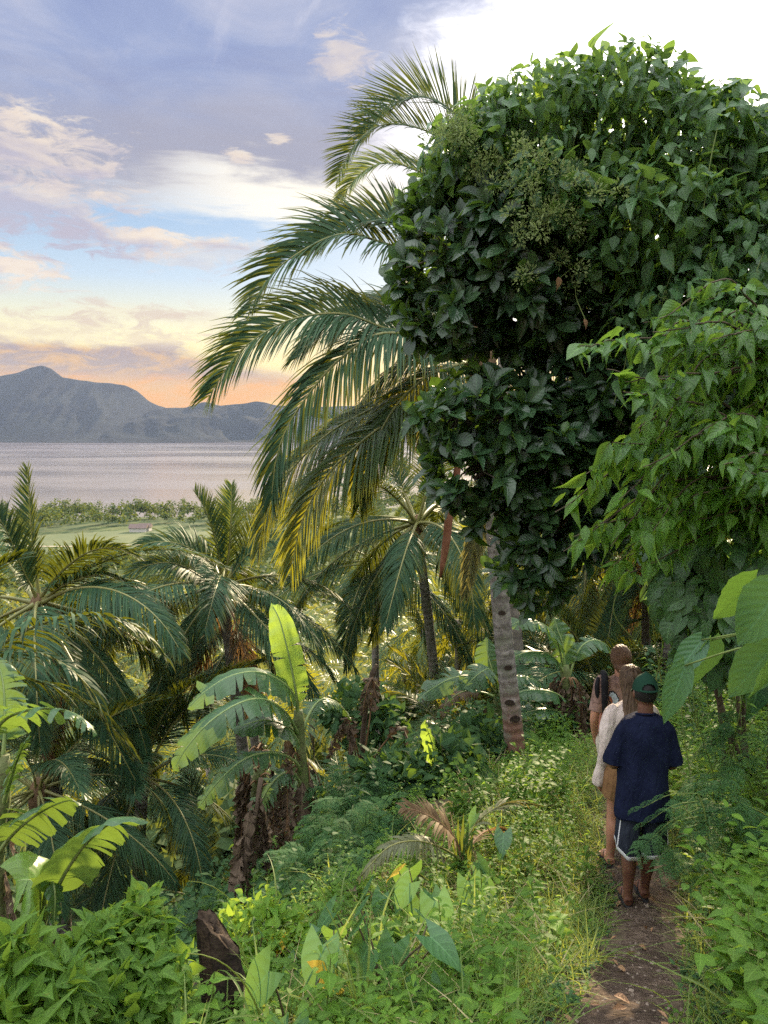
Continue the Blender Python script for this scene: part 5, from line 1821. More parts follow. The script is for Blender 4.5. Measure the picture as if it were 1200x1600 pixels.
def leg_pair(mb, hips, feet, knee_f=.02, k=1.0, thick=1.0):
    """hip -> knee -> calf -> ankle -> foot, both sides; feet: [(x, y, z)] of the heels"""
    for (hx, hz), (fx, fy, fz) in zip(hips, feet):
        hp = np.array([hx, 0, hz]); an = np.array([fx, fy + .02, fz + .085])
        kn = hp * .46 + an * .54 + np.array([0, knee_f, 0]); cf = kn * .62 + an * .38 + np.array([0, -.018, 0])
        limb(mb, [hp, hp * .6 + kn * .4, kn, cf, kn * .25 + an * .75 + np.array([0, -.006, 0]), an, an + np.array([0, -.012, -.045])],
             [.088 * thick, .078 * thick, .054 * thick, .056 * thick, .040 * thick, .034, .034], 14)
        limb(mb, [(fx, fy - .012, fz + .036), (fx, fy + .07, fz + .042), (fx + .004 * np.sign(hx), fy + .15, fz + .028)], [.036, .036, .038], 12)
        for q, L in enumerate((.058, .05, .046, .040, .034)):      # toes
            tx = fx - np.sign(hx) * (.030 - .0155 * q)
            limb(mb, [(tx, fy + .155, fz + .022), (tx, fy + .165 + L * .4, fz + .02), (tx, fy + .165 + L * .75, fz + .014)], [.0125 - .0012 * q, .0118 - .0012 * q, .009 - .0008 * q], 8, 3)


def flipflops(root, feet, mat):
    for fx, fy, fz in feet:
        th = np.linspace(0, 2 * PI, 28, endpoint=False)
        y_ = -np.cos(th) * .137; x_ = np.sin(th) * (.040 + .010 * np.clip(y_ / .137, -1, 1))
        mb = MB()
        V = np.array([np.stack([fx + x_ * k, fy + .085 + y_ * k, np.full(28, fz + z)], -1) for k, z in ((.94, -.014), (1, -.010), (1, .004), (.96, .008), (.02, .006))])
        mb.add(V.reshape(-1, 3), grid_faces(5, 28, True))
        limb(mb, [(fx - .044, fy + .06, fz + .01), (fx - .03, fy + .09, fz + .062), (fx, fy + .15, fz + .056), (fx + .03, fy + .09, fz + .062), (fx + .044, fy + .06, fz + .01)], [.0045] * 5, 6)
        part('flip_flop', mb.mesh('flip_flop', mat), root)


def stand(px, y, lift=0.0):
    q = P(px, 1000, y)
    return gpt(q[0], y, lift)


def stray_hair(root, mat, c, R, n, seed):
    rr = np.random.default_rng(seed)
    mb = MB()
    for k in range(n):
        d = norm(rr.normal(0, 1, 3) + np.array([0, -.5, .2]))
        p0 = np.array(c) + d * np.array(R) * .97
        t = norm(np.cross(d, rr.normal(0, 1, 3)))
        L = rr.uniform(.03, .075)
        p1 = p0 + t * L * .5 + d * rr.uniform(.004, .014); p2 = p0 + t * L + d * rr.uniform(.0, .022) - np.array([0, 0, .012])
        tube(mb, catmull([p0, p1, p2], 7), .0011, 3, caps=False)
    part('stray_hair', mb.mesh('stray_hair', mat), root)


# ---- nearest: man in navy T-shirt, dark shorts with white hem, green cap
f1 = stand(1013, 5.2)
man = thing('person', f1, 'person walking away in navy T-shirt, dark shorts with white hem, dark green cap and flip-flops', 'person', None, rad(-2))
SK1 = skin_mat('brown_skin', (.105, .045, .028), (.165, .075, .048))
mm = dict(eye=EYE, lip=LIP)
man.scale = (.94, .97, 1.0)
feet = [(-.078, -.005, .012), (.068, .06, .012)]
for k, (fx, fy, fz) in enumerate(feet):
    wx = f1[0] + fx; wy = f1[1] + fy + .07
    feet[k] = (fx, fy, float(ground_z(wx, wy)) + .035 - f1[2])
body = MB()
leg_pair(body, [(-.095, .88), (.095, .88)], feet)
loft(body, [(0, 0, .82, .15, .105), (0, 0, .95, .165, .115), (0, 0, 1.08, .155, .105), (0, 0, 1.25, .155, .100), (0, -.005, 1.35, .140, .078), (0, -.005, 1.40, .07, .06)])
limb(body, [(0, .0, 1.36), (0, .008, 1.45), (0, .02, 1.53)], [.058, .057, .058])
zc1 = head_parts(man, 1.685, 0, .035, body, mm, .077)
for s in (-1, 1):
    limb(body, [(s * .125, 0, 1.32), (s * .182, -.005, 1.21), (s * .214, .004, 1.065), (s * .19, .13, 1.03), (s * .11, .25, 1.06)], [.042, .046, .042, .036, .028])
    hand(body, (s * .10, .26, 1.065), (-s * .6, .75, .25), (-s * .6, -.2, .75), -s if s > 0 else -s, .95, .8)
part('body', fuse(body, .0062, 5, None, 'body', [SK1]), man)
shirt = MB()
loft(shirt, [(0, .005, .69, .192, .150), (0, .005, .705, .203, .160), (0, 0, .85, .196, .150), (0, 0, 1.0, .186, .138), (0, 0, 1.12, .188, .134), (0, 0, 1.24, .196, .132), (0, -.005, 1.33, .196, .118), (0, -.005, 1.385, .165, .098), (0, -.003, 1.415, .105, .080), (0, 0, 1.428, .072, .068)], 32, 2.3)
for s in (-1, 1):
    limb(shirt, [(s * .10, -.003, 1.345), (s * .152, -.005, 1.30), (s * .192, -.005, 1.20), (s * .216, .005, 1.10), (s * .222, .008, 1.062)], [.060, .068, .068, .073, .074])
NAVY = cloth_mat('navy_cotton', (.006, .0085, .024), (.010, .014, .036), 500, .9, .9)
part('t_shirt', fuse(shirt, .0075, 5, folds(.013, 4, 11, 3, ztop=1.41), 't_shirt', [NAVY]), man)
col_ = MB(); th = np.linspace(0, 2 * PI, 29)
tube(col_, np.stack([.070 * np.cos(th), .066 * np.sin(th) + .002, 1.427 - .016 * np.sin(th)], -1), .0075, 8, caps=False)
part('collar', col_.mesh('collar', NAVY), man)
SH = cloth_mat('dark_shorts', (.017, .021, .032), (.026, .031, .045), 500, .75, .9)
WH = cloth_mat('white_trim', (.62, .62, .64), (.72, .72, .74), 300, .8, .1)
sh, tr_ = MB(), MB()
shorts_me = MB()
for s in (-1, 1):
    th = np.linspace(0, 2 * PI, 48, endpoint=False)
    hem = .415 + .075 * sstep(np.cos(th) * s, .15, 1.0) + .012 * np.sin(th * 3)
    rows, tb_ = [], []
    cxh, cyh = s * .101, (.0 if s < 0 else .03)
    for k in range(22):
        t = k / 21
        z = .93 * (1 - t) + hem * t
        rx = (.078 + .016 * t) * (1 + .07 * np.sin(th * 5 + t * 3 + s) * t + .03 * np.sin(th * 3 - t * 4) * t)
        ry = (.105 + .010 * t) * (1 + .045 * np.sin(th * 4 - t * 3) * t)
        rows.append(np.stack([s * .088 * (1 - t) + cxh * t + rx * np.cos(th), cyh * t + ry * np.sin(th), z], -1))
    V = np.array(rows)
    shorts_me.add(V.reshape(-1, 3), grid_faces(22, 48, True)[:, ::-1])
    c = V[-1].mean(0)
    low, dn = V[-1], V[-1] + np.array([0, 0, -.026])
    o1 = c + (low - c) * np.array([1.02, 1.02, 1]) + np.array([0, 0, .003]); o2 = c + (dn - c) * np.array([1.02, 1.02, 1]); o3 = c + (dn - c) * np.array([.97, .97, 1])
    t_m = MB(); t_m.add(np.array([o1, o2, o3]).reshape(-1, 3), grid_faces(3, 48, True)[:, ::-1])
    tr_.add(t_m.v[0], t_m.f[0]) if False else None
    sh = t_m
    man_trim = part('hem_trim', t_m.mesh('hem_trim', WH), man)
    # light piping up the outer seam
    j = int(np.argmin(np.abs((th - (PI * 1.18 if s < 0 else PI * 1.82)))))
    seam = V[9:, j] + (V[9:, j] - V[9:].mean(1)) * .02
    pp = MB(); tube(pp, seam, .0045, 6)
    part('side_piping', pp.mesh('side_piping', WH), man)
part('shorts', shorts_me.mesh('shorts', SH), man)
BLK = simple_mat('black_rubber', (.012, .012, .013), (.022, .021, .02), 10, .75)
flipflops(man, feet, BLK)
hr = MB()
th = np.linspace(0, 2 * PI, 40, endpoint=False)
rows = []
for t in np.linspace(0, 1, 12):
    e = t * 1.95
    lowz = np.where(np.sin(th) > .25, .0, 1.0)
    ee = np.minimum(e, np.where(np.sin(th) > .2, 1.15, np.where(np.sin(th) > -.1, 1.6, 2.05)))
    rows.append(np.stack([.084 * np.sin(ee) * np.cos(th), .033 + .102 * np.sin(ee) * np.sin(th), zc1 + .002 + .120 * np.cos(ee)], -1))
hr.add(np.array(rows).reshape(-1, 3), grid_faces(12, 40, True)[:, ::-1])
HB = hair_mat('black_hair', (.006, .005, .005), (.016, .013, .012))
part('hair', hr.mesh('hair', HB), man)
CAP = cloth_mat('green_cap', (.010, .035, .022), (.016, .050, .032), 500, .85, .15)
cap_ = MB()
nth, nr_ = 96, 26
th = np.linspace(0, 2 * PI, nth, endpoint=False)
rows = []
for k in range(nr_):
    e = .02 + 1.50 * k / (nr_ - 1)
    rows.append(np.stack([.0905 * np.sin(e) * np.cos(th), .033 + .110 * np.sin(e) * np.sin(th), zc1 + .012 + .128 * np.cos(e) - .012 * np.sin(th)], -1))
V = np.array(rows); f = grid_faces(nr_, nth, True)[:, ::-1]
cen = V.reshape(-1, 3)[f].mean(1)
ang = np.arctan2(cen[:, 0], -(cen[:, 1] - .033))
hole = ((ang / .52) ** 2 + ((cen[:, 2] - (zc1 + .047)) / .042) ** 2 < 1) & (cen[:, 2] > zc1 + .047)
cap_.add(V.reshape(-1, 3), f[~hole])
bt = np.linspace(-1, 1, 17)
cap_b = []
for k, yy in enumerate((0, .035, .065, .075)):
    w = (.088, .084, .062, .02)[k]
    cap_b.append(np.stack([bt * w, .033 + .100 * np.sqrt(np.clip(1 - (bt * .86) ** 2, 0, 1)) + yy * (1 - .15 * bt ** 2), zc1 + .012 - .02 * bt ** 2 - .012 * k + 0 * bt], -1))
cap_.add(np.array(cap_b).reshape(-1, 3), grid_faces(4, 17))
cp_o = part('cap', cap_.mesh('cap', CAP), man)
bt_ = MB(); ball(bt_, (0, .033, zc1 + .141), (.009, .009, .006), 10)
part('button', bt_.mesh('button', CAP), cp_o)
sp_ = MB(); tt = np.linspace(-.75, .75, 15)
tube(sp_, np.stack([.0925 * np.sin(tt), .033 - .1125 * np.cos(tt), np.full(15, zc1 + .036)], -1), .0075, 6)
part('strap', sp_.mesh('strap', CAP), cp_o)

# ---- middle: woman in cream long-sleeved shirt, long brown hair
f2 = stand(990, 6.0)
wo = thing('person', f2, 'person in cream long-sleeved shirt with long brown hair, half hidden behind the navy T-shirt', 'person', None, rad(4))
SK2 = skin_mat('tanned_skin', (.36, .17, .105), (.45, .23, .15))
feet = [(-.105, .06, 0), (.075, -.06, 0)]
for k, (fx, fy, fz) in enumerate(feet):
    feet[k] = (fx, fy, float(ground_z(f2[0] + fx, f2[1] + fy + .07)) + .03 - f2[2])
body = MB()
leg_pair(body, [(-.088, .86), (.088, .86)], feet, .02, 1, .98)
loft(body, [(0, 0, .80, .15, .105), (0, 0, .92, .165, .115), (0, 0, 1.05, .125, .09), (0, 0, 1.22, .15, .10), (0, -.005, 1.34, .15, .085), (0, -.005, 1.40, .08, .06)])
limb(body, [(0, -.005, 1.34), (0, .005, 1.43), (0, .02, 1.51)], [.056, .049, .05])
zc2 = head_parts(wo, 1.665, 0, .03, body, mm, .073)
arms = {-1: [(-.15, 0, 1.35), (-.20, -.03, 1.2), (-.218, -.04, 1.04), (-.225, .01, .89), (-.228, .04, .77)], 1: [(.15, 0, 1.35), (.2, -.02, 1.2), (.235, 0, 1.04), (.23, .1, .92), (.2, .18, .84)]}
for s in (-1, 1):
    limb(body, [np.array(arms[s][0]) * np.array([.85, 1, .985])] + arms[s][1:], [.042, .040, .035, .031, .025])
    a = np.array(arms[s][-1]); d = norm(a - np.array(arms[s][-2]))
    hand(body, a + d * .01, d, (-s, .1, 0), s, .9, .5)
part('body', fuse(body, .0062, 5, None, 'body', [SK2]), wo)
CREAM = cloth_mat('cream_linen', (.56, .46, .41), (.66, .56, .50), 350, .9, .9)
shirt = MB()
loft(shirt, [(0, 0, .76, .185, .135), (0, 0, .82, .19, .14), (0, 0, .95, .185, .135), (0, 0, 1.1, .175, .125), (0, 0, 1.22, .18, .125), (0, -.005, 1.31, .178, .108), (0, -.005, 1.37, .135, .085), (0, -.002, 1.405, .075, .066), (0, 0, 1.42, .058, .056)], 28, 2.2)
for s in (-1, 1):
    a = [np.array(p_) for p_ in arms[s]]
    e = a[-1] + norm(a[-1] - a[-2]) * .075
    limb(shirt, [a[0] * np.array([.75, 1, 1]), a[0] + (a[1] - a[0]) * .3, a[1], a[2], a[3], e - norm(a[-1] - a[-2]) * .02, e], [.056, .064, .058, .054, .052, .050, .046])
part('shirt', fuse(shirt, .0075, 4, folds(.0085, 9, 17, 3, ztop=1.40), 'shirt', [CREAM]), wo)
sk_ = MB()
for s in (-1, 1):
    limb(sk_, [(s * .05, 0, .93), (s * .085, 0, .86), (s * .10, .0, .76), (s * .105, .03 if s < 0 else -.02, .62)], [.115, .125, .118, .112])
part('shorts', fuse(sk_, .0085, 5, folds(.005, 12, 14, 4), 'shorts', [cloth_mat('brown_linen', (.19, .10, .045), (.26, .145, .07), 300, .85, .5)]), wo)
HR2 = hair_mat('brown_hair', (.042, .025, .015), (.13, .080, .046), (.32, .20, .12), (1.15, 1.5))
hr = MB()
loft(hr, [(0, .03, 1.695, .012, .014), (0, .03, 1.688, .045, .055), (0, .025, 1.66, .072, .090), (0, .018, 1.60, .086, .105), (0, .0, 1.54, .089, .090), (-.002, -.035, 1.47, .088, .058), (-.005, -.065, 1.40, .090, .045), (-.008, -.095, 1.32, .085, .036), (-.010, -.115, 1.24, .070, .028), (-.012, -.125, 1.16, .042, .018), (-.012, -.128, 1.12, .012, .008)][::-1], 30)


def strands(co, no):
    a = np.arctan2(co[:, 1] + .02, co[:, 0])
    d = .0020 * np.sin(a * 23 + co[:, 2] * 9) + .0016 * np.sin(a * 41 - co[:, 2] * 14 + 1) + .004 * np.sin(a * 7 + co[:, 2] * 14)
    q = co + no * d[:, None]
    # parting and face opening
    fr = sstep(q[:, 1], .06, .10) * (q[:, 2] < 1.64)
    q[:, 1] -= fr * .05
    return q


part('hair', fuse(hr, .005, 2, strands, 'hair', [HR2]), wo)
stray_hair(wo, HR2, (0, .02, 1.60), (.088, .105, .10), 46, 5)
flipflops(wo, feet, BLK)
# olive glass bottle-green charm seen at her right shoulder: a small ear-ring
er = MB(); ball(er, (.078, .02, zc2 - .055), (.006, .006, .012), 8)
part('ear_ring', er.mesh('ear_ring', simple_mat('metal_ring', (.4, .38, .36), (.5, .48, .45), 5, .3)), wo)

# ---- farthest: reddish-brown hair tied low, patterned shirt, dark strap on the left shoulder
f3 = stand(972, 7.0)
pe = thing('person', f3, 'person with low reddish hair bun, brown wing-print shirt, black strap on left shoulder', 'person', None, rad(2))
feet = [(.03, -.03, 0), (.16, .12, 0)]
for k, (fx, fy, fz) in enumerate(feet):
    feet[k] = (fx, fy, float(ground_z(f3[0] + fx, f3[1] + fy + .07)) + .03 - f3[2])
body = MB()
leg_pair(body, [(-.095, .93), (.095, .93)], feet)
loft(body, [(0, 0, .88, .15, .105), (0, 0, 1.0, .16, .11), (0, 0, 1.14, .15, .10), (0, 0, 1.32, .185, .115), (0, -.005, 1.45, .175, .095), (0, -.005, 1.51, .09, .07)])
limb(body, [(0, -.005, 1.44), (0, .005, 1.55), (0, .02, 1.63)], [.062, .056, .056])
zc3 = head_parts(pe, 1.80, 0, .03, body, mm, .076)
arms = {-1: [(-.175, 0, 1.46), (-.225, -.05, 1.30), (-.262, -.07, 1.15), (-.235, .0, 1.01), (-.215, .05, .92)], 1: [(.175, 0, 1.46), (.225, -.02, 1.3), (.25, 0, 1.14), (.22, .14, 1.08), (.15, .25, 1.08)]}
for s in (-1, 1):
    limb(body, [np.array(arms[s][0]) * np.array([.85, 1, .985])] + arms[s][1:], [.044, .045, .041, .036, .027])
    a = np.array(arms[s][-1]); d = norm(a - np.array(arms[s][-2]))
    hand(body, a + d * .01, d, (-s, .1, 0), s, .95, .6)
part('body', fuse(body, .0066, 5, None, 'body', [skin_mat('sunburnt_skin', (.40, .19, .12), (.50, .26, .17))]), pe)


def wings(g, pos, col):
    """pale blue wing prints with dark rims on the brown cloth"""
    x, y, z = g.sep(pos)
    n = g.noise(pos, 38, 3, .6)
    col = g.mix(g.ss(g.noise(pos, 24, 4, .7), .45, .6, 0, .55), col, (.10, .06, .045))
    back = g.ss(y, .02, -.02)
    for (cx, cz, rx, rz, tl) in ((-.100, 1.335, .046, .082, .30), (.075, 1.335, .046, .082, -.30), (-.085, 1.150, .042, .062, .5), (.055, 1.43, .028, .036, -.8), (-.02, 1.08, .04, .05, -.3), (.11, 1.15, .04, .05, .3), (-.14, 1.10, .03, .05, .2)):
        dx, dz = g.sub(x, cx), g.sub(z, cz)
        a = g.add(g.mul(dx, math.cos(tl) / rx), g.mul(dz, math.sin(tl) / rx))
        b = g.sub(g.mul(dz, math.cos(tl) / rz), g.mul(dx, math.sin(tl) / rz))
        ang = g.m('ARCTAN2', b, a)
        rr_ = g.m('SQRT', g.add(g.mul(a, a), g.mul(b, b)), None)
        rr_ = g.add(rr_, g.mul(g.m('ABSOLUTE', g.m('SINE', g.mul(ang, 5.0), None), None), .10))
        rim = g.mul(g.ss(rr_, 1.10, 1.02), back)
        inn = g.mul(g.ss(rr_, .92, .84), back)
        veins = g.ss(g.m('SINE', g.mul(ang, 14.0), None), .6, .95, 0, .6)
        col = g.mix(rim, col, (.018, .016, .020))
        col = g.mix(inn, col, g.mix(veins, (.44, .52, .58), (.10, .12, .16)))
        a2 = g.add(a, .75)
        core = g.mul(g.mul(g.ss(g.m('SQRT', g.add(g.mul(a2, a2), g.mul(b, b)), None), .55, .40), g.ss(rr_, .92, .84)), back)
        col = g.mix(core, col, (.30, .10, .05))
    return col


shirt = MB()
loft(shirt, [(0, 0, .86, .19, .135), (0, 0, .92, .195, .14), (0, 0, 1.05, .188, .133), (0, 0, 1.2, .19, .13), (0, 0, 1.32, .202, .13), (0, -.005, 1.42, .20, .112), (0, -.005, 1.475, .155, .09), (0, -.002, 1.51, .09, .072), (0, 0, 1.525, .066, .062)], 28, 2.2)
for s in (-1, 1):
    a = [np.array(p_) for p_ in arms[s]]
    limb(shirt, [a[0] * np.array([.7, 1, 1]), a[0], a[1], a[1] * .45 + a[2] * .55, a[1] * .35 + a[2] * .65], [.06, .072, .070, .070, .070])
part('shirt', fuse(shirt, .0078, 5, folds(.006, 15, 14, 3, ztop=1.50), 'shirt', [cloth_mat('printed_shirt', (.26, .165, .135), (.33, .215, .18), 350, .85, .4, wings)]), pe)
tr3 = MB()
for s, (fx, fy, fz) in zip((-1, 1), feet):
    limb(tr3, [(s * .05, 0, 1.0), (s * .09, 0, .92), (s * .095, 0, .80), (s * .1 * .5 + fx * .5, fy * .5, .5), (fx, fy, .16), (fx, fy + .01, .10)], [.11, .118, .105, .085, .075, .075])
part('trousers', fuse(tr3, .0085, 5, folds(.006, 18, 13, 4), 'trousers', [cloth_mat('pale_trousers', (.50, .44, .36), (.60, .53, .44), 350, .9, .5)]), pe)
HR3 = hair_mat('reddish_hair', (.050, .025, .014), (.19, .105, .058))
hr = MB()
ball(hr, (0, .018, zc3 + .012), (.094, .112, .118), 26)
ball(hr, (.0, -.098, zc3 - .070), (.060, .050, .050), 20)
limb(hr, [(-.06, -.02, zc3 - .05), (0, -.075, zc3 - .085), (.06, -.02, zc3 - .05)], [.035, .045, .035])
limb(hr, [(.0, -.08, zc3 - .1), (.01, -.085, zc3 - .15), (.012, -.095, zc3 - .20)], [.03, .026, .012])


def comb(co, no):
    a = np.arctan2(co[:, 0], co[:, 2] - zc3)
    d = .0019 * np.sin(a * 31 + co[:, 1] * 50) + .0016 * np.sin(a * 17 - co[:, 1] * 30 + 1)
    q = co + no * d[:, None]
    q[:, 1] -= sstep(q[:, 1], .06, .11) * (q[:, 2] < zc3 + .06) * .055
    return q


part('hair', fuse(hr, .005, 2, comb, 'hair', [HR3]), pe)
# black bag strap and padded sleeve-like bag hanging from the left shoulder
BAG = cloth_mat('black_nylon', (.010, .010, .012), (.020, .020, .024), 400, .7, .3)
bg_ = MB()
limb(bg_, [(-.13, .10, 1.44), (-.155, .06, 1.525), (-.165, -.02, 1.545), (-.18, -.09, 1.50), (-.19, -.125, 1.38), (-.185, -.13, 1.26), (-.17, -.12, 1.16)], [.018, .026, .031, .034, .030, .026, .018], 12)
limb(bg_, [(-.225, -.03, 1.52), (-.245, -.07, 1.44), (-.24, -.09, 1.34), (-.225, -.10, 1.22)], [.016, .024, .022, .014], 10)
part('bag_strap', fuse(bg_, .006, 4, None, 'bag_strap', [BAG]), pe)
stray_hair(pe, HR3, (0, .018, zc3 + .01), (.094, .112, .118), 70, 6)
flipflops(pe, feet, BLK)
# ------------------------------------------------------------------ undergrowth
r = np.random.default_rng(60)


def clump_noise(x, y, f, seed):
    return vnoise(np.asarray(x) * f + 50, np.asarray(y) * f + 50, seed, 3)


def weeds(mb, pts, H, nleaf, size, tpl, r, lean=.25, tilt=(.1, .7), lit=None):
    """leafy stems: leaves up a short stem, each facing up and out"""
    n = len(pts)
    if n == 0: return
    H = np.broadcast_to(H, (n,)) * r.uniform(.6, 1.25, n)
    t = (np.arange(nleaf) + .6) / nleaf
    ln = r.normal(0, lean, (n, 2))
    ph = r.uniform(0, 6.28, (n, 1)) + np.arange(nleaf)[None] * 2.4 + r.normal(0, .3, (n, nleaf))
    h = H[:, None] * (.12 + .88 * t[None])
    pos = np.zeros((n, nleaf, 3))
    pos[..., 0] = pts[:, None, 0] + ln[:, :1] * h + r.normal(0, .02, (n, nleaf)); pos[..., 1] = pts[:, None, 1] + ln[:, 1:] * h + r.normal(0, .02, (n, nleaf))
    pos[..., 2] = pts[:, None, 2] + h
    tl = r.uniform(tilt[0], tilt[1], (n, nleaf))
    d = np.stack([np.cos(ph) * np.cos(tl), np.sin(ph) * np.cos(tl), np.sin(tl) - .15], -1)
    nn = np.array([0, 0, 1.0]) + r.normal(0, .3, (n, nleaf, 3))
    sz = size * r.uniform(.55, 1.2, (n, nleaf)) * (1.15 - .5 * t[None])
    rn = np.clip(r.random((n, 1)) * .6 + .4 * t[None] + r.normal(0, .08, (n, nleaf)), 0, .99)
    scatter_tpl(mb, tpl, pos.reshape(-1, 3), orient(d.reshape(-1, 3), nn.reshape(-1, 3)), sz.ravel(), rn.ravel())


def pick(n, xr, yr, f, r):
    x = r.uniform(*xr, n); y = r.uniform(*yr, n)
    k = r.random(n) < f(x, y, x - path_x(y))
    x, y = x[k], y[k]
    return np.stack([x, y, ground_z(x, y)], -1)


def stuff_obj(mb, name, mat, label):
    o = mb.obj(name, M[mat])
    return tag(o, label, None, None, 'stuff')


edge = lambda u: sstep(np.abs(u), .34, .62)
left_shelf = lambda u: (u < 0) * sstep(u, -4.2, -2.6)

# low tangled weeds on the shelf left of the path and everywhere near
mbs = {k: MB() for k in ('weed', 'weed_lime', 'weed_dark', 'grass', 'grass_dry')}
p = pick(5200, (-4.5, 4), (1.2, 12), lambda x, y, u: edge(u) * left_shelf(u) * (.4 + .6 * (clump_noise(x, y, .9, 3) > .45)), r)
weeds(mbs['weed'], p, .30, 11, .075, TPL_OVATE_S, r)
p = pick(3800, (-4.5, 4), (1.2, 12.5), lambda x, y, u: edge(u) * left_shelf(u) * (clump_noise(x, y, .8, 8) > .50), r)
weeds(mbs['weed_lime'], p, .34, 12, .065, TPL_LANCE_S, r)
p = pick(5200, (-1.5, 4), (2.5, 13), lambda x, y, u: edge(u) * (u < 0) * sstep(u, -2.2, -.8) * .9, r)
weeds(mbs['weed_lime'], p, .20, 11, .048, TPL_LANCE_S, r)
# small-leaved ground creeper close to the path
p = pick(14000, (-1.5, 5), (1.5, 10), lambda x, y, u: sstep(np.abs(u), .19, .32) * (np.abs(u) < 1.2), r)
weeds(mbs['weed'], p[::2], .10, 8, .034, TPL_OVATE_S, r)
weeds(mbs['weed_dark'], p[1::2], .08, 8, .040, TPL_OVATE_S, r)
# right bank
p = pick(7600, (.5, 7), (1.2, 13), lambda x, y, u: (u > 0) * sstep(u, .36, .6) * (.35 + .65 * (clump_noise(x, y, .9, 14) > .42)), r)
weeds(mbs['weed'], p, .46, 12, .095, TPL_OVATE_S, r)
p = pick(5200, (.5, 7), (1.2, 13), lambda x, y, u: (u > 0) * sstep(u, .42, .7) * (clump_noise(x, y, .8, 18) > .50), r)
weeds(mbs['weed_lime'], p, .50, 12, .10, TPL_OVATE_S, r)
p = pick(2600, (1.0, 5), (1.6, 8), lambda x, y, u: (u > 0) * sstep(u, .36, .6), r)
weeds(mbs['weed_lime'], p, .40, 10, .115, TPL_OVATE_S, r)
p = pick(2500, (.8, 8), (4, 15), lambda x, y, u: (u > 0) * sstep(u, .5, 1), r)
weeds(mbs['weed'], p, 1.0, 15, .085, TPL_LANCE_S, r)
# darker bushy growth beyond the shelf and under the palms
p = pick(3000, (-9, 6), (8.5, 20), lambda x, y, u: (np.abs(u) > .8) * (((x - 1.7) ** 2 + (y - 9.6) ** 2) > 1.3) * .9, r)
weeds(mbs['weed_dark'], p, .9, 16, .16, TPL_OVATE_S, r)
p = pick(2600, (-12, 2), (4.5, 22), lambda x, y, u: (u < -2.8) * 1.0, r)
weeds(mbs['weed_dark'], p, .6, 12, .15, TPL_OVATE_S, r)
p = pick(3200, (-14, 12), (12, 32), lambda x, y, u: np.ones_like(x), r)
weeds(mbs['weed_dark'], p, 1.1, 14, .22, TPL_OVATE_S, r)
p = pick(1800, (-3, 3.5), (7.5, 12.5), lambda x, y, u: (u < -.7) * (((x - 1.7) ** 2 + (y - 9.4) ** 2) > 1.2) * (clump_noise(x, y, .7, 21) > .45), r)
weeds(mbs['weed'], p, .6, 14, .11, TPL_OVATE_S, r)


# grass
def blades(mb, pts, L, r, tpl=TPL_BLADE_S, nb=7, spread=.6):
    n = len(pts)
    if n == 0: return
    ph = r.uniform(0, 6.28, (n, nb)); tl = r.uniform(.0, spread, (n, nb))
    d = np.stack([np.cos(ph) * np.sin(tl), np.sin(ph) * np.sin(tl), np.cos(tl)], -1)
    nn = np.stack([-np.cos(ph), -np.sin(ph), .3 + 0 * ph], -1)
    pos = np.repeat(pts[:, None], nb, 1) + r.normal(0, .02, (n, nb, 3)) * np.array([1, 1, 0])
    scatter_tpl(mb, tpl, pos.reshape(-1, 3), orient(d.reshape(-1, 3), nn.reshape(-1, 3)), (L * r.uniform(.5, 1.3, (n, nb))).ravel(), r.random(n * nb))


p = pick(9000, (-2, 5), (1.5, 12), lambda x, y, u: sstep(np.abs(u), .30, .5) * (u < .3) * sstep(u, -2.4, -.9), r)
blades(mbs['grass'], p, .19, r, nb=8, spread=.85)
p = pick(1800, (-4, 5), (1.5, 11), lambda x, y, u: edge(u) * left_shelf(np.minimum(u, -.1)) * (clump_noise(x, y, 1.1, 33) > .52), r)
blades(mbs['grass'], p[::2], .36, r, nb=5, spread=.7)
p = pick(2600, (.8, 6), (2, 13), lambda x, y, u: (u > .5) * 1.0, r)
blades(mbs['grass'], p[::3], .42, r, nb=5, spread=.8)
p = pick(3200, (-.5, 4), (1.8, 9), lambda x, y, u: sstep(np.abs(u), .20, .30) * (np.abs(u) < .75), r)
blades(mbs['grass'], p, .20, r, nb=7, spread=1.15)
p = pick(1700, (-1.5, 6), (2.5, 12), lambda x, y, u: (np.abs(u) > .4) * (u > -2) * .7, r)
blades(mbs['grass_dry'], p, .30, r, nb=4, spread=.9)
for k, nm, lb in (('weed', 'undergrowth', 'mixed green leafy weeds covering the bank and shelf'), ('weed_lime', 'undergrowth', 'yellow-green leafy weeds beside the path'),
                  ('weed_dark', 'undergrowth', 'dark shaded bushes below the palms'), ('grass', 'grass', 'fine green grass along the path'), ('grass_dry', 'grass', 'dry straw coloured grass stalks')):
    stuff_obj(mbs[k], nm, k, lb)

# wooded valley: bushes, then a far wood that reads as one mass
M['far_leaf'] = leaf_mat('far_foliage', (.030, .062, .022), (.070, .105, .034), (.26, .30, .04), .25, .7, .15, 0)
fw = MB()


def canopy(mb, x, y, rad, nq, r, hmul=1.0, q=.3):
    z = ground_z(x, y)
    n = len(x)
    d = norm(r.normal(0, 1, (n, nq, 3)))
    d[..., 2] = np.abs(d[..., 2]) * 1.0 - .15
    k = r.uniform(.6, 1.05, (n, nq, 1))
    pos = np.stack([x, y, z + rad * hmul * .8], -1)[:, None] + d * k * (rad[:, None, None] * np.array([1, 1, hmul]))
    ax = norm(r.normal(0, 1, (n * nq, 3)))
    nn = d.reshape(-1, 3) + r.normal(0, .5, (n * nq, 3)) + np.array([0, 0, .3])
    s = np.repeat(rad, nq) * q * r.uniform(.6, 1.4, n * nq)
    scatter_tpl(mb, TPL_TINY_Q, pos.reshape(-1, 3), orient(ax, nn), s, np.repeat(r.random(n), nq) * .7 + r.random(n * nq) * .3)


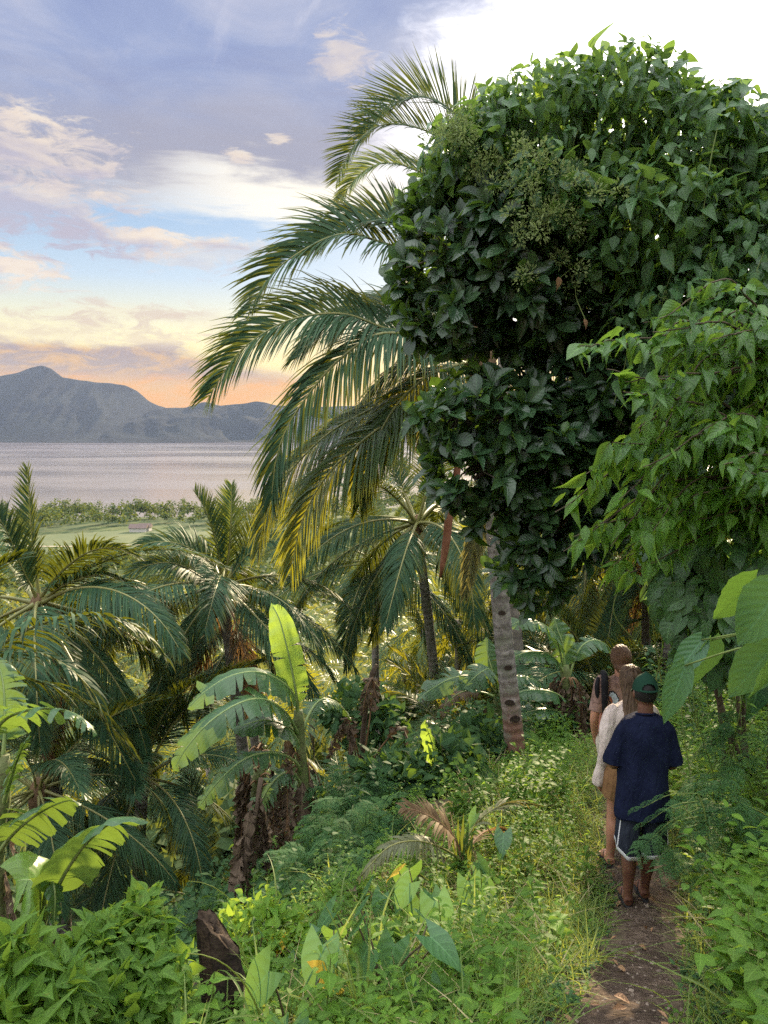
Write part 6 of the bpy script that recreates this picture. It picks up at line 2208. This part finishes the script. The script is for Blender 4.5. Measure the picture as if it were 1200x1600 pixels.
TPL_TINY_Q = (np.array([[-.5, 0, 0], [.5, .1, .1], [.45, 1, 0], [-.4, .9, -.1]], float), np.array([[0, 1, 2, 3]]), np.array([[-1, 0, 0], [1, 0, 0], [1, 1, 0], [-1, 1, 0]], float))
n = 1500
y = 26 * (210 / 26) ** r.random(n); x = r.uniform(-.62, .62, n) * y
canopy(fw, x, y, r.uniform(.8, 2.0, n) * (1 + y / 160), 80, r, .95, .24)
field = lambda x, y: ((x + 125) / 75) ** 2 + ((y - 388) / 60) ** 2 < 1
n = 2600
y = r.uniform(190, 640, n); x = r.uniform(-.62, .62, n) * y
shore = 575 + .42 * (x + 100) + 18 * np.sin(x * .02)
k = (y < shore - 12) & ~field(x, y) & ((r.random(n) < .55) | (y > shore - 90) | (y < 300))
x, y = x[k], y[k]
canopy(fw, x, y, r.uniform(2.2, 4.6, len(x)), 70, r, 1.35, .28)
n = 500                              # trees along the shore
x = r.uniform(-340, 250, n)
y = 575 + .42 * (x + 100) + 18 * np.sin(x * .02) - r.uniform(8, 42, n)
canopy(fw, x, y, r.uniform(1.5, 3.8, n), 100, r, 2.3, .24)
stuff_obj(fw, 'far_woods', 'far_leaf', 'wooded valley floor reaching to the trees along the bay shore')
# the pale open field and a track across it
fm = MB()
fx, fy = np.meshgrid(np.linspace(-195, -55, 40), np.linspace(335, 440, 24), indexing='ij')
ok = ((fx + 125) / 70) ** 2 + ((fy - 388) / 52) ** 2
rim_ = np.sqrt(ok)
sc_ = np.where(rim_ > 1, 1 / np.maximum(rim_, 1e-6), 1)
fx2, fy2 = -125 + (fx + 125) * sc_, 388 + (fy - 388) * sc_
fm.add(np.stack([fx2, fy2, ground_z(fx2, fy2) + .35], -1).reshape(-1, 3), grid_faces(40, 24)[:, ::-1])
tag(fm.obj('field', simple_mat('meadow', (.055, .08, .028), (.095, .11, .045), .05, .95)), 'pale green open field in the valley before the bay', kind='structure')
tm_ = MB()
tx = np.linspace(-188, -78, 40); ty = 372 + 5 * np.sin(tx * .05)
tm_.add(np.stack([np.stack([tx, ty - 1.1, ground_z(tx, ty) + .55], -1), np.stack([tx, ty + 1.1, ground_z(tx, ty) + .55], -1)], 1).reshape(-1, 3), grid_faces(40, 2))
tag(tm_.obj('track', simple_mat('track_dirt', (.34, .29, .2), (.42, .36, .26), .4, .95)), 'pale dirt track crossing the field', kind='structure')
# small farmhouse at the far edge of the field
for i, (px, y_, w, lab) in enumerate(((216, 432, 9, 'small far farmhouse with rusty roof at the back of the field'), (226, 436, 6, 'tiny far shed with pale wall beside the rusty-roofed farmhouse'))):
    q = P(px, 800, y_); b = gpt(q[0], y_)
    h = thing('farmhouse' if i == 0 else 'shed', b, lab, 'house')
    wl = MB(); w2, d2, hh = w / 2, 3, 2.8
    v = [[-w2, -d2, -.5], [w2, -d2, -.5], [w2, d2, -.5], [-w2, d2, -.5], [-w2, -d2, hh], [w2, -d2, hh], [w2, d2, hh], [-w2, d2, hh]]
    wl.add(v, [[0, 1, 5, 4], [1, 2, 6, 5], [2, 3, 7, 6], [3, 0, 4, 7]])
    part('wall', wl.mesh('wall', simple_mat('plaster_wall', (.45, .42, .38), (.55, .52, .47), 1), False), h)
    rf = MB(); e = .6
    v = [[-w2 - e, -d2 - e, hh - .2], [w2 + e, -d2 - e, hh - .2], [w2 + e, 0, hh + 1.9], [-w2 - e, 0, hh + 1.9], [w2 + e, d2 + e, hh - .2], [-w2 - e, d2 + e, hh - .2]]
    rf.add(v, [[0, 1, 2, 3], [3, 2, 4, 5]]); rf.add([v[0], v[3], v[5], v[1], v[4], v[2]], [[0, 1, 2], [3, 4, 5]])
    part('roof', rf.mesh('roof', simple_mat('tin_roof', (.11, .08, .07), (.16, .11, .09), 1), False), h)

# ------------------------------------------------------------------ plants one can point to
# --- shrub in the lower left corner
r = np.random.default_rng(61)


def leafy_shrub(label, base, blobs, n, size, mat, seed, tpl=TPL_OVATE, low=TPL_OVATE_S, limit=260, name='leafy_shrub', cat='shrub', group=None, lime=.0):
    r = np.random.default_rng(seed)
    root = thing(name, base, label, cat, group)
    p, o, w = shell_points(r, blobs, n, .35, .34)
    m_ = len(p)
    d = norm(o * .7 + np.array([0, -.15, .05]) + r.normal(0, .6, (m_, 3)))
    nn = np.array([0, -.25, 1.0]) + o * .4 + r.normal(0, .5, (m_, 3))
    split_leaves(tpl, p, orient(d, nn), size * np.clip(r.lognormal(-.05, .34, m_), .35, 1.5), r.random(m_), root, np.asarray(base), mat, low, limit)
    st = MB()
    for b in blobs:
        for k in range(9):
            e = b[0] + norm(r.normal(0, 1, 3) + np.array([0, 0, .3])) * b[1] * .85
            s = np.asarray(base) + np.array([r.normal(0, .06), r.normal(0, .06), -.05])
            tube(st, catmull([s, (s + e) / 2 + np.array([r.normal(0, .05), 0, .05]), e], 9) - base, np.linspace(.008, .003, 9), 5, caps=False)
    part('stems', st.mesh('stems', M['stalk_dark']), root)['kind'] = 'stuff'
    return root


b = on_ground(190, 1660)
leafy_shrub('straggly bright green leafy bush in front of the palms, left of the charred stump', b, [blob(200, 1475, 3.5, 60, 42, .25), blob(140, 1510, 3.3, 62, 45, .25), blob(235, 1530, 3.3, 60, 45, .25), blob(215, 1435, 3.6, 34, 26, .2), blob(170, 1570, 3.2, 90, 50, .3), blob(110, 1585, 3.1, 60, 40, .3)], 2400, .074, 'weed', 62)
b = on_ground(30, 1690)
leafy_shrub('bush with long pale-backed leaves in the bottom left corner', b, [blob(40, 1580, 2.7, 75, 55, .25), blob(15, 1510, 2.8, 45, 45, .2), blob(90, 1560, 2.8, 40, 40, .2)], 600, .105, 'weed', 63, TPL_LANCE, TPL_LANCE_S, 160)
b = at_px(320, 1480, 4.6)
leafy_shrub('low lime green bush right behind the charred stump', b, [blob(390, 1450, 4.7, 60, 38, .4), blob(430, 1480, 4.6, 60, 40, .4)], 700, .07, 'weed_lime', 64, limit=120)
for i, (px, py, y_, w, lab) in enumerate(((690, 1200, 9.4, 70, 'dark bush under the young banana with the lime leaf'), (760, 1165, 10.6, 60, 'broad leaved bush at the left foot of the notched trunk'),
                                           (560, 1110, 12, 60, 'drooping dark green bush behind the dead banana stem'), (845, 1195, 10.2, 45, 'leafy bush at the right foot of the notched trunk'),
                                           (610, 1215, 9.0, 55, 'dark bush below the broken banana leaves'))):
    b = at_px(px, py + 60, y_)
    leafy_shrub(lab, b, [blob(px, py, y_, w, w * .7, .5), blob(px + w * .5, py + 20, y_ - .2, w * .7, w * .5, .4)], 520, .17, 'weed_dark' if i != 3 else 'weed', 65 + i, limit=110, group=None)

# --- taro: big arrow leaves on dark stalks
TARO = leaf_tpl([.75, .98, 1.0, .84, .52, .22, .01], 9, 3, .36, .18, .22, .30, .012)
TARO_ME = [MB().add(TARO[0], TARO[1], np.column_stack([TARO[2][:, :2], np.full(len(TARO[0]), q)])).mesh('leaf', M['taro']) for q in (.0, .4, .7)]
SICK_ME = MB().add(*TARO).mesh('leaf', M['taro_sick'])
places = [(520, 1560, 3.5, 5, 'taro plant at the bottom centre with upright leaves turned edge-on'), (600, 1590, 3.3, 4, 'taro plant at the bottom edge just right of centre'),
          (450, 1600, 3.1, 4, 'taro plant below the tall grass with one orange leaf'), (560, 1480, 4.2, 6, 'large taro clump in the middle of the foreground'),
          (660, 1450, 4.7, 6, 'taro clump below the seedling palm, one leaf orange spotted'), (490, 1470, 4.4, 4, 'taro with yellowing leaf right of the charred stump'),
          (720, 1400, 5.4, 4, 'taro plant right under the seedling palm'), (620, 1420, 5.2, 4, 'small taro plant left of the seedling palm'),
          (790, 1330, 6.2, 2, 'two-leaved taro in the grass right of the seedling palm'),
          (640, 1540, 3.6, 4, 'taro with a rust spotted leaf left of the path'), (400, 1520, 4.3, 3, 'small taro close to the right side of the stump')]
for i, (px, py, y_, num, lab) in enumerate(places):
    rr = np.random.default_rng(700 + i)
    q = P(px, py, y_); b = gpt(q[0], y_)
    t = thing('taro_plant', b, lab, 'plant', 'taro plants in the foreground')
    for k in range(num):
        ph = rr.uniform(0, 6.28); h = rr.uniform(.22, .5); out = rr.uniform(.05, .28)
        top = np.array([math.cos(ph) * out, math.sin(ph) * out, h])
        d = norm(np.array([math.cos(ph) * .6, math.sin(ph) * .6, rr.uniform(-1.1, -.3)]))
        nn = np.array([math.cos(ph) * .7, math.sin(ph) * .7 - .35, .7]) + rr.normal(0, .2, 3)
        sick = (k == 0 and i in (2, 4, 5, 10))
        L = rr.uniform(.17, .29)
        lf = part('leaf', SICK_ME if sick else TARO_ME[int(rr.integers(3))], t, top, mat3=orient(d[None], nn[None])[0] * L, label='yellow and orange spotted leaf' if sick else None)
        sm = MB(); tube(sm, catmull([[0, 0, -.03], top * np.array([.3, .3, .55]), top], 8), np.linspace(.008, .004, 8), 5, caps=False)
        part('stalk', sm.mesh('stalk', M['stalk_dark']), t)

# --- tall grass clumps with single arching blades
def blade_mesh(bend, w, seed):
    n = 12; t = np.linspace(0, 1, n)
    e = np.radians(84 - bend * t ** 1.5)
    p = np.zeros((n, 3))
    for i in range(1, n): p[i] = p[i - 1] + np.array([math.cos(e[i]), 0, math.sin(e[i])]) / (n - 1)
    W = w * np.interp(t, [0, .25, .7, 1], [.5, 1, .7, .04])
    V = np.stack([p + np.stack([0 * t, -W, W * .35], -1), p, p + np.stack([0 * t, W, W * .35], -1)], 1)
    A = np.zeros(V.shape); A[:, 0, 0] = -1; A[:, 2, 0] = 1; A[..., 1] = t[:, None]; A[..., 2] = seed * .2
    return MB().add(V.reshape(-1, 3), grid_faces(n, 3), A.reshape(-1, 3)).mesh('blade', M['grass'])


BL = [blade_mesh(b, .011, i) for i, b in enumerate((40, 75, 105, 130))]
for i, (px, py, y_, num, L, lab) in enumerate([
    (425, 1600, 3.0, 13, .62, 'tall grass clump arching in front of the charred stump'), (455, 1560, 3.5, 9, .7, 'upright grass tuft right of the charred stump'),
    (560, 1600, 3.1, 7, .6, 'long bladed grass among the taro at the bottom edge'), (600, 1500, 4.0, 8, .65, 'grass tuft standing among the taro clump'),
    (410, 1440, 5.0, 6, .9, 'single tall grass with bent seed stalk above the weeds'), (300, 1600, 2.9, 7, .5, 'low grass blades at the foot of the bush'),
    (1080, 1480, 3.9, 5, .4, 'grass tuft on the right bank beside the path bend'), (1150, 1360, 4.6, 5, .45, 'long grass on the right bank level with the shorts'),
    (870, 1420, 5.0, 9, .35, 'short grass tuft on the left rim of the path'), (830, 1500, 4.1, 9, .35, 'short grass tuft lower down on the left rim of the path'),
    (700, 1550, 3.5, 7, .45, 'grass tuft among weeds halfway between taro and path'), (1165, 1230, 5.6, 5, .5, 'tall grass on the bank right of the navy shirt'),
    (520, 1420, 5.2, 6, .7, 'grass tuft behind the middle taro clump')]):
    rr = np.random.default_rng(800 + i)
    q = P(px, py, y_); b = gpt(q[0], y_)
    t = thing('grass_clump', b, lab, 'grass', 'tall grass clumps')
    for k in range(num):
        part('blade', BL[int(rr.integers(4))], t, (rr.normal(0, .03), rr.normal(0, .03), -.02), (rr.normal(0, .15), rr.normal(0, .15), rr.uniform(0, 6.28)), L * rr.uniform(.6, 1.2))
    if i in (4, 0):
        sm = MB(); c = arch(80, 70, L * 1.25, 2.0, 12); tube(sm, c @ np.array([[-.8, -.3, 0], [0, 1, 0], [0, 0, 1.]]), np.linspace(.006, .002, 12), 5, caps=False)
        part('seed_stalk', sm.mesh('seed_stalk', M['grass']), t)

# --- feathery legume shrubs: every leaf twice divided
def pinnate(seed, L=.22, pairs=7):
    rr = np.random.default_rng(seed)
    mb = MB()
    c = arch(20, 60, L, 1.2, 12)
    tube(mb, c, np.linspace(.0022, .0008, 12), 4, caps=False)
    pos, dr = [], []
    for k in range(pairs):
        i = 2 + int(k * 9.5 / pairs); p0 = c[i]; T = norm(c[i] - c[i - 1])
        for sg in (-1, 1):
            pl = L * .42 * (1 - .35 * abs(k / pairs - .4))
            d = norm(np.array([0, sg, 0]) * .85 + T * .5 + np.array([0, 0, -.15]))
            for q in range(11):
                t = (q + 1) / 11
                base = p0 + d * pl * t + np.array([0, 0, -.02 * t * t])
                s2 = norm(np.cross(d, [0, 0, 1.0]))
                for s in (-1, 1):
                    pos.append(base); dr.append(norm(s2 * s + d * .55 + rr.normal(0, .1, 3)))
    pos, dr = np.array(pos), np.array(dr)
    scatter_tpl(mb, TPL_SLIM, pos, orient(dr, np.array([0, 0, 1.0]) + rr.normal(0, .2, pos.shape)), .0145 * L / .22, rr.random(len(pos)))
    return mb.mesh('leaf', M['legume'])


TPL_SLIM = (np.array([[-.16, 0, 0], [.16, 0, 0], [.14, .9, 0], [-.14, .9, 0]], float), np.array([[0, 1, 2, 3]]), np.array([[-1, 0, 0], [1, 0, 0], [1, 1, 0], [-1, 1, 0]], float))
PIN = [pinnate(s) for s in (1, 2, 3)]
for i, (px, py, y_, wx, wy, num, lab) in enumerate([
    (1135, 1262, 4.8, 42, 55, 44, 'feathery-leaved shrub reaching across the dark shorts from the right'), (1160, 1165, 5.2, 45, 42, 34, 'feathery-leaved shrub on the bank beside the navy shirt sleeve'),
    (1068, 1325, 4.75, 20, 40, 16, 'drooping feathery sprig beside the bare legs'),
    (540, 1300, 7.4, 70, 55, 110, 'feathery fern-like bush in front of the withered banana clump'), (500, 1370, 6.6, 60, 40, 70, 'low feathery bush left of the seedling palm'),
    (620, 1290, 7.6, 55, 40, 80, 'feathery bush just left of the seedling palm fronds'), (560, 1240, 8.6, 60, 40, 70, 'upper feathery bush at the foot of the dead banana stem')]):
    rr = np.random.default_rng(900 + i)
    b = at_px(px + (60 if px > 900 else 0), py + 120, y_)
    t = thing('feathery_shrub', b, lab, 'shrub', 'feathery leaved shrubs')
    st = MB(); c0, R = blob(px, py, y_, wx, wy, .3)
    for k in range(num):
        d = norm(rr.normal(0, 1, 3)) * rr.random() ** .4
        e = c0 + d * R - b
        s = .55 + .5 * rr.random()
        ang = math.atan2(d[1] - .3, d[0] - (.5 if px > 900 else 0)) + rr.normal(0, .5)
        part('leaf', PIN[k % 3], t, e, (rr.normal(0, .3), rr.normal(.1, .3), ang), s * (1.15 if y_ < 6 else 1.4))
        if k % 5 == 0:
            tube(st, catmull([np.array([0, 0, -.05]), e * .5 + np.array([0, 0, .08]), e], 8), np.linspace(.007, .002, 8), 4, caps=False)
    part('twigs', st.mesh('twigs', M['stalk']), t)['kind'] = 'stuff'
# the one twig that hangs over the shorts
b = at_px(1120, 1330, 4.6)
t = thing('feathery_twig', b, 'thin pale green feathery twig hanging in front of the dark shorts', 'twig', 'feathery leaved shrubs')
st = MB()
for k, (x1, y1) in enumerate(((1004, 1262), (1012, 1285), (1008, 1320), (1022, 1312), (1050, 1262))):
    a_, e_ = P(1090, 1240 + 12 * k, 4.6), P(x1, y1, 4.55)
    c = catmull([a_, (a_ + e_) / 2 + np.array([0, 0, .04]), e_], 10)
    tube(st, c - b, np.linspace(.004, .0015, 10), 4, caps=False)
    for q in (5, 7, 9):
        part('leaf', PIN[q % 3], t, c[q] - b, (.2 * k, .3, PI + .3 * k - .4), .42)
tube(st, catmull([np.array([0, 0, -.1]), P(1105, 1290, 4.6) - b, P(1090, 1240, 4.6) - b], 8), .006, 5, caps=False)
part('twigs', st.mesh('twigs', M['stalk']), t)

# --- weed plants of the front row, one by one
STEM = []
for s in range(3):
    rr = np.random.default_rng(s)
    mb = MB(); tube(mb, catmull([[0, 0, -.05], [.02 * s, .01, .4], [.05, -.02 * s, 1.0]], 8), np.linspace(.014, .006, 8), 5, caps=False)
    STEM.append(mb.mesh('stem', M['stalk']))
LEAFME = {}
for mt in ('weed', 'weed_lime'):
    for nm, tp in (('ovate', TPL_OVATE), ('lance', TPL_LANCE)):
        LEAFME[mt, nm] = [MB().add(tp[0], tp[1], np.column_stack([tp[2][:, :2], np.full(len(tp[0]), q)])).mesh('leaf', M[mt]) for q in (.1, .6)]
rr = np.random.default_rng(950)
sides = {'left': [], 'right': []}
for k in range(4000):
    y_ = rr.uniform(2.3, 6.2); x_ = rr.uniform(-1.9, 3.4); u = x_ - float(path_x(y_))
    if abs(u) < .42 or u < -3 or abs(x_ / y_) > .53: continue
    sd = 'left' if u < 0 else 'right'
    if any((a - x_) ** 2 + (c - y_) ** 2 < .22 ** 2 for a, c in sides[sd]) or len(sides[sd]) >= 48: continue
    sides[sd].append((x_, y_))
for sd, lab, grp in (('left', 'weed in the thick growth left of the path', 'weeds left of the path'), ('right', 'weed on the bank right of the path', 'weeds on the right bank')):
    for k, (x_, y_) in enumerate(sides[sd]):
        key = (('weed', 'weed_lime')[int(rr.random() < .4)], ('ovate', 'lance')[int(rr.random() < .4)])
        kind_ = ('lime green' if key[0] == 'weed_lime' else 'mid green', 'narrow' if key[1] == 'lance' else 'broad')
        t = thing('weed_plant', gpt(x_, y_), '%s %s-leaved %s' % (*kind_, lab), 'plant', '%s, %s %s leaves' % (grp, *kind_), rr.uniform(0, 6.28))
        H = rr.uniform(.25, .5); nl_ = int(rr.integers(9, 15))
        part('stem', STEM[k % 3], t, (0, 0, 0), None, H)
        for q in range(nl_):
            f_ = .2 + .8 * q / nl_; ph = q * 2.4
            tl = rr.uniform(0, .6)
            d = np.array([math.cos(ph) * math.cos(tl), math.sin(ph) * math.cos(tl), math.sin(tl) - .1])
            part('leaf', LEAFME[key][q % 2], t, (.03 * f_ * H, 0, f_ * H), mat3=orient(d[None], np.array([[0, 0, 1.0]]) + rr.normal(0, .25, (1, 3)))[0] * rr.uniform(.08, .135) * (1.2 - .5 * f_))

# --- seedling palm with scorched fronds in the middle of the shelf
b = at_px(722, 1345, 6.1)
t = thing('palm_seedling', b, 'small coconut seedling with scorched pale fronds and fresh upright green leaves', 'palm')
for i, (pts, lm, sag, lift, mt) in enumerate([
    ([(722, 1345, 6.1), (712, 1312, 6.05), (690, 1288, 6.0), (660, 1270, 5.95), (630, 1262, 5.9)], .26, .8, .2, 'palm_dry'),
    ([(722, 1345, 6.1), (735, 1300, 6.2), (765, 1268, 6.3), (800, 1254, 6.35), (838, 1258, 6.4)], .26, .8, .2, 'palm_pale'),
    ([(722, 1345, 6.1), (690, 1325, 5.9), (650, 1314, 5.7), (610, 1322, 5.6), (578, 1352, 5.5), (562, 1372, 5.5)], .17, 1.2, .1, 'palm_pale'),
    ([(722, 1345, 6.1), (745, 1310, 6.4), (770, 1295, 6.6), (795, 1300, 6.7)], .2, .8, .2, 'palm_dry')]):
    px_frond(t, b, pts, mt, 34, lm, .030, sag, lift, .4, 960 + i, t0=.3, r0=.011, dry=i in (0, 3), ragged=.2)
for k, (x1, y1) in enumerate(((712, 1282), (722, 1275), (732, 1284), (742, 1292), (716, 1296), (708, 1300))):
    e_ = P(x1, y1, 6.1 + .05 * (k % 3 - 1)); d = e_ - b
    v, f, a_ = leaf_tpl([.5, 1, 1, .85, .6, .3, .02], 8, 1, .055, .5, .08)
    part('leaf', MB().add(v, f, a_).mesh('leaf', M['palm_young']), t, (0, 0, 0), mat3=orient(norm(d)[None], np.array([[.2 * (k - 3), -1, .2]]))[0] * np.linalg.norm(d))

# --- charred stump
q = P(352, 1575, 3.75); b = gpt(q[0], 3.75)
t = thing('tree_stump', b, 'charred dark tree stump with slanting broken top among the weeds', 'stump')
S_ = 28; K = 18
th = np.linspace(0, 2 * PI, S_, endpoint=False)
rr = np.random.default_rng(5)
top = P(330, 1428, 3.75)[2] - b[2]
cx_top = P(332, 1430, 3.75)[0] - b[0]; cx_bot = 0.03
prof = 1 + .16 * np.sin(th * 2 + .6) + .10 * np.sin(th * 3 + 2) + .05 * np.sin(th * 7) + .03 * rr.normal(0, 1, S_)
V = []
for k in range(K):
    tt = k / (K - 1)
    hgt = top * (1 - .30 * np.clip((np.cos(th) + .55) / 1.55, 0, 1) ** 1.4 + .02 * np.sin(th * 5)) + .0
    z = -.12 + (hgt + .12) * tt
    rad_ = (.118 - .040 * np.clip(z / top, 0, 1) + .05 * np.exp(-np.clip(z, 0, 9) * 12)) * prof * (1 + .03 * np.sin(z * 40 + th * 3))
    cx = cx_bot + (cx_top - cx_bot) * np.clip(z / top, 0, 1)
    V.append(np.stack([cx + rad_ * np.cos(th), rad_ * .8 * np.sin(th), z], -1))
V = np.array(V)
mb = MB(); A = np.zeros(V.shape); A[..., 1] = np.linspace(0, 1, K)[:, None]
mb.add(V.reshape(-1, 3), grid_faces(K, S_, True), A.reshape(-1, 3))
part('bark', mb.mesh('bark', M['stump']), t)
ring = V[-1]; cen = ring.mean(0)
rings = np.array([cen + (ring - cen) * s + np.array([0, 0, -.012 * (1 - s) + .006 * rr.normal()]) + rr.normal(0, .004, ring.shape) * (s < 1) for s in (.999, .75, .5, .25, .04)])
mb = MB(); mb.add(rings.reshape(-1, 3), grid_faces(5, S_, True)[:, ::-1])
part('broken_top', mb.mesh('broken_top', M['stump_cut']), t)
# a bare-wood scar up the stump's face
c = []
for tt in np.linspace(.45, .97, 9):
    row = V[min(K - 1, int(tt * (K - 1)))]
    c.append([row[i] + np.array([0, -.0035, 0]) for i in (18, 19, 20)])
part('bare_scar', MB().add(np.array(c).reshape(-1, 3), grid_faces(9, 3)).mesh('bare_scar', M['stump_cut']), t)

# --- fallen leaves and bits on the path
rr = np.random.default_rng(970)
DL = [MB().add(*leaf_tpl([.1, .8, 1, .7, .02], 4, 1, .3, .5, .4)).mesh('fallen_leaf', M['dead_leaf']), MB().add(*leaf_tpl([.1, .6, 1, .6, .02], 4, 1, .2, .9, -.2)).mesh('fallen_leaf', M['dead_leaf'])]
for k in range(96):
    y_ = rr.uniform(2.6, 8); x_ = float(path_x(y_)) + rr.uniform(-.45, .45)
    o = bpy.data.objects.new('fallen_leaf', DL[k % 2]); COL.objects.link(o)
    o.location = gpt(x_, y_, .03); o.rotation_euler = (rr.normal(0, .35) - .3, rr.normal(0, .35), rr.uniform(0, 6.28)); s = rr.uniform(.025, .085); o.scale = (s, s, s)
    tag(o, 'dry brown leaf fallen on the bare soil of the path', 'leaf', 'fallen leaves on the path')
pb = MB()
ico_v = np.array([[0, 0, 1], [.9, 0, .3], [.28, .85, .25], [-.72, .5, .3], [-.72, -.5, .25], [.28, -.85, .3], [0, 0, -.6]], float)
ico_f = np.array([[0, 1, 2], [0, 2, 3], [0, 3, 4], [0, 4, 5], [0, 5, 1], [6, 2, 1], [6, 3, 2], [6, 4, 3], [6, 5, 4], [6, 1, 5]])
n = 1300
y_ = rr.uniform(2.2, 9, n); x_ = path_x(y_) + rr.normal(0, .2, n)
pos = np.stack([x_, y_, ground_z(x_, y_) + .002], -1)
d = norm(rr.normal(0, 1, (n, 3)) * np.array([1, 1, .3]))
scatter_tpl(pb, (ico_v, ico_f, np.zeros((7, 3))), pos, orient(d, np.array([0, 0, 1.0]) + rr.normal(0, .3, (n, 3))), np.clip(rr.lognormal(math.log(.006), .5, n), .003, .022), rr.random(n))
M['pebble'] = simple_mat('pebble', (.07, .05, .04), (.24, .19, .15), 3, .9)
tag(pb.obj('gravel', M['pebble'], smooth=False), 'small stones and crumbs of soil on the path', kind='stuff')
